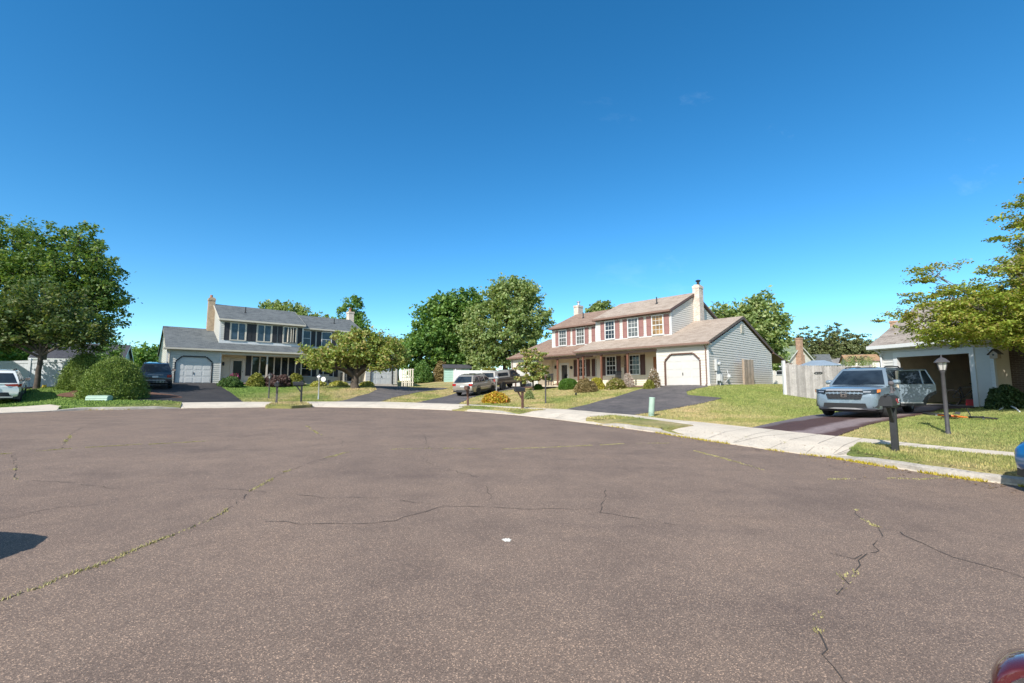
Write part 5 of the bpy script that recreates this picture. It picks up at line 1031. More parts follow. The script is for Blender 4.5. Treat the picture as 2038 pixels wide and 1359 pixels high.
shrub('golden_bush','yellow leaved bush beyond the pickup truck roof',sh_at(975,741,53.5),1.5,.8,1.75,2600,.12,'goldg',seed=52)
shrub('boundary_bush','dark bush between the hedgerow trees and the shed',facing(878,60),1.1,1.0,2.6,2600,.13,'russet',seed=53)
shrub('boundary_bush','dark green bush at the foot of the hedgerow tree',facing(840,59),1.6,1.3,2.6,4200,.14,'deep',seed=54)

# the street behind the viewer: what windows and car paint mirror
for i,(x,y,h) in enumerate([(-46,-30,9),(-34,-38,10),(-22,-34,8),(-10,-40,10),(2,-36,9),(14,-40,10),(26,-34,9),(38,-30,10),(-58,-18,9),(50,-16,9),(-52,-6,8)]):
    tree('street_tree','tree on the street behind the viewer, number %s along the row'%('one two three four five six seven eight nine ten eleven'.split()[i]),'tree',(x,y),[(0,0,h*.5,4.2,4.2,h*.3),(1,0,h*.75,3,3,h*.25),(-2,1,h*.4,3,3,h*.28)],(3,.3),110,26,1.2,.5,'deep',seed=90+i,twigs=6,group='trees on the street behind the viewer',z=-.5)
# ---------------------------------------------------------------- vehicles (local frame: +x forward, +y left)
class Car: pass
def lerp(a,b,t): return a+(b-a)*t
def interp(st,x):
    st=sorted(st)
    if x<=st[0][0]: return st[0][1:]
    for p,q in zip(st[:-1],st[1:]):
        if x<=q[0]:
            t=(x-p[0])/(q[0]-p[0]); return tuple(lerp(a,b,t) for a,b in zip(p[1:],q[1:]))
    return st[-1][1:]
PROF=[(.0,0),(.84,0),(.955,.07),(.985,.22),(1.0,.48),(.992,.66),(.97,.82),(.925,.93),(.83,.985),(.5,1.02),(0,1.035)]
def section(x,zb,zt,hw):
    h=zt-zb; right=[(x,-hw*a,zb+h*b) for a,b in PROF]; left=[(x,hw*a,zb+h*b) for a,b in PROF[1:-1]][::-1]
    return right+left
def side_y(st,x,z):
    zb,zt,hw=interp(st,x); f=(z-zb)/(zt-zb); P=PROF
    for (a,b),(c,d) in zip(P[:-1],P[1:]):
        if b<=f<=d and d>b: return hw*lerp(a,c,(f-b)/(d-b))
    return hw*.9
def wheel(root,x,y,r,w,rim,sg,spokes=5,yaw=0):
    t=MB(); t.lathe([(r*.62,-w/2),(r*.9,-w/2),(r*.985,-w*.36),(r,-w*.2),(r,w*.2),(r*.985,w*.36),(r*.9,w/2),(r*.62,w/2),(r*.60,0)],(0,0,0),28,axis='y')
    o=t.build('wheel',M['tyre'],root,smooth=45); o.location=(x,y,r)
    k=MB(); e=sg*w*.40; k.lathe([(r*.66,e-sg*.03),(r*.66,e+sg*.015),(r*.60,e+sg*.02),(r*.58,e-sg*.06)],(0,0,0),26,axis='y')
    k.lathe([(r*.6,e-sg*.075),(.001,e-sg*.075)],(0,0,0),26,axis='y',mi=1); k.lathe([(r*.13,e-sg*.06),(r*.13,e+sg*.005),(.001,e+sg*.01)],(0,0,0),14,axis='y')
    for i in range(spokes):
        a=2*math.pi*i/spokes+.3; c,s=math.cos(a),math.sin(a)
        for d in (-.09,.09):
            p0=(c*r*.1-s*r*d*.5,s*r*.1+c*r*d*.5); p1=(c*r*.6-s*r*d*1.6,s*r*.6+c*r*d*1.6); q=r*.045
            k.add([(p0[0]-s*q*-1,e,p0[1]-c*q),(p0[0]+s*q*-1,e,p0[1]+c*q),(p1[0]+s*q*-1,e,p1[1]+c*q),(p1[0]-s*q*-1,e,p1[1]-c*q),
                   (p0[0]+s*q,e-sg*.05,p0[1]-c*q),(p0[0]-s*q,e-sg*.05,p0[1]+c*q),(p1[0]-s*q,e-sg*.05,p1[1]+c*q),(p1[0]+s*q,e-sg*.05,p1[1]-c*q)],[(0,1,2,3),(0,4,5,1),(1,5,6,2),(2,6,7,3),(3,7,4,0)])
    k.build('rim',[rim,M['plastic']],o,smooth=40); return o
def cabin_pts(c,t):                                      # plan of the greenhouse at height fraction t: rear x, front x, half width, z
    k=t+.10*math.sin(math.pi*t)
    return lerp(c['rb'],c['rt'],t-.06*math.sin(math.pi*t) if c['rb']<c['rt'] else t), lerp(c['fb'],c['ft'],t+.06*math.sin(math.pi*t)*-1), lerp(c['wb'],c['wr'],t**1.25), lerp(c['zb'],c['zt'],t)
def cab_loop(c,t,n=7):
    xr,xf,w,z=cabin_pts(c,t); bw=c.get('bow',.12); rw=c.get('rbow',.06); P=[]
    for i in range(n+1): y=-w+2*w*i/n; P.append((xf+bw*(1-(y/w)**2),y,z))
    for i in range(1,5): P.append((lerp(xf,xr,i/5),w,z))
    for i in range(n+1): y=w-2*w*i/n; P.append((xr-rw*(1-(y/w)**2),y,z))
    for i in range(1,5): P.append((lerp(xr,xf,i/5),-w,z))
    return P
def pane_side(root,c,sg,poly,name='side_window',m=None,off=.006,th=.012):   # poly of (x, t) points on the side of the greenhouse
    mb=MB(); N=14; P=[]
    for (x0,t0),(x1,t1) in zip(poly,poly[1:]+poly[:1]):
        for i in range(4): P.append((lerp(x0,x1,i/4),lerp(t0,t1,i/4)))
    mb.prism([(x,sg*(cabin_pts(c,t)[2]+off),cabin_pts(c,t)[3]) for x,t in P],(0,-sg*th,0)); return mb.build(name,m or M['carglass'],root)
def pane_end(root,c,front,t0,t1,wf0,wf1,name,m=None,off=.008):
    mb=MB(); n=10; rows=[]
    for j in range(7):
        t=lerp(t0,t1,j/6); xr,xf,w,z=cabin_pts(c,t); row=[]
        for i in range(n+1):
            y=-w+2*w*i/n; y*=lerp(wf0,wf1,j/6); q=1-(y/w)**2; row.append(((xf+c.get('bow',.12)*q+off) if front else (xr-c.get('rbow',.06)*q-off),y,z))
        rows.append(row)
    V=[p for r_ in rows for p in r_]; mb.add(V,[(j*(n+1)+i,j*(n+1)+i+1,(j+1)*(n+1)+i+1,(j+1)*(n+1)+i) for j in range(6) for i in range(n)])
    return mb.build(name,m or M['carglass'],root,smooth=180)
def boolean_wells(o,wells,mats):
    cut=MB()
    for x,y0,y1,r in wells:
        n=28; b=len(cut.v)
        cut.lathe([(r,min(y0,y1)),(r,max(y0,y1))],(x,0,r*.93),n,axis='y')
    co=cut.build('cutter',mats); co.data.polygons.foreach_set('material_index',[1]*len(co.data.polygons))
    md=o.modifiers.new('b','BOOLEAN'); md.object=co; md.operation='DIFFERENCE'; md.solver='EXACT'
    dg=bpy.context.evaluated_depsgraph_get(); me=bpy.data.meshes.new_from_object(o.evaluated_get(dg)); o.modifiers.clear(); o.data=me
    bpy.data.objects.remove(co,do_unlink=True)
    me.shade_smooth(); me.set_sharp_from_angle(angle=R(38))
def vehicle(name,label,cat,loc,heading,st,c,pt,wh,cladding=False,rails=None,group='cars parked at the houses',rim=None,tilt=None):
    root=thing(name,label,cat,loc,heading,group)
    if tilt is not None: root.rotation_euler=(tilt[1],tilt[0],heading)
    mb=MB(); xs=[s[0] for s in st]; fine=sorted(set(xs+[lerp(min(xs),max(xs),i/40) for i in range(41)]))
    mb.loft([section(x,*interp(st,x)) for x in fine]); body=mb.build('body',[pt,M['plastic']],root)
    r,w,wx,ty=wh['r'],wh['w'],wh['x'],wh['y']; wells=[]
    for x in wx:
        for sg in (-1,1): wells.append((x,sg*(ty-w*.9),sg*2.0,r*1.16))
    boolean_wells(body,wells,[pt,M['plastic']])
    mb=MB(); lv=[0,.15,.35,.55,.75,.9,.97,1.0]; loops=[cab_loop(c,t) for t in lv]
    xr,xf,w_,z=cabin_pts(c,1.0); zc=z
    loops.append([(lerp((xr+xf)/2,p[0],.93),p[1]*.92,zc+.018) for p in loops[-1]]); loops.append([(lerp((xr+xf)/2,p[0],.6),p[1]*.6,zc+.045) for p in loops[-2]]); mb.loft([[(p[0],p[1],p[2]-.03) for p in loops[0]]]+loops)
    mb.build('cabin',pt,root,smooth=45)
    for x in wx:
        for sg in (-1,1): wheel(root,x,sg*(ty-w/2+.02),r,w,rim or M['rim'],sg)
    for sg in (-1,1):                                     # arch cladding following the body side
        mb=MB(); P=[]
        if cladding:
            for x in wx:
                ring=[]
                for i in range(17):
                    a=math.pi*(-.08+1.16*i/16); pr=[]
                    for rr_ in (r*1.155,r*1.36):
                        px,pz=x+rr_*math.cos(a),r*.93+rr_*math.sin(a); pz=max(pz,.2); pr.append((px,sg*(side_y(st,px,pz)+.012),pz))
                    ring.append(pr)
                for (a0,a1),(b0,b1) in zip(ring[:-1],ring[1:]):
                    mb.prism([a0,a1,b1,b0],(0,-sg*.03,0))
            x0,x1=wx[0]+r*1.3,wx[1]-r*1.3; zb=interp(st,0)[0]
            for k in range(8):
                xa,xb=lerp(x0,x1,k/8),lerp(x0,x1,(k+1)/8); mb.prism([(xa,sg*(side_y(st,xa,zb+.05)+.01),zb+.02),(xb,sg*(side_y(st,xb,zb+.05)+.01),zb+.02),(xb,sg*(side_y(st,xb,zb+.2)+.012),zb+.17),(xa,sg*(side_y(st,xa,zb+.2)+.012),zb+.17)],(0,-sg*.03,0))
            mb.build('wheel_arch_cladding',M['plastic'],root)
        if rails:
            k=MB(); x0,x1=rails; k.tube([(x0,sg*(c['wr']-.07),c['zt']+.01),(x0+.12,sg*(c['wr']-.07),c['zt']+.06),(x1-.15,sg*(c['wr']-.07),c['zt']+.06),(x1,sg*(c['wr']-.07),c['zt']+.01)],.024,6); k.build('roof_rail',M['plastic'],root)
        k=MB(); mx_=cabin_pts(c,.12)[1]-.32; my=c['wb']; oc,vc=.14,c['zb']+.115
        el=lambda x,q: [(x,sg*(my+oc+.125*q*(abs(math.cos(a))**.75)*(1 if math.cos(a)>=0 else -1)),vc+.085*q*(abs(math.sin(a))**.75)*(1 if math.sin(a)>=0 else -1)) for a in [2*math.pi*i/24 for i in range(24)]]
        k.loft([el(mx_-.10,.96),el(mx_-.095,1.0),el(mx_-.04,.99),el(mx_+.02,.9),el(mx_+.06,.7),el(mx_+.075,.4)]); k.box(mx_-.03,mx_+.03,sg*(my-.05),sg*(my+.08),c['zb']+.04,c['zb']+.085,1)
        wm=k.build('wing_mirror',[pt,M['plastic']],root,smooth=50)
        g=MB(); g.prism(el(mx_-.101,.86),(-.004,0,0)); g.build('mirror_glass',M['chrome'],wm)
    return root
def seams(root,st,xs,z0,z1,sg):                          # shut lines
    for x in xs:
        mb=MB(); P=[(x,sg*(side_y(st,x,lerp(z0,z1,i/8))+.001),lerp(z0,z1,i/8)) for i in range(9)]
        for a,b in zip(P[:-1],P[1:]): mb.add([(a[0]-.007,a[1],a[2]),(a[0]+.007,a[1],a[2]),(b[0]+.007,b[1],b[2]),(b[0]-.007,b[1],b[2])],[(0,1,2,3)])
        mb.build('door_seam',M['plastic'],root)
def endbox(root,name,m,x,y0,y1,z0,z1,d=.03,bev=.01): return MB().box(x-d,x+d,y0,y1,z0,z1).build(name,m,root,bevel=bev)
def suv_st(L_,W,belt,hood,gc,fbx,nose=.0,rear=.86):      # stations: x, bottom, top, half width
    h=W/2; f=L_/2; return [(-f,.50,belt-.16,h*rear),(-f+.05,.40,belt-.03,h*.93),(-f+.22,gc+.05,belt,h*.985),(-f+.6,gc,belt,h),(fbx-.2,gc,belt,h),(fbx+.12,gc,belt-.02,h),(fbx+.5,gc,lerp(belt,hood,.4),h),(f-.45,gc+.01,hood,h*.985),(f-.18,gc+.05,hood-.05,h*.93),(f-.06,gc+.12,hood-.13,h*.86),(f,gc+.2,hood-.24,h*.76)]
# --- blue grey suv with its rear door open
FL=np.array([13.33,16.65]); FRw=np.array([12.26,17.90]); f2=np.array([-.80,-.60])
mid=(FL+FRw)/2; cpos=mid-f2*1.445; zc=(tz(*FL)+tz(*FRw))/2; rpos=mid-f2*2.89; zr_=tz(*rpos)+.03; tl=math.atan2(zr_-zc,2.89)
H_=math.atan2(f2[1],f2[0])
st=suv_st(5.05,1.99,1.16,1.10,.27,.98); st[-1]=(2.525,.42,.92,.80); st[-2]=(2.47,.36,1.0,.88); st[-3]=(2.36,.31,1.06,.94); st[-4]=(2.08,.28,1.10,.98)
c=dict(rb=-2.30,rt=-1.95,fb=1.05,ft=.25,wb=.93,wr=.70,zb=1.14,zt=1.76,bow=.16)
pilot=vehicle('parked_suv','blue grey suv with black grille and open rear door in the brown drive','car',(cpos[0],cpos[1],(zc+zr_)/2+.03),H_,st,c,M['pBlueGrey'],dict(r=.375,w=.25,x=(-1.445,1.445),y=.99),True,(-1.75,.15),rim=M['rim'],tilt=(tl,0))
pane_end(pilot,c,True,.05,.90,.90,.86,'windscreen'); pane_end(pilot,c,False,.12,.85,.85,.8,'rear_window')
for sg in (-1,1):
    pane_side(pilot,c,sg,[(.93,.10),(.40,.86),(.0,.90),(-.02,.08)]); pane_side(pilot,c,sg,[(-.12,.08),(-.1,.9),(-.98,.88),(-1.0,.1)]); pane_side(pilot,c,sg,[(-1.12,.1),(-1.1,.86),(-1.72,.8),(-1.98,.2)]); seams(pilot,st,(1.02,-.05),.34,1.1,sg); 
g=MB(); g.add([(2.50,-.62,1.0),(2.50,.62,1.0),(2.56,.50,.70),(2.56,-.50,.70),(2.40,-.62,1.0),(2.40,.62,1.0),(2.40,.50,.70),(2.40,-.50,.70)],[(0,1,2,3),(4,7,6,5),(0,4,5,1),(1,5,6,2),(2,6,7,3),(3,7,4,0)]); gr=g.build('grille',M['black'],pilot)
b=MB()
for i in range(4):
    z=.745+.065*i; y=.5+.028*i
    for j in range(9): b.box(2.525-.006*i+.0,2.565-.012*i,-y+2*y*j/9+.02,-y+2*y*(j+1)/9-.02,z,z+.022)
b.build('grille_bars',M['plastic'],gr)
hb=MB(); x=2.555                                          # the chrome H emblem
for s_ in (-1,1): hb.prism([(x,s_*.075,.92),(x,s_*.045,.92),(x,s_*.038,.79),(x,s_*.062,.79)],(.02,0,0))
hb.box(x,x+.02,-.045,.045,.845,.87); 
for a,b_,c_,d_ in ((-.105,.105,.935,.948),(-.085,.085,.768,.781)): hb.box(x,x+.015,a,b_,c_,d_)
for s_ in (-1,1): hb.prism([(x,s_*.105,.945),(x,s_*.092,.945),(x,s_*.075,.77),(x,s_*.088,.77)],(.015,0,0))
hb.build('emblem',M['chrome'],gr)
hl=MB(); hl.prism([(2.46,-.55,1.035),(2.46,.55,1.035),(2.52,.55,1.0),(2.52,-.55,1.0)],(0,0,.008)); hl.build('grille_trim',M['silver'],pilot)
for s_ in (-1,1):
    q=MB(); q.add([(2.56,s_*.60,1.02),(2.44,s_*.87,1.04),(2.24,s_*1.0,1.05),(2.27,s_*1.0,.95),(2.48,s_*.86,.89),(2.59,s_*.58,.90)]+[(v[0]-.12,v[1]*.96,v[2]) for v in [(2.56,s_*.60,1.02),(2.44,s_*.87,1.04),(2.24,s_*1.0,1.05),(2.27,s_*1.0,.95),(2.48,s_*.86,.89),(2.59,s_*.58,.90)]],[(0,1,4,5),(1,2,3,4),(0,6,7,1),(1,7,8,2),(5,4,10,11),(4,3,9,10),(0,5,11,6),(2,8,9,3)])
    hh=q.build('headlight',M['carglass'],pilot); q=MB(); q.add([(2.36,s_*.935,1.035),(2.235,s_*1.008,1.04),(2.265,s_*1.008,.955),(2.38,s_*.935,.925)],[(0,1,2,3)]); q.build('indicator',M['amber'],hh)
    q=MB(); q.add([(2.585,s_*.60,.985),(2.50,s_*.80,.985),(2.515,s_*.79,.945),(2.598,s_*.60,.94)],[(0,1,2,3)]); q.build('lamp_lens',M['lens'],hh)
    q=MB(); q.add([(2.50,s_*.78,.66),(2.30,s_*.965,.70),(2.34,s_*.965,.42),(2.50,s_*.82,.42)]+[(2.40,s_*.74,.66),(2.2,s_*.93,.70),(2.24,s_*.93,.42),(2.4,s_*.78,.42)],[(0,1,2,3),(4,7,6,5),(0,4,5,1),(1,5,6,2),(2,6,7,3),(3,7,4,0)]); q.build('fog_lamp_recess',M['plastic'],pilot)
q=MB(); q.add([(2.575,-.62,.56),(2.575,.62,.56),(2.565,.66,.42),(2.565,-.66,.42),(2.4,-.62,.56),(2.4,.62,.56),(2.4,.66,.42),(2.4,-.66,.42)],[(0,1,2,3),(4,7,6,5),(0,4,5,1),(1,5,6,2),(2,6,7,3),(3,7,4,0)]); q.build('lower_grille',M['plastic'],pilot)
q=MB(); q.loft([[(2.44-.35*abs(y)**2.2,y,.34),(2.56-.33*abs(y)**2.2,y,.345),(2.57-.33*abs(y)**2.2,y,.40),(2.45-.35*abs(y)**2.2,y,.41)] for y in np.linspace(-.92,.92,13)]); q.build('skid_plate',M['silver'],pilot,smooth=40)
q=MB(); q.loft([[(2.36-.4*abs(y)**2.2,y,.24),(2.47-.4*abs(y)**2.2,y,.25),(2.53-.4*abs(y)**2.2,y,.335),(2.4-.4*abs(y)**2.2,y,.335)] for y in np.linspace(-.95,.95,13)]); q.build('lower_bumper',M['plastic'],pilot,smooth=40)
MB().box(-.55,.1,-.32,.32,1.80,1.815).build('sunroof',M['carglass'],pilot)
# open rear door, hinged at the centre pillar
dr=thing('rear_door',None,None); del_=dr; dr.parent=pilot; dr.location=(-.04,.99,0); dr.rotation_euler=(0,0,R(-62))
hx=1.06
mb=MB(); outer=[(-.0,.36),(-.62,.36),(-.70,.50),(-.80,.66),(-.95,.78),(-1.06,.86),(-1.06,1.14),(0,1.14)]
mb.prism([(x,-.0,z) for x,z in outer],(0,-.08,0))
mb.add([(0,.0,1.14),(-1.06,.0,1.14),(-1.06,-.08,1.14),(0,-.08,1.14)],[(0,1,2,3)])
for a,b in (((0,1.14),(-.05,1.66)),((-.05,1.66),(-.86,1.66)),((-.86,1.66),(-1.04,1.14)),((-.72,1.14),(-.68,1.66))):
    va,vb=Vector((a[0],-.03-(a[1]-1.14)*.3,a[1])),Vector((b[0],-.03-(b[1]-1.14)*.3,b[1])); mb.tube([va,vb],.028,6)
ob=mb.build('door_panel',M['pBlueGrey'],dr,smooth=40)
q=MB(); q.prism([(-.02,-.04,1.15),(-.71,-.04,1.15),(-.67,-.19,1.65),(-.06,-.19,1.65)],(0,-.008,0)); q.prism([(-.73,-.04,1.15),(-1.02,-.04,1.15),(-.86,-.19,1.65),(-.69,-.19,1.65)],(0,-.008,0)); q.build('door_window',M['carglass'],dr)
q=MB(); q.prism([(-.62,.006,.36),(-.72,.006,.36),(-.80,.006,.56),(-.92,.006,.70),(-1.06,.006,.78),(-1.06,.006,.90),(-.86,.006,.80),(-.72,.006,.66),(-.64,.006,.5)],(0,-.03,0)); q.box(-.66,0,-.02,.018,.34,.44); q.build('door_cladding',M['plastic'],dr)
q=MB(); q.box(-.66,-.0,.0,.022,.44,.485); q.build('door_sill_trim',M['silver'],dr); MB().box(-.95,-.74,.0,.035,1.0,1.04).build('door_handle',M['pBlueGrey'],dr,bevel=.01)
MB().box(-1.0,-.06,.90,.965,.5,1.66).build('door_opening',M['interior'],pilot)
MB().box(.12,.33,.955,.995,.985,1.025).build('door_handle',M['pBlueGrey'],pilot,bevel=.01)
k=MB()
for y in (-.42,.42): k.loft([[(-.25,y-.24,1.1),(-.25,y+.24,1.1),(-.1,y+.24,1.1),(-.1,y-.24,1.1)],[(-.35,y-.2,1.62),(-.35,y+.2,1.62),(-.25,y+.2,1.62),(-.25,y-.2,1.62)]])
# --- charcoal suv on the black drive, seen from behind
c_=np.array(gp(307,776.5)); c_=np.array(at(307,776,30.6)[:2]); hd=math.atan2(.80,-.60); hv=np.array([math.cos(hd),math.sin(hd)]); cp=c_+hv*2.3
st=suv_st(4.74,1.86,1.08,1.05,.30,.95,rear=.93); c=dict(rb=-2.28,rt=-2.02,fb=1.0,ft=.35,wb=.86,wr=.66,zb=1.06,zt=1.70,rbow=.05)
z0,z1=tz(*(c_+hv*.9)),tz(*(c_+hv*3.6))
jeep=vehicle('parked_suv','charcoal suv seen from behind on the black sealed drive','car',(cp[0],cp[1],(z0+z1)/2+.03),hd,st,c,M['pCharcoal'],dict(r=.36,w=.24,x=(-1.4,1.4),y=.92),False,(-1.75,.2),tilt=(-math.atan2(z1-z0,2.8),0))
pane_end(jeep,c,False,.12,.86,.88,.84,'rear_window'); pane_end(jeep,c,True,.06,.9,.9,.86,'windscreen')
for sg in (-1,1):
    pane_side(jeep,c,sg,[(.86,.1),(.42,.86),(0,.88),(0,.1)]); pane_side(jeep,c,sg,[(-.1,.1),(-.1,.88),(-1.0,.88),(-1.0,.1)]); pane_side(jeep,c,sg,[(-1.12,.12),(-1.1,.85),(-1.85,.82),(-1.98,.15)])
    q=MB(); q.box(-2.40,-2.28,sg*.62,sg*.885,.80,.98); q.build('tail_light',M['tail'],jeep,bevel=.015)
endbox(jeep,'number_plate',M['plate'],-2.39,-.16,.16,.78,.90); endbox(jeep,'tailgate_trim',M['silver'],-2.385,-.42,.42,.945,.985); 
q=MB(); q.loft([[(-2.47+.3*abs(y)**2.5,y,.44),(-2.3,y,.44),(-2.3,y,.66),(-2.45+.3*abs(y)**2.5,y,.66)] for y in np.linspace(-.9,.9,9)]); q.build('rear_bumper',M['pCharcoal'],jeep,smooth=40)
endbox(jeep,'bumper_trim',M['silver'],-2.47,-.55,.55,.60,.635,.012); q=MB(); q.tube([(-2.36,0,1.12),(-2.34,.2,1.13),(-2.33,.42,1.14)],.012,5); q.build('rear_wiper',M['plastic'],jeep)
# --- champagne wagon
c_=np.array(at(925,788,36.2)[:2]); hd=math.atan2(.93,.37); hv=np.array([math.cos(hd),math.sin(hd)]); cp=c_+hv*2.0
st=suv_st(4.80,1.84,1.03,.98,.28,1.05,rear=.9); c=dict(rb=-2.32,rt=-1.72,fb=1.15,ft=.30,wb=.85,wr=.64,zb=1.01,zt=1.60,rbow=.08)
z0,z1=tz(*(c_+hv*.6)),tz(*(c_+hv*3.3))
wag=vehicle('parked_wagon','champagne wagon with black roof rails parked behind the pickup','car',(cp[0],cp[1],(z0+z1)/2+.03),hd,st,c,M['pChamp'],dict(r=.345,w=.23,x=(-1.37,1.37),y=.915),True,(-1.5,.2),tilt=(-math.atan2(z1-z0,2.74),0))
pane_end(wag,c,False,.08,.88,.9,.84,'rear_window'); pane_end(wag,c,True,.06,.9,.9,.86,'windscreen')
for sg in (-1,1):
    pane_side(wag,c,sg,[(.98,.1),(.42,.84),(.02,.88),(0,.1)]); pane_side(wag,c,sg,[(-.1,.1),(-.1,.88),(-.95,.86),(-1.0,.1)]); pane_side(wag,c,sg,[(-1.1,.1),(-1.08,.84),(-1.55,.76),(-1.9,.16)]); seams(wag,st,(1.0,-.05,-1.0),.36,.96,sg)
    q=MB(); q.box(-2.41,-2.24,sg*.55,sg*.865,.80,.98); q.build('tail_light',M['tail'],wag,bevel=.02); MB().box(.1,.28,sg*.9,sg*.935,.86,.89).build('door_handle',M['pChamp'],wag)
endbox(wag,'number_plate',M['plate'],-2.405,-.17,.17,.72,.84); endbox(wag,'tailgate_trim',M['silver'],-2.40,-.5,.5,.88,.92,.02)
q=MB(); q.loft([[(-2.46+.3*abs(y)**2.5,y,.34),(-2.25,y,.32),(-2.25,y,.5),(-2.45+.3*abs(y)**2.5,y,.5)] for y in np.linspace(-.88,.88,9)]); q.build('rear_bumper',M['plastic'],wag,smooth=40)
q=MB(); [q.box(x,x+.07,-.52,.52,1.685,1.72) for x in (-1.15,-.15)]; q.build('roof_bars',M['plastic'],wag); 
# --- grey brown pickup with a pale cap
c_=np.array(at(974,779,40.2)[:2]); hd=math.atan2(.80,.60); hv=np.array([math.cos(hd),math.sin(hd)]); cp=c_+hv*2.35
st=[(-2.55,.55,1.06,.86),(-2.5,.5,1.10,.88),(-2.3,.46,1.11,.89),(-.4,.46,1.11,.89),(.9,.46,1.11,.89),(1.2,.46,1.10,.88),(1.6,.46,1.06,.88),(2.2,.47,1.03,.87),(2.42,.5,.98,.82),(2.5,.55,.85,.74)]
c=dict(rb=-.30,rt=-.18,fb=1.15,ft=.45,wb=.84,wr=.66,zb=1.09,zt=1.70,bow=.1,rbow=.02)
z0,z1=tz(*(c_+hv*.8)),tz(*(c_+hv*3.9))
pk=vehicle('pickup_truck','grey brown pickup truck with a pale bed cap beyond the wagon','truck',(cp[0],cp[1],(z0+z1)/2+.03),hd,st,c,M['pPickup'],dict(r=.37,w=.24,x=(-1.45,1.62),y=.885),False,None,tilt=(-math.atan2(z1-z0,3.1),0))
pane_end(pk,c,True,.06,.9,.9,.86,'windscreen'); pane_end(pk,c,False,.2,.85,.8,.8,'rear_window')
for sg in (-1,1): pane_side(pk,c,sg,[(.95,.1),(.5,.84),(-.12,.86),(-.2,.1)]); seams(pk,st,(.98,-.25),.52,1.05,sg)
c2=dict(rb=-2.5,rt=-2.38,fb=-.36,ft=-.36,wb=.84,wr=.72,zb=1.10,zt=1.66,bow=0.0,rbow=.02); mb=MB(); loops=[cab_loop(c2,t) for t in (0,.3,.6,.85,.95,1)]; loops.append([(lerp(-1.42,p[0],.9),p[1]*.85,p[2]+.04) for p in loops[-1]]); loops.append([(lerp(-1.42,p[0],.4),p[1]*.3,p[2]+.06) for p in loops[-2]]); mb.loft(loops); cap=mb.build('bed_cap',M['capw'],pk,smooth=45)
for sg in (-1,1): pane_side(pk,c2,sg,[(-.62,.22),(-.62,.74),(-2.05,.74),(-2.05,.22)],'cap_window'); q=MB(); q.box(-2.56,-2.46,sg*.70,sg*.875,.78,1.02); q.build('tail_light',M['tail'],pk,bevel=.01)
pane_end(pk,c2,False,.12,.84,.82,.8,'cap_rear_window'); q=MB(); q.box(-2.72,-2.5,-.86,.86,.46,.62); q.build('rear_bumper',M['chrome'],pk,bevel=.02)
# --- white suv at the left edge
c_=np.array(at(-18,807,22.2)[:2]); hd=math.atan2(.72,-.69); hv=np.array([math.cos(hd),math.sin(hd)]); cp=c_+hv*2.2
st=suv_st(4.6,1.86,1.06,1.02,.28,.95,rear=.94); c=dict(rb=-2.24,rt=-1.80,fb=1.05,ft=.3,wb=.86,wr=.65,zb=1.04,zt=1.64,rbow=.07)
z0=tz(*(c_+hv*.6)); z1=z0+.14
rav=vehicle('parked_suv','white suv seen from behind at the left edge of the street','car',(cp[0],cp[1],(z0+z1)/2+.03),hd,st,c,M['pWhite'],dict(r=.36,w=.24,x=(-1.35,1.35),y=.92),True,(-1.6,.2),tilt=(-math.atan2(z1-z0,2.7),0))
pane_end(rav,c,False,.06,.84,.92,.86,'rear_window'); pane_end(rav,c,True,.06,.9,.9,.86,'windscreen')
for sg in (-1,1):
    pane_side(rav,c,sg,[(.9,.1),(.4,.84),(0,.88),(0,.1)]); pane_side(rav,c,sg,[(-.1,.1),(-.1,.88),(-1.0,.86),(-1.05,.1)]); pane_side(rav,c,sg,[(-1.15,.12),(-1.12,.82),(-1.6,.72),(-1.9,.2)])
    q=MB(); q.add([(-2.33,sg*.38,1.0),(-2.28,sg*.80,1.03),(-2.0,sg*.945,1.03),(-2.02,sg*.945,.91),(-2.28,sg*.86,.88),(-2.34,sg*.42,.95)]+[(v,y,z) for v,y,z in [(-2.2,sg*.38,1.0),(-2.2,sg*.78,1.03),(-2.0,sg*.9,1.03),(-2.0,sg*.9,.91),(-2.2,sg*.8,.88),(-2.2,sg*.42,.95)]],[(0,1,4,5),(1,2,3,4),(0,6,7,1),(1,7,8,2),(5,4,10,11),(4,3,9,10)]); q.build('tail_light',M['tail'],rav)
endbox(rav,'number_plate',M['plate'],-2.315,-.17,.17,.76,.88); q=MB(); q.loft([[(-2.40+.33*abs(y)**2.5,y,.30),(-2.2,y,.28),(-2.2,y,.62),(-2.37+.33*abs(y)**2.5,y,.62)] for y in np.linspace(-.93,.93,11)]); q.build('rear_bumper',M['plastic'],rav,smooth=40)
endbox(rav,'bumper_trim',M['silver'],-2.38,-.7,.7,.36,.42,.02); q=MB(); q.tube([(-2.36,.62,.33),(-2.2,.62,.33)],.045,8); q.build('exhaust_pipe',M['chrome'],rav)
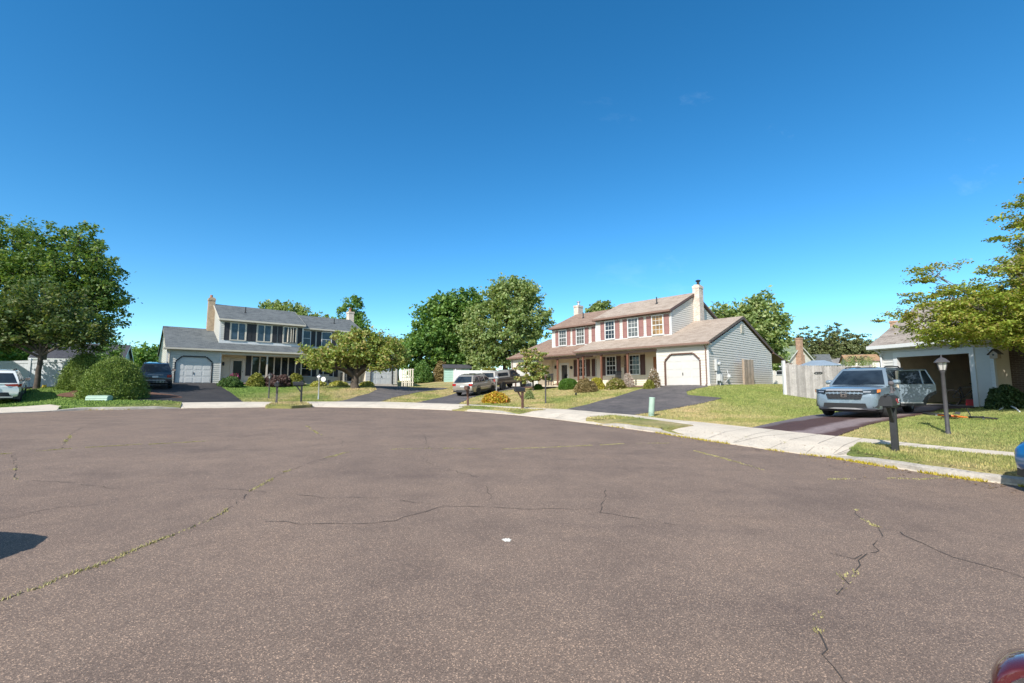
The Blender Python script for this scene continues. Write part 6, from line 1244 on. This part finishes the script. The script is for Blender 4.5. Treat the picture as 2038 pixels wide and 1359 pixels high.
# --- cars only just reaching into the picture
def plain_car(name,label,loc,hd,pt,rim=None):
    st=suv_st(4.35,1.76,.93,.84,.22,.75); c=dict(rb=-2.0,rt=-1.2,fb=.95,ft=.1,wb=.80,wr=.60,zb=.91,zt=1.42,rbow=.1)
    v=vehicle(name,label,'car',loc,hd,st,c,pt,dict(r=.32,w=.21,x=(-1.28,1.32),y=.87),False,None,rim=rim)
    pane_end(v,c,False,.08,.86,.88,.84,'rear_window'); pane_end(v,c,True,.06,.9,.9,.86,'windscreen')
    for sg in (-1,1):
        pane_side(v,c,sg,[(.8,.1),(.22,.84),(-.15,.88),(-.15,.1)]); pane_side(v,c,sg,[(-.25,.1),(-.25,.88),(-1.0,.82),(-1.3,.12)]); seams(v,st,(.9,-.2),.28,.92,sg)
        q=MB(); q.loft([[(2.14-.2*k,sg*(.46+.30*k),.60+.02*k),(2.19-.2*k,sg*(.46+.30*k),.66+.02*k),(2.16-.2*k,sg*(.46+.30*k),.75+.02*k),(2.05-.2*k,sg*(.45+.30*k),.78+.02*k),(2.0-.2*k,sg*(.45+.29*k),.62+.02*k)] for k in (0,.5,1)]); q.build('headlight',M['lens'],v,smooth=60); 
        q=MB(); q.box(-2.18,-2.05,sg*.5,sg*.76,.62,.8); q.build('tail_light',M['tail'],v,bevel=.02)
    q=MB(); q.box(2.06,2.185,-.42,.42,.56,.70); q.build('grille',M['plastic'],v,bevel=.02); q=MB(); q.loft([[(2.23-.3*abs(y)**2.4,y,.24),(2.0,y,.22),(2.0,y,.40),(2.22-.3*abs(y)**2.4,y,.40)] for y in np.linspace(-.82,.82,9)]); q.build('front_bumper',M['plastic'],v,smooth=40); endbox(v,'number_plate',M['plate'],2.19,-.15,.15,.44,.55)
    return v
def put(corner_xy,hd,L_=4.35,W=1.76,side=1):             # place by the front corner on the given side
    f=np.array([math.cos(hd),math.sin(hd)]); l=np.array([-f[1],f[0]]); p=np.array(corner_xy)-f*L_/2-l*side*W/2*.9; return (p[0],p[1])
hd=math.atan2(.12,-.99); p=put((7.93,7.50),hd,side=-1); plain_car('parked_car','bright blue car nosing into the right edge beside the kerb',(p[0],p[1],zs(8.6,6.5)+.02),hd,M['pBlue'])
hd=math.atan2(.75,.66); plain_car('parked_car','maroon car whose door mirror peeks into the bottom right corner',(1.475,-.045,-.05),hd,M['pMaroon'])
plain_car('parked_car','dark car at the left whose shadow falls across the road',(-7.03,3.19,.09),0.0,M['pDark'])
# ---------------------------------------------------------------- street furniture and small things
def ground_thing(name,label,cat,xy,rz=0,group=None,dz=0): return thing(name,label,cat,(xy[0],xy[1],tz(*xy)+dz),rz,group)
def mailbox(label,px,py,Y,rz,pm_,bm_,h=1.02,flag=False,num=None,cap=False,arm=False):
    xy=at(px,py,Y)[:2]; t=ground_thing('mailbox',label,'mailbox',xy,rz,'mailboxes along the kerb',.04)
    p=MB(); p.box(-.05,.05,-.05,.05,-.3,h+(.22 if cap else 0)); 
    if cap: p.add([(-.06,-.06,h+.22),(.06,-.06,h+.22),(.06,.06,h+.22),(-.06,.06,h+.22),(0,0,h+.3)],[(0,1,4),(1,2,4),(2,3,4),(3,0,4),(0,3,2,1)])
    p.prism([(-.03,-.05,h-.42),(-.03,-.32,h-.02),(-.03,-.24,h-.02),(-.03,-.05,h-.30)],(.06,0,0)); p.box(-.05,.05,-.42,.2 if arm else .08,h-.04,h); p.build('post',pm_,t,bevel=.006)
    b=MB(); w_,d,hh=.09,.27,.11; off=-.17; prof=[(-w_,0)]+[(w_*math.cos(a)*-1,hh+w_*math.sin(a)) for a in np.linspace(0,math.pi,11)]+[(w_,0)]
    b.loft([[(x,off-d,h+.005+z) for x,z in prof],[(x,off+d,h+.005+z) for x,z in prof]]); bx=b.build('box',bm_,t,smooth=40)
    k=MB(); k.loft([[(x*1.06,off-d-.018,h+.0+z*1.03) for x,z in prof],[(x*1.06,off-d+.004,h+.0+z*1.03) for x,z in prof]]); k.box(-.015,.015,off-d-.05,off-d-.015,h+.15,h+.18); k.build('mailbox_door',bm_,t,smooth=40)
    if flag: k=MB(); k.box(w_+.004,w_+.014,off-.05,off+.16,h+.06,h+.09); k.box(w_+.004,w_+.014,off+.08,off+.16,h+.03,h+.12); k.build('flag',M['red'],t)
    return t
def digits(parent,txt,size,loc,rot,m,name='lettering',vertical=False):
    cu=bpy.data.curves.new(name,'FONT'); cu.body=txt; cu.size=size; cu.extrude=.002; cu.align_x='CENTER'; cu.materials.append(m); cu.space_line=.85
    o=bpy.data.objects.new(name,cu); col.objects.link(o); bpy.context.view_layer.update(); me=bpy.data.meshes.new_from_object(o.evaluated_get(bpy.context.evaluated_depsgraph_get())); bpy.data.objects.remove(o); o=bpy.data.objects.new(name,me); col.objects.link(o); o.parent=parent; o.location=loc; o.rotation_euler=rot; return o
# kerb side boxes face the street
mailbox('slim black mailbox on a weathered post with a pointed cap',550,804,25.8,R(20),M['mpostg'],M['mboxb'],.95,cap=True)
t=mailbox('black mailbox pointing left on a dark post with white numbers down it',599,803,26.3,R(-62),M['mboxb'],M['mboxb'],.98,cap=True)
digits(t,'3\n5\n5',.13,(-.052,0,.62),(R(90),0,R(-90)),M['whitep'])
mailbox('brown mailbox on a brown post at the wagon drive',931,807.5,25.6,R(-10),M['mpost'],M['mboxbr'],.86)
t=mailbox('dark grey mailbox with brown arm on a brown post',1040,815,23.6,R(-58),M['mpost'],M['mboxb'],.86,arm=True)
xy=at(1783,903,10.2)[:2]
t=ground_thing('mailbox','black mailbox with red sticker and ball ornament on a thick black post','mailbox',xy,R(-52),'mailboxes along the kerb',.05)
p=MB(); p.box(-.06,.06,-.06,.06,-.3,.98); p.prism([(-.035,-.06,.62),(-.035,-.34,.96),(-.035,-.24,.97),(-.035,-.06,.80)],(.07,0,0)); p.box(-.075,.075,-.40,.16,.95,.985); p.build('post',M['mboxb'],t,bevel=.008)
b=MB(); w_=.105; prof=[(-w_,0)]+[(-w_*math.cos(a),.125+w_*math.sin(a)) for a in np.linspace(0,math.pi,15)]+[(w_,0)]
b.loft([[(x,-.42,.99+z) for x,z in prof],[(x,.16,.99+z) for x,z in prof]]); bx=b.build('box',M['mboxb'],t,smooth=40)
k=MB(); k.loft([[(x*1.05,-.44,.985+z*1.03) for x,z in prof],[(x*1.05,-.41,.985+z*1.03) for x,z in prof]]); k.box(-.02,.02,-.47,-.43,1.2,1.24); k.build('mailbox_door',M['mboxb'],t,smooth=40)
k=MB(); 
for a,b_,c_,d_ in ((-.12,-.02,1.12,1.145),(-.1,.02,1.085,1.105),(-.03,.03,1.045,1.08),(-.13,-.08,1.10,1.125)): k.box(w_,w_+.004,a,b_,c_,d_)
k.build('sticker',M['redstick'],t)
k=MB(); k.lathe([(.045,w_),(.045,w_+.004),(0,w_+.004)],(0,.10,1.10),18,axis='x'); o=k.build('round_sticker',M['whitep'],t)
digits(t,'45',.06,(w_+.007,.10,1.08),(R(90),0,R(90)),M['black']); k=MB(); k.box(w_,w_+.006,-.02,.13,1.015,1.035); k.build('label_strip',M['util'],t)
k=MB(); k.lathe([(.0,1.42)]+[(.055*math.sin(a),1.475-.055*math.cos(a)) for a in np.linspace(.3,math.pi,9)],(0,.06,0),14); k.lathe([(.05,1.26),(.02,1.32),(.03,1.36),(.02,1.42)],(0,.06,0),10); k.tube([(.0,.06,1.40),(.03,.12,1.36),(.03,.14,1.3)],.02,6); k.build('ball_ornament',M['mpostg'],t,smooth=60)
def lamp_post(label,px,py,Y,h,head=True,m='lampp',r=.042,lean=(0,0),size=1):
    xy=at(px,py,Y)[:2]; t=ground_thing('lamp_post',label,'lamp post',xy,0,'garden lamp posts'); p=MB(); p.lathe([(r*1.25,-.2),(r*1.25,.05),(r,.08),(r*.92,h-.02),(r*1.2,h),(r*1.2,h+.03)],(0,0,0),12); p.build('post',M[m],t,smooth=40)
    if head:
        s=size; k=MB(); k.lathe([(.055*s,h+.03),(.07*s,h+.06)],(0,0,0),6)
        for i in range(6):
            a=i*math.pi/3; k.tube([(.07*s*math.cos(a),.07*s*math.sin(a),h+.05),(.115*s*math.cos(a),.115*s*math.sin(a),h+.26*s)],.009,4)
        k.lathe([(.17*s,h+.255*s),(.16*s,h+.28*s),(.085*s,h+.36*s),(.05*s,h+.375*s),(.02*s,h+.39*s),(.012*s,h+.46*s),(0,h+.47*s)],(0,0,0),6); k.build('lantern_frame',M[m],t)
        g=MB(); g.lathe([(.06*s,h+.06),(.105*s,h+.255*s)],(0,0,0),6); g.build('lamp_glass',M['lampgl'],t)
    else:
        k=MB(); k.lathe([(r,h+.03),(.06,h+.06),(.07,h+.12),(.04,h+.15)],(0,0,0),10); k.build('broken_collar',M['mpost'],t)
    return t
lamp_post('dark garden lamp post on the lawn beside the open garage',1887,862.5,12.3,1.62,size=1.02,r=.05)
lamp_post('slim black lamp post on the lawn left of the black mailboxes',534.7,793.4,31,1.28)
lamp_post('grey lamp post with pale glass right of the numbered mailbox post',633.5,794.7,31.5,1.26,m='galv')
lamp_post('grey lamp post rising behind the yellow mound by the wagon',988,787,31.0,1.12,m='galv',size=1.1)
lamp_post('headless black lamp post standing on the lawn in front of the brown shrub',1086,803,26.4,1.42,head=False)
# utility boxes
xy=at(1296,828.5,19.3)[:2]; t=ground_thing('utility_pedestal','pale green cylindrical utility pedestal tilting beside the drive','utility pedestal',xy,0); t.rotation_euler=(R(1),R(4.5),0)
k=MB(); k.lathe([(.115,.16),(.118,.2),(.118,.74),(.125,.745),(.125,.785),(.1,.80),(0,.805)],(0,0,0),20); k.build('cover',M['util'],t,smooth=40)
k=MB(); [k.lathe([(.10,z),(.122,z+.008),(.122,z+.035),(.10,z+.042)],(0,0,0),20) for z in (-.02,.04,.10)]; k.lathe([(.095,-.2),(.095,.16)],(0,0,0),20); k.build('ribbed_base',M['util'],t,smooth=40)
xy=at(197,802.5,23.7)[:2]; t=ground_thing('utility_box','low pale green ribbed utility box in front of the spruce mounds','utility box',xy,R(8))
k=MB(); k.loft([[(x,y,z) for y,z in ((-.22,0),(-.22,.2),(-.17,.27),(-.06,.30),(.06,.30),(.17,.27),(.22,.2),(.22,0))] for x in (-.5,-.49,.49,.5)]); k.build('cover',M['util'],t,smooth=30,bevel=.015)
k=MB(); [k.box(-.48,.48,-.235,-.2,z,z+.022) for z in (.06,.15)]; k.box(-.44,.44,-.12,.12,.295,.312); k.build('ribs',M['util'],t)
# bicycle lying on the lawn, and a hose
xy=at(1907,829,14.6)[:2]; t=ground_thing('bicycle','orange bicycle lying on its side on the lawn','bicycle',xy,R(-38)); t.rotation_euler=(R(-6),R(4),R(-40)); t.location.z+=.10
k=MB()
for a,b in (((-.5,0),(-.12,.02)),((-.12,.02),(-.22,.48)),((-.5,0),(-.22,.40)),((-.12,.02),(.36,.42)),((-.22,.44),(.34,.50)),((.36,.42),(.33,.56))): k.tube([(a[0],a[1],0),(b[0],b[1],0)],.026,8)
k.build('frame',M['orange'],t)
k=MB(); k.tube([(.36,.42,.03),(.56,0,.05)],.017,6); k.tube([(.36,.42,-.03),(.56,0,-.05)],.017,6); k.build('fork',M['black'],t)
for x,y in ((-.5,0),(.56,0)):
    k=MB(); n=28; k.loft([[(x+(.32+.025*math.cos(b))*math.cos(a),y+(.32+.025*math.cos(b))*math.sin(a),.025*math.sin(b)) for b in np.linspace(0,2*math.pi,8,endpoint=False)] for a in np.linspace(0,2*math.pi,n+1)],cap=False); w_=k.build('wheel',M['tyre'],t,smooth=60)
    k=MB(); [k.tube([(x,y,0),(x+.3*math.cos(a),y+.3*math.sin(a),0)],.004,4) for a in np.linspace(0,2*math.pi,16,endpoint=False)]; k.lathe([(.03,-.04),(.03,.04)],(x,y,0),8); k.build('spokes',M['galv'],w_)
k=MB(); k.tube([(.33,.56,0),(.31,.62,0)],.018,6); k.tube([(.24,.64,.30),(.32,.62,.12),(.32,.62,-.12),(.24,.64,-.30)],.016,6); k.build('handlebar',M['black'],t)
k=MB(); k.loft([[(-.36,.50,-.02),(-.36,.50,.02),(-.36,.54,.02),(-.36,.54,-.02)],[(-.2,.5,-.08),(-.2,.5,.08),(-.2,.55,.08),(-.2,.55,-.08)],[(-.08,.51,-.025),(-.08,.51,.025),(-.08,.54,.025),(-.08,.54,-.025)]]); k.build('saddle',M['black'],t)
k=MB(); k.lathe([(.1,-.05),(.1,-.04)],(-.12,.02,0),18); k.tube([(-.12,.02,.06),(-.02,-.12,.07)],.012,5); k.box(-.08,.04,-.16,-.09,.05,.12); k.build('crankset',M['black'],t)
pts=[gp(1990,817),gp(2003,814.5),gp(2012,815),gp(2022,818),gp(2030,821)]; k=MB(); k.tube([(x,y,tz(x,y)+(.03,.12,.14,.09,.02)[i]) for i,(x,y) in enumerate(pts)],.022,8); tag(k.build('garden_hose',M['whitep'],smooth=60),'pale looped garden hose on the shaded lawn at the right','hose')
# in the open garage
def inC(x,y,z): 
    a=math.atan2(CA['x'][1],CA['x'][0]); p=hp(CA,x,y); return (p[0],p[1],CA['z']+z),a
loc,a=inC(2.0,5.86,1.5); t=thing('wall_flag','striped flag with blue corner hung inside the open garage','flag',loc,a)
for i in range(7):
    k=MB(); k.box(-.55,.55,-.02-.0,-.012,-.35+.1*i,-.25+.1*i); k.build('stripe',(M['fred'],M['fwhite'])[i%2],t)
MB().box(-.55,-.05,-.028,-.021,-.0,.35).build('canton',M['fblue'],t)
loc,a=inC(3.35,3.2,.02); t=thing('shelving','dark cluttered shelving along the garage side wall','shelf',loc,a)
k=MB(); [k.box(-.12,.3,-1.0,1.2,z,z+.03) for z in (.05,.6,1.15,1.7)]; [k.box(x,x+.03,y,y+.03,0,1.9) for x in (-.12,.27) for y in (-1.0,1.17)]; k.build('frame',M['dark'],t)
k=MB(); rr=random.Random(4)
for z in (.08,.63,1.18):
    y=-.95
    while y<1.0: w_=rr.uniform(.15,.4); k.box(-.08,.26,y,y+w_-.03,z,z+rr.uniform(.2,.45)); y+=w_
k.build('boxes',M['dark'],t)
loc,a=inC(3.1,.55,.02); t=thing('tool_box','small red tool box on the garage floor by the jamb','tool box',loc,a); k=MB(); k.box(-.2,.2,-.12,.12,0,.2); k.box(-.2,.2,-.1,.1,.2,.25); k.build('case',M['red'],t,bevel=.01); k=MB(); k.tube([(-.1,0,.25),(-.1,0,.31),(.1,0,.31),(.1,0,.25)],.012,6); k.build('handle',M['black'],t)
loc,a=inC(2.6,1.0,.34); t=thing('bicycle','dark bicycle standing in the shade of the garage','bicycle',loc,a)
for x in (-.5,.5):
    k=MB(); k.loft([[(x+(.31+.022*math.cos(b))*math.cos(q),.022*math.sin(b),(.31+.022*math.cos(b))*math.sin(q)) for b in np.linspace(0,2*math.pi,8,endpoint=False)] for q in np.linspace(0,2*math.pi,25)],cap=False); k.build('wheel',M['tyre'],t,smooth=60)
k=MB(); [k.tube([(p[0],0,p[1]),(q[0],0,q[1])],.02,6) for p,q in (((-.5,0),(-.1,0)),((-.1,0),(-.2,.45)),((-.5,0),(-.2,.42)),((-.1,0),(.35,.42)),((-.2,.42),(.35,.46)),((.35,.5),(.5,0)))]; k.tube([(.33,-.28,.58),(.35,0,.55),(.33,.28,.58)],.015,6); k.build('frame',M['dark'],t)
# birdhouse under the porch roof
loc,a=inC(4.36,-.16,2.0); t=thing('bird_house','small wooden bird house hanging by the brick porch','bird house',loc,a); k=MB(); k.prism([(-.12,-.1,-.14),(.12,-.1,-.14),(.12,-.1,.04),(0,-.1,.16),(-.12,-.1,.04)],(0,.2,0)); k.build('box',M['tanwood'],t); k=MB(); k.prism([(-.18,-.14,.0),(0,-.14,.19),(.18,-.14,.0),(.18,-.14,.03),(0,-.14,.22),(-.18,-.14,.03)],(0,.28,0)); k.build('roof',M['bark'],t); k=MB(); k.lathe([(.035,-.106),(.0,-.108)],(0,0,-.0),12,axis='y'); k.build('entrance_hole',M['black'],t); k=MB(); k.tube([(0,0,.2),(0,0,.48)],.006,4); k.build('cord',M['black'],t)
# porch things
def rocker(label,H,s,n,m_,rz):
    p=hp(H,s,n); t=thing('porch_chair',label,'chair',(p[0],p[1],H['z']+.06),math.atan2(H['x'][1],H['x'][0])+rz,'porch chairs')
    k=MB(); k.box(-.27,.27,-.25,.25,.38,.42); k.build('seat',m_,t); k=MB(); [k.box(-.26+.105*i,-.19+.105*i,.22,.26,.42,1.08) for i in range(5)]; k.box(-.28,.28,.21,.27,1.05,1.13); k.build('backrest',m_,t)
    for x in (-.27,.23):
        k=MB(); k.box(x,x+.045,-.24,-.19,.04,.62); k.box(x,x+.045,.2,.25,.04,.42); k.build('leg',m_,t)
        k=MB(); k.tube([(x+.02,-.42,.06),(x+.02,0,.0),(x+.02,.42,.07)],.022,5); k.build('runner',m_,t); MB().box(x-.02,x+.06,-.3,.26,.61,.645).build('armrest',m_,t)
    return t
rocker('black porch chair beside the far porch post',RA,-16.3,2.5,M['black'],.3); rocker('dark porch chair under the windows of the brown roofed house',RA,-7.9,1.2,M['black'],.1); rocker('dark porch chair behind the crab apple trunk',LA,15.0,2.7,M['black'],-.3)
p=hp(LA,13.0,2.6); t=thing('porch_bench','pale slatted bench on the porch behind the crab apple','bench',(p[0],p[1],LA['z']),math.atan2(LA['x'][1],LA['x'][0])); k=MB(); [k.box(-.6,.6,-.25+.1*i,-.17+.1*i,.42,.45) for i in range(5)]; k.build('seat',M['sidB'],t); k=MB(); [k.box(-.6,.6,.25,.28,.52+.12*i,.60+.12*i) for i in range(4)]; k.build('backrest',M['sidB'],t); [MB().box(x,x+.06,y,y+.06,0,.45).build('leg',M['black'],t) for x in (-.58,.52) for y in (-.24,.22)]
p=hp(RA,-9.9,.2); t=thing('planter_pot','white square planter pot on the near end of the porch','planter',(p[0],p[1],RA['z']+.06),0); k=MB(); k.loft([[(-.17,-.17,0),(.17,-.17,0),(.17,.17,0),(-.17,.17,0)],[(-.22,-.22,.42),(.22,-.22,.42),(.22,.22,.42),(-.22,.22,.42)]]); k.build('pot',M['whitep'],t); k=MB(); k.box(-.24,.24,-.24,.24,.40,.45); k.build('rim',M['whitep'],t)
for i,(px,Y,m_,lab) in enumerate([(88,27.8,'yellow','yellow toy cone on the lawn just right of the maple trunk'),(118,28.2,'yellow','yellow toy cone on the lawn at the left spruce mound')]):
    xy=at(px,772.5,Y)[:2]; t=ground_thing('toy_cone',lab,'toy',xy); k=MB(); k.lathe([(.16,0),(.13,.02),(.09,.16),(.11,.2),(.0,.21)],(0,0,0),10); k.build('cone',M[m_],t); k=MB(); k.box(-.18,.18,-.18,.18,-.02,.015); k.build('base',M['orange'],t)
xy=at(643,772,38)[:2]; t=ground_thing('garden_disc','round white plaque on a thin stake behind the grey lamp post','garden ornament',xy); k=MB(); k.lathe([(.2,-.02),(.2,.02),(0,.025)],(0,0,.78),20,axis='y'); k.build('disc',M['whitep'],t); k=MB(); k.tube([(0,0,-.2),(0,0,.7)],.015,5); k.build('stake',M['black'],t)
xy=at(1146.5,781,29.5)[:2]; t=ground_thing('garden_spotlight','little black garden spotlight on the lawn below the russet mound','garden light',xy); k=MB(); k.tube([(0,0,-.1),(0,0,.1)],.015,5); k.build('spike',M['black'],t); k=MB(); k.lathe([(.04,-.08),(.075,.07)],(0,0,.16),10,axis='y'); k.build('lamp_head',M['black'],t)
c=at(1655,764,21.5); xy=c[:2]; t=ground_thing('toy_truck','yellow toy truck on the grass beyond the blue grey suv','toy',xy,.4); k=MB(); k.box(-.3,.3,-.14,.14,.12,.28); k.box(-.3,-.05,-.13,.13,.28,.45); k.build('body',M['yellow'],t,bevel=.01); [MB().lathe([(.09,y-.03),(.09,y+.03)],(x,0,.09),12,axis='y').build('wheel',M['tyre'],t) for x in (-.2,.2) for y in (-.13,.13)]
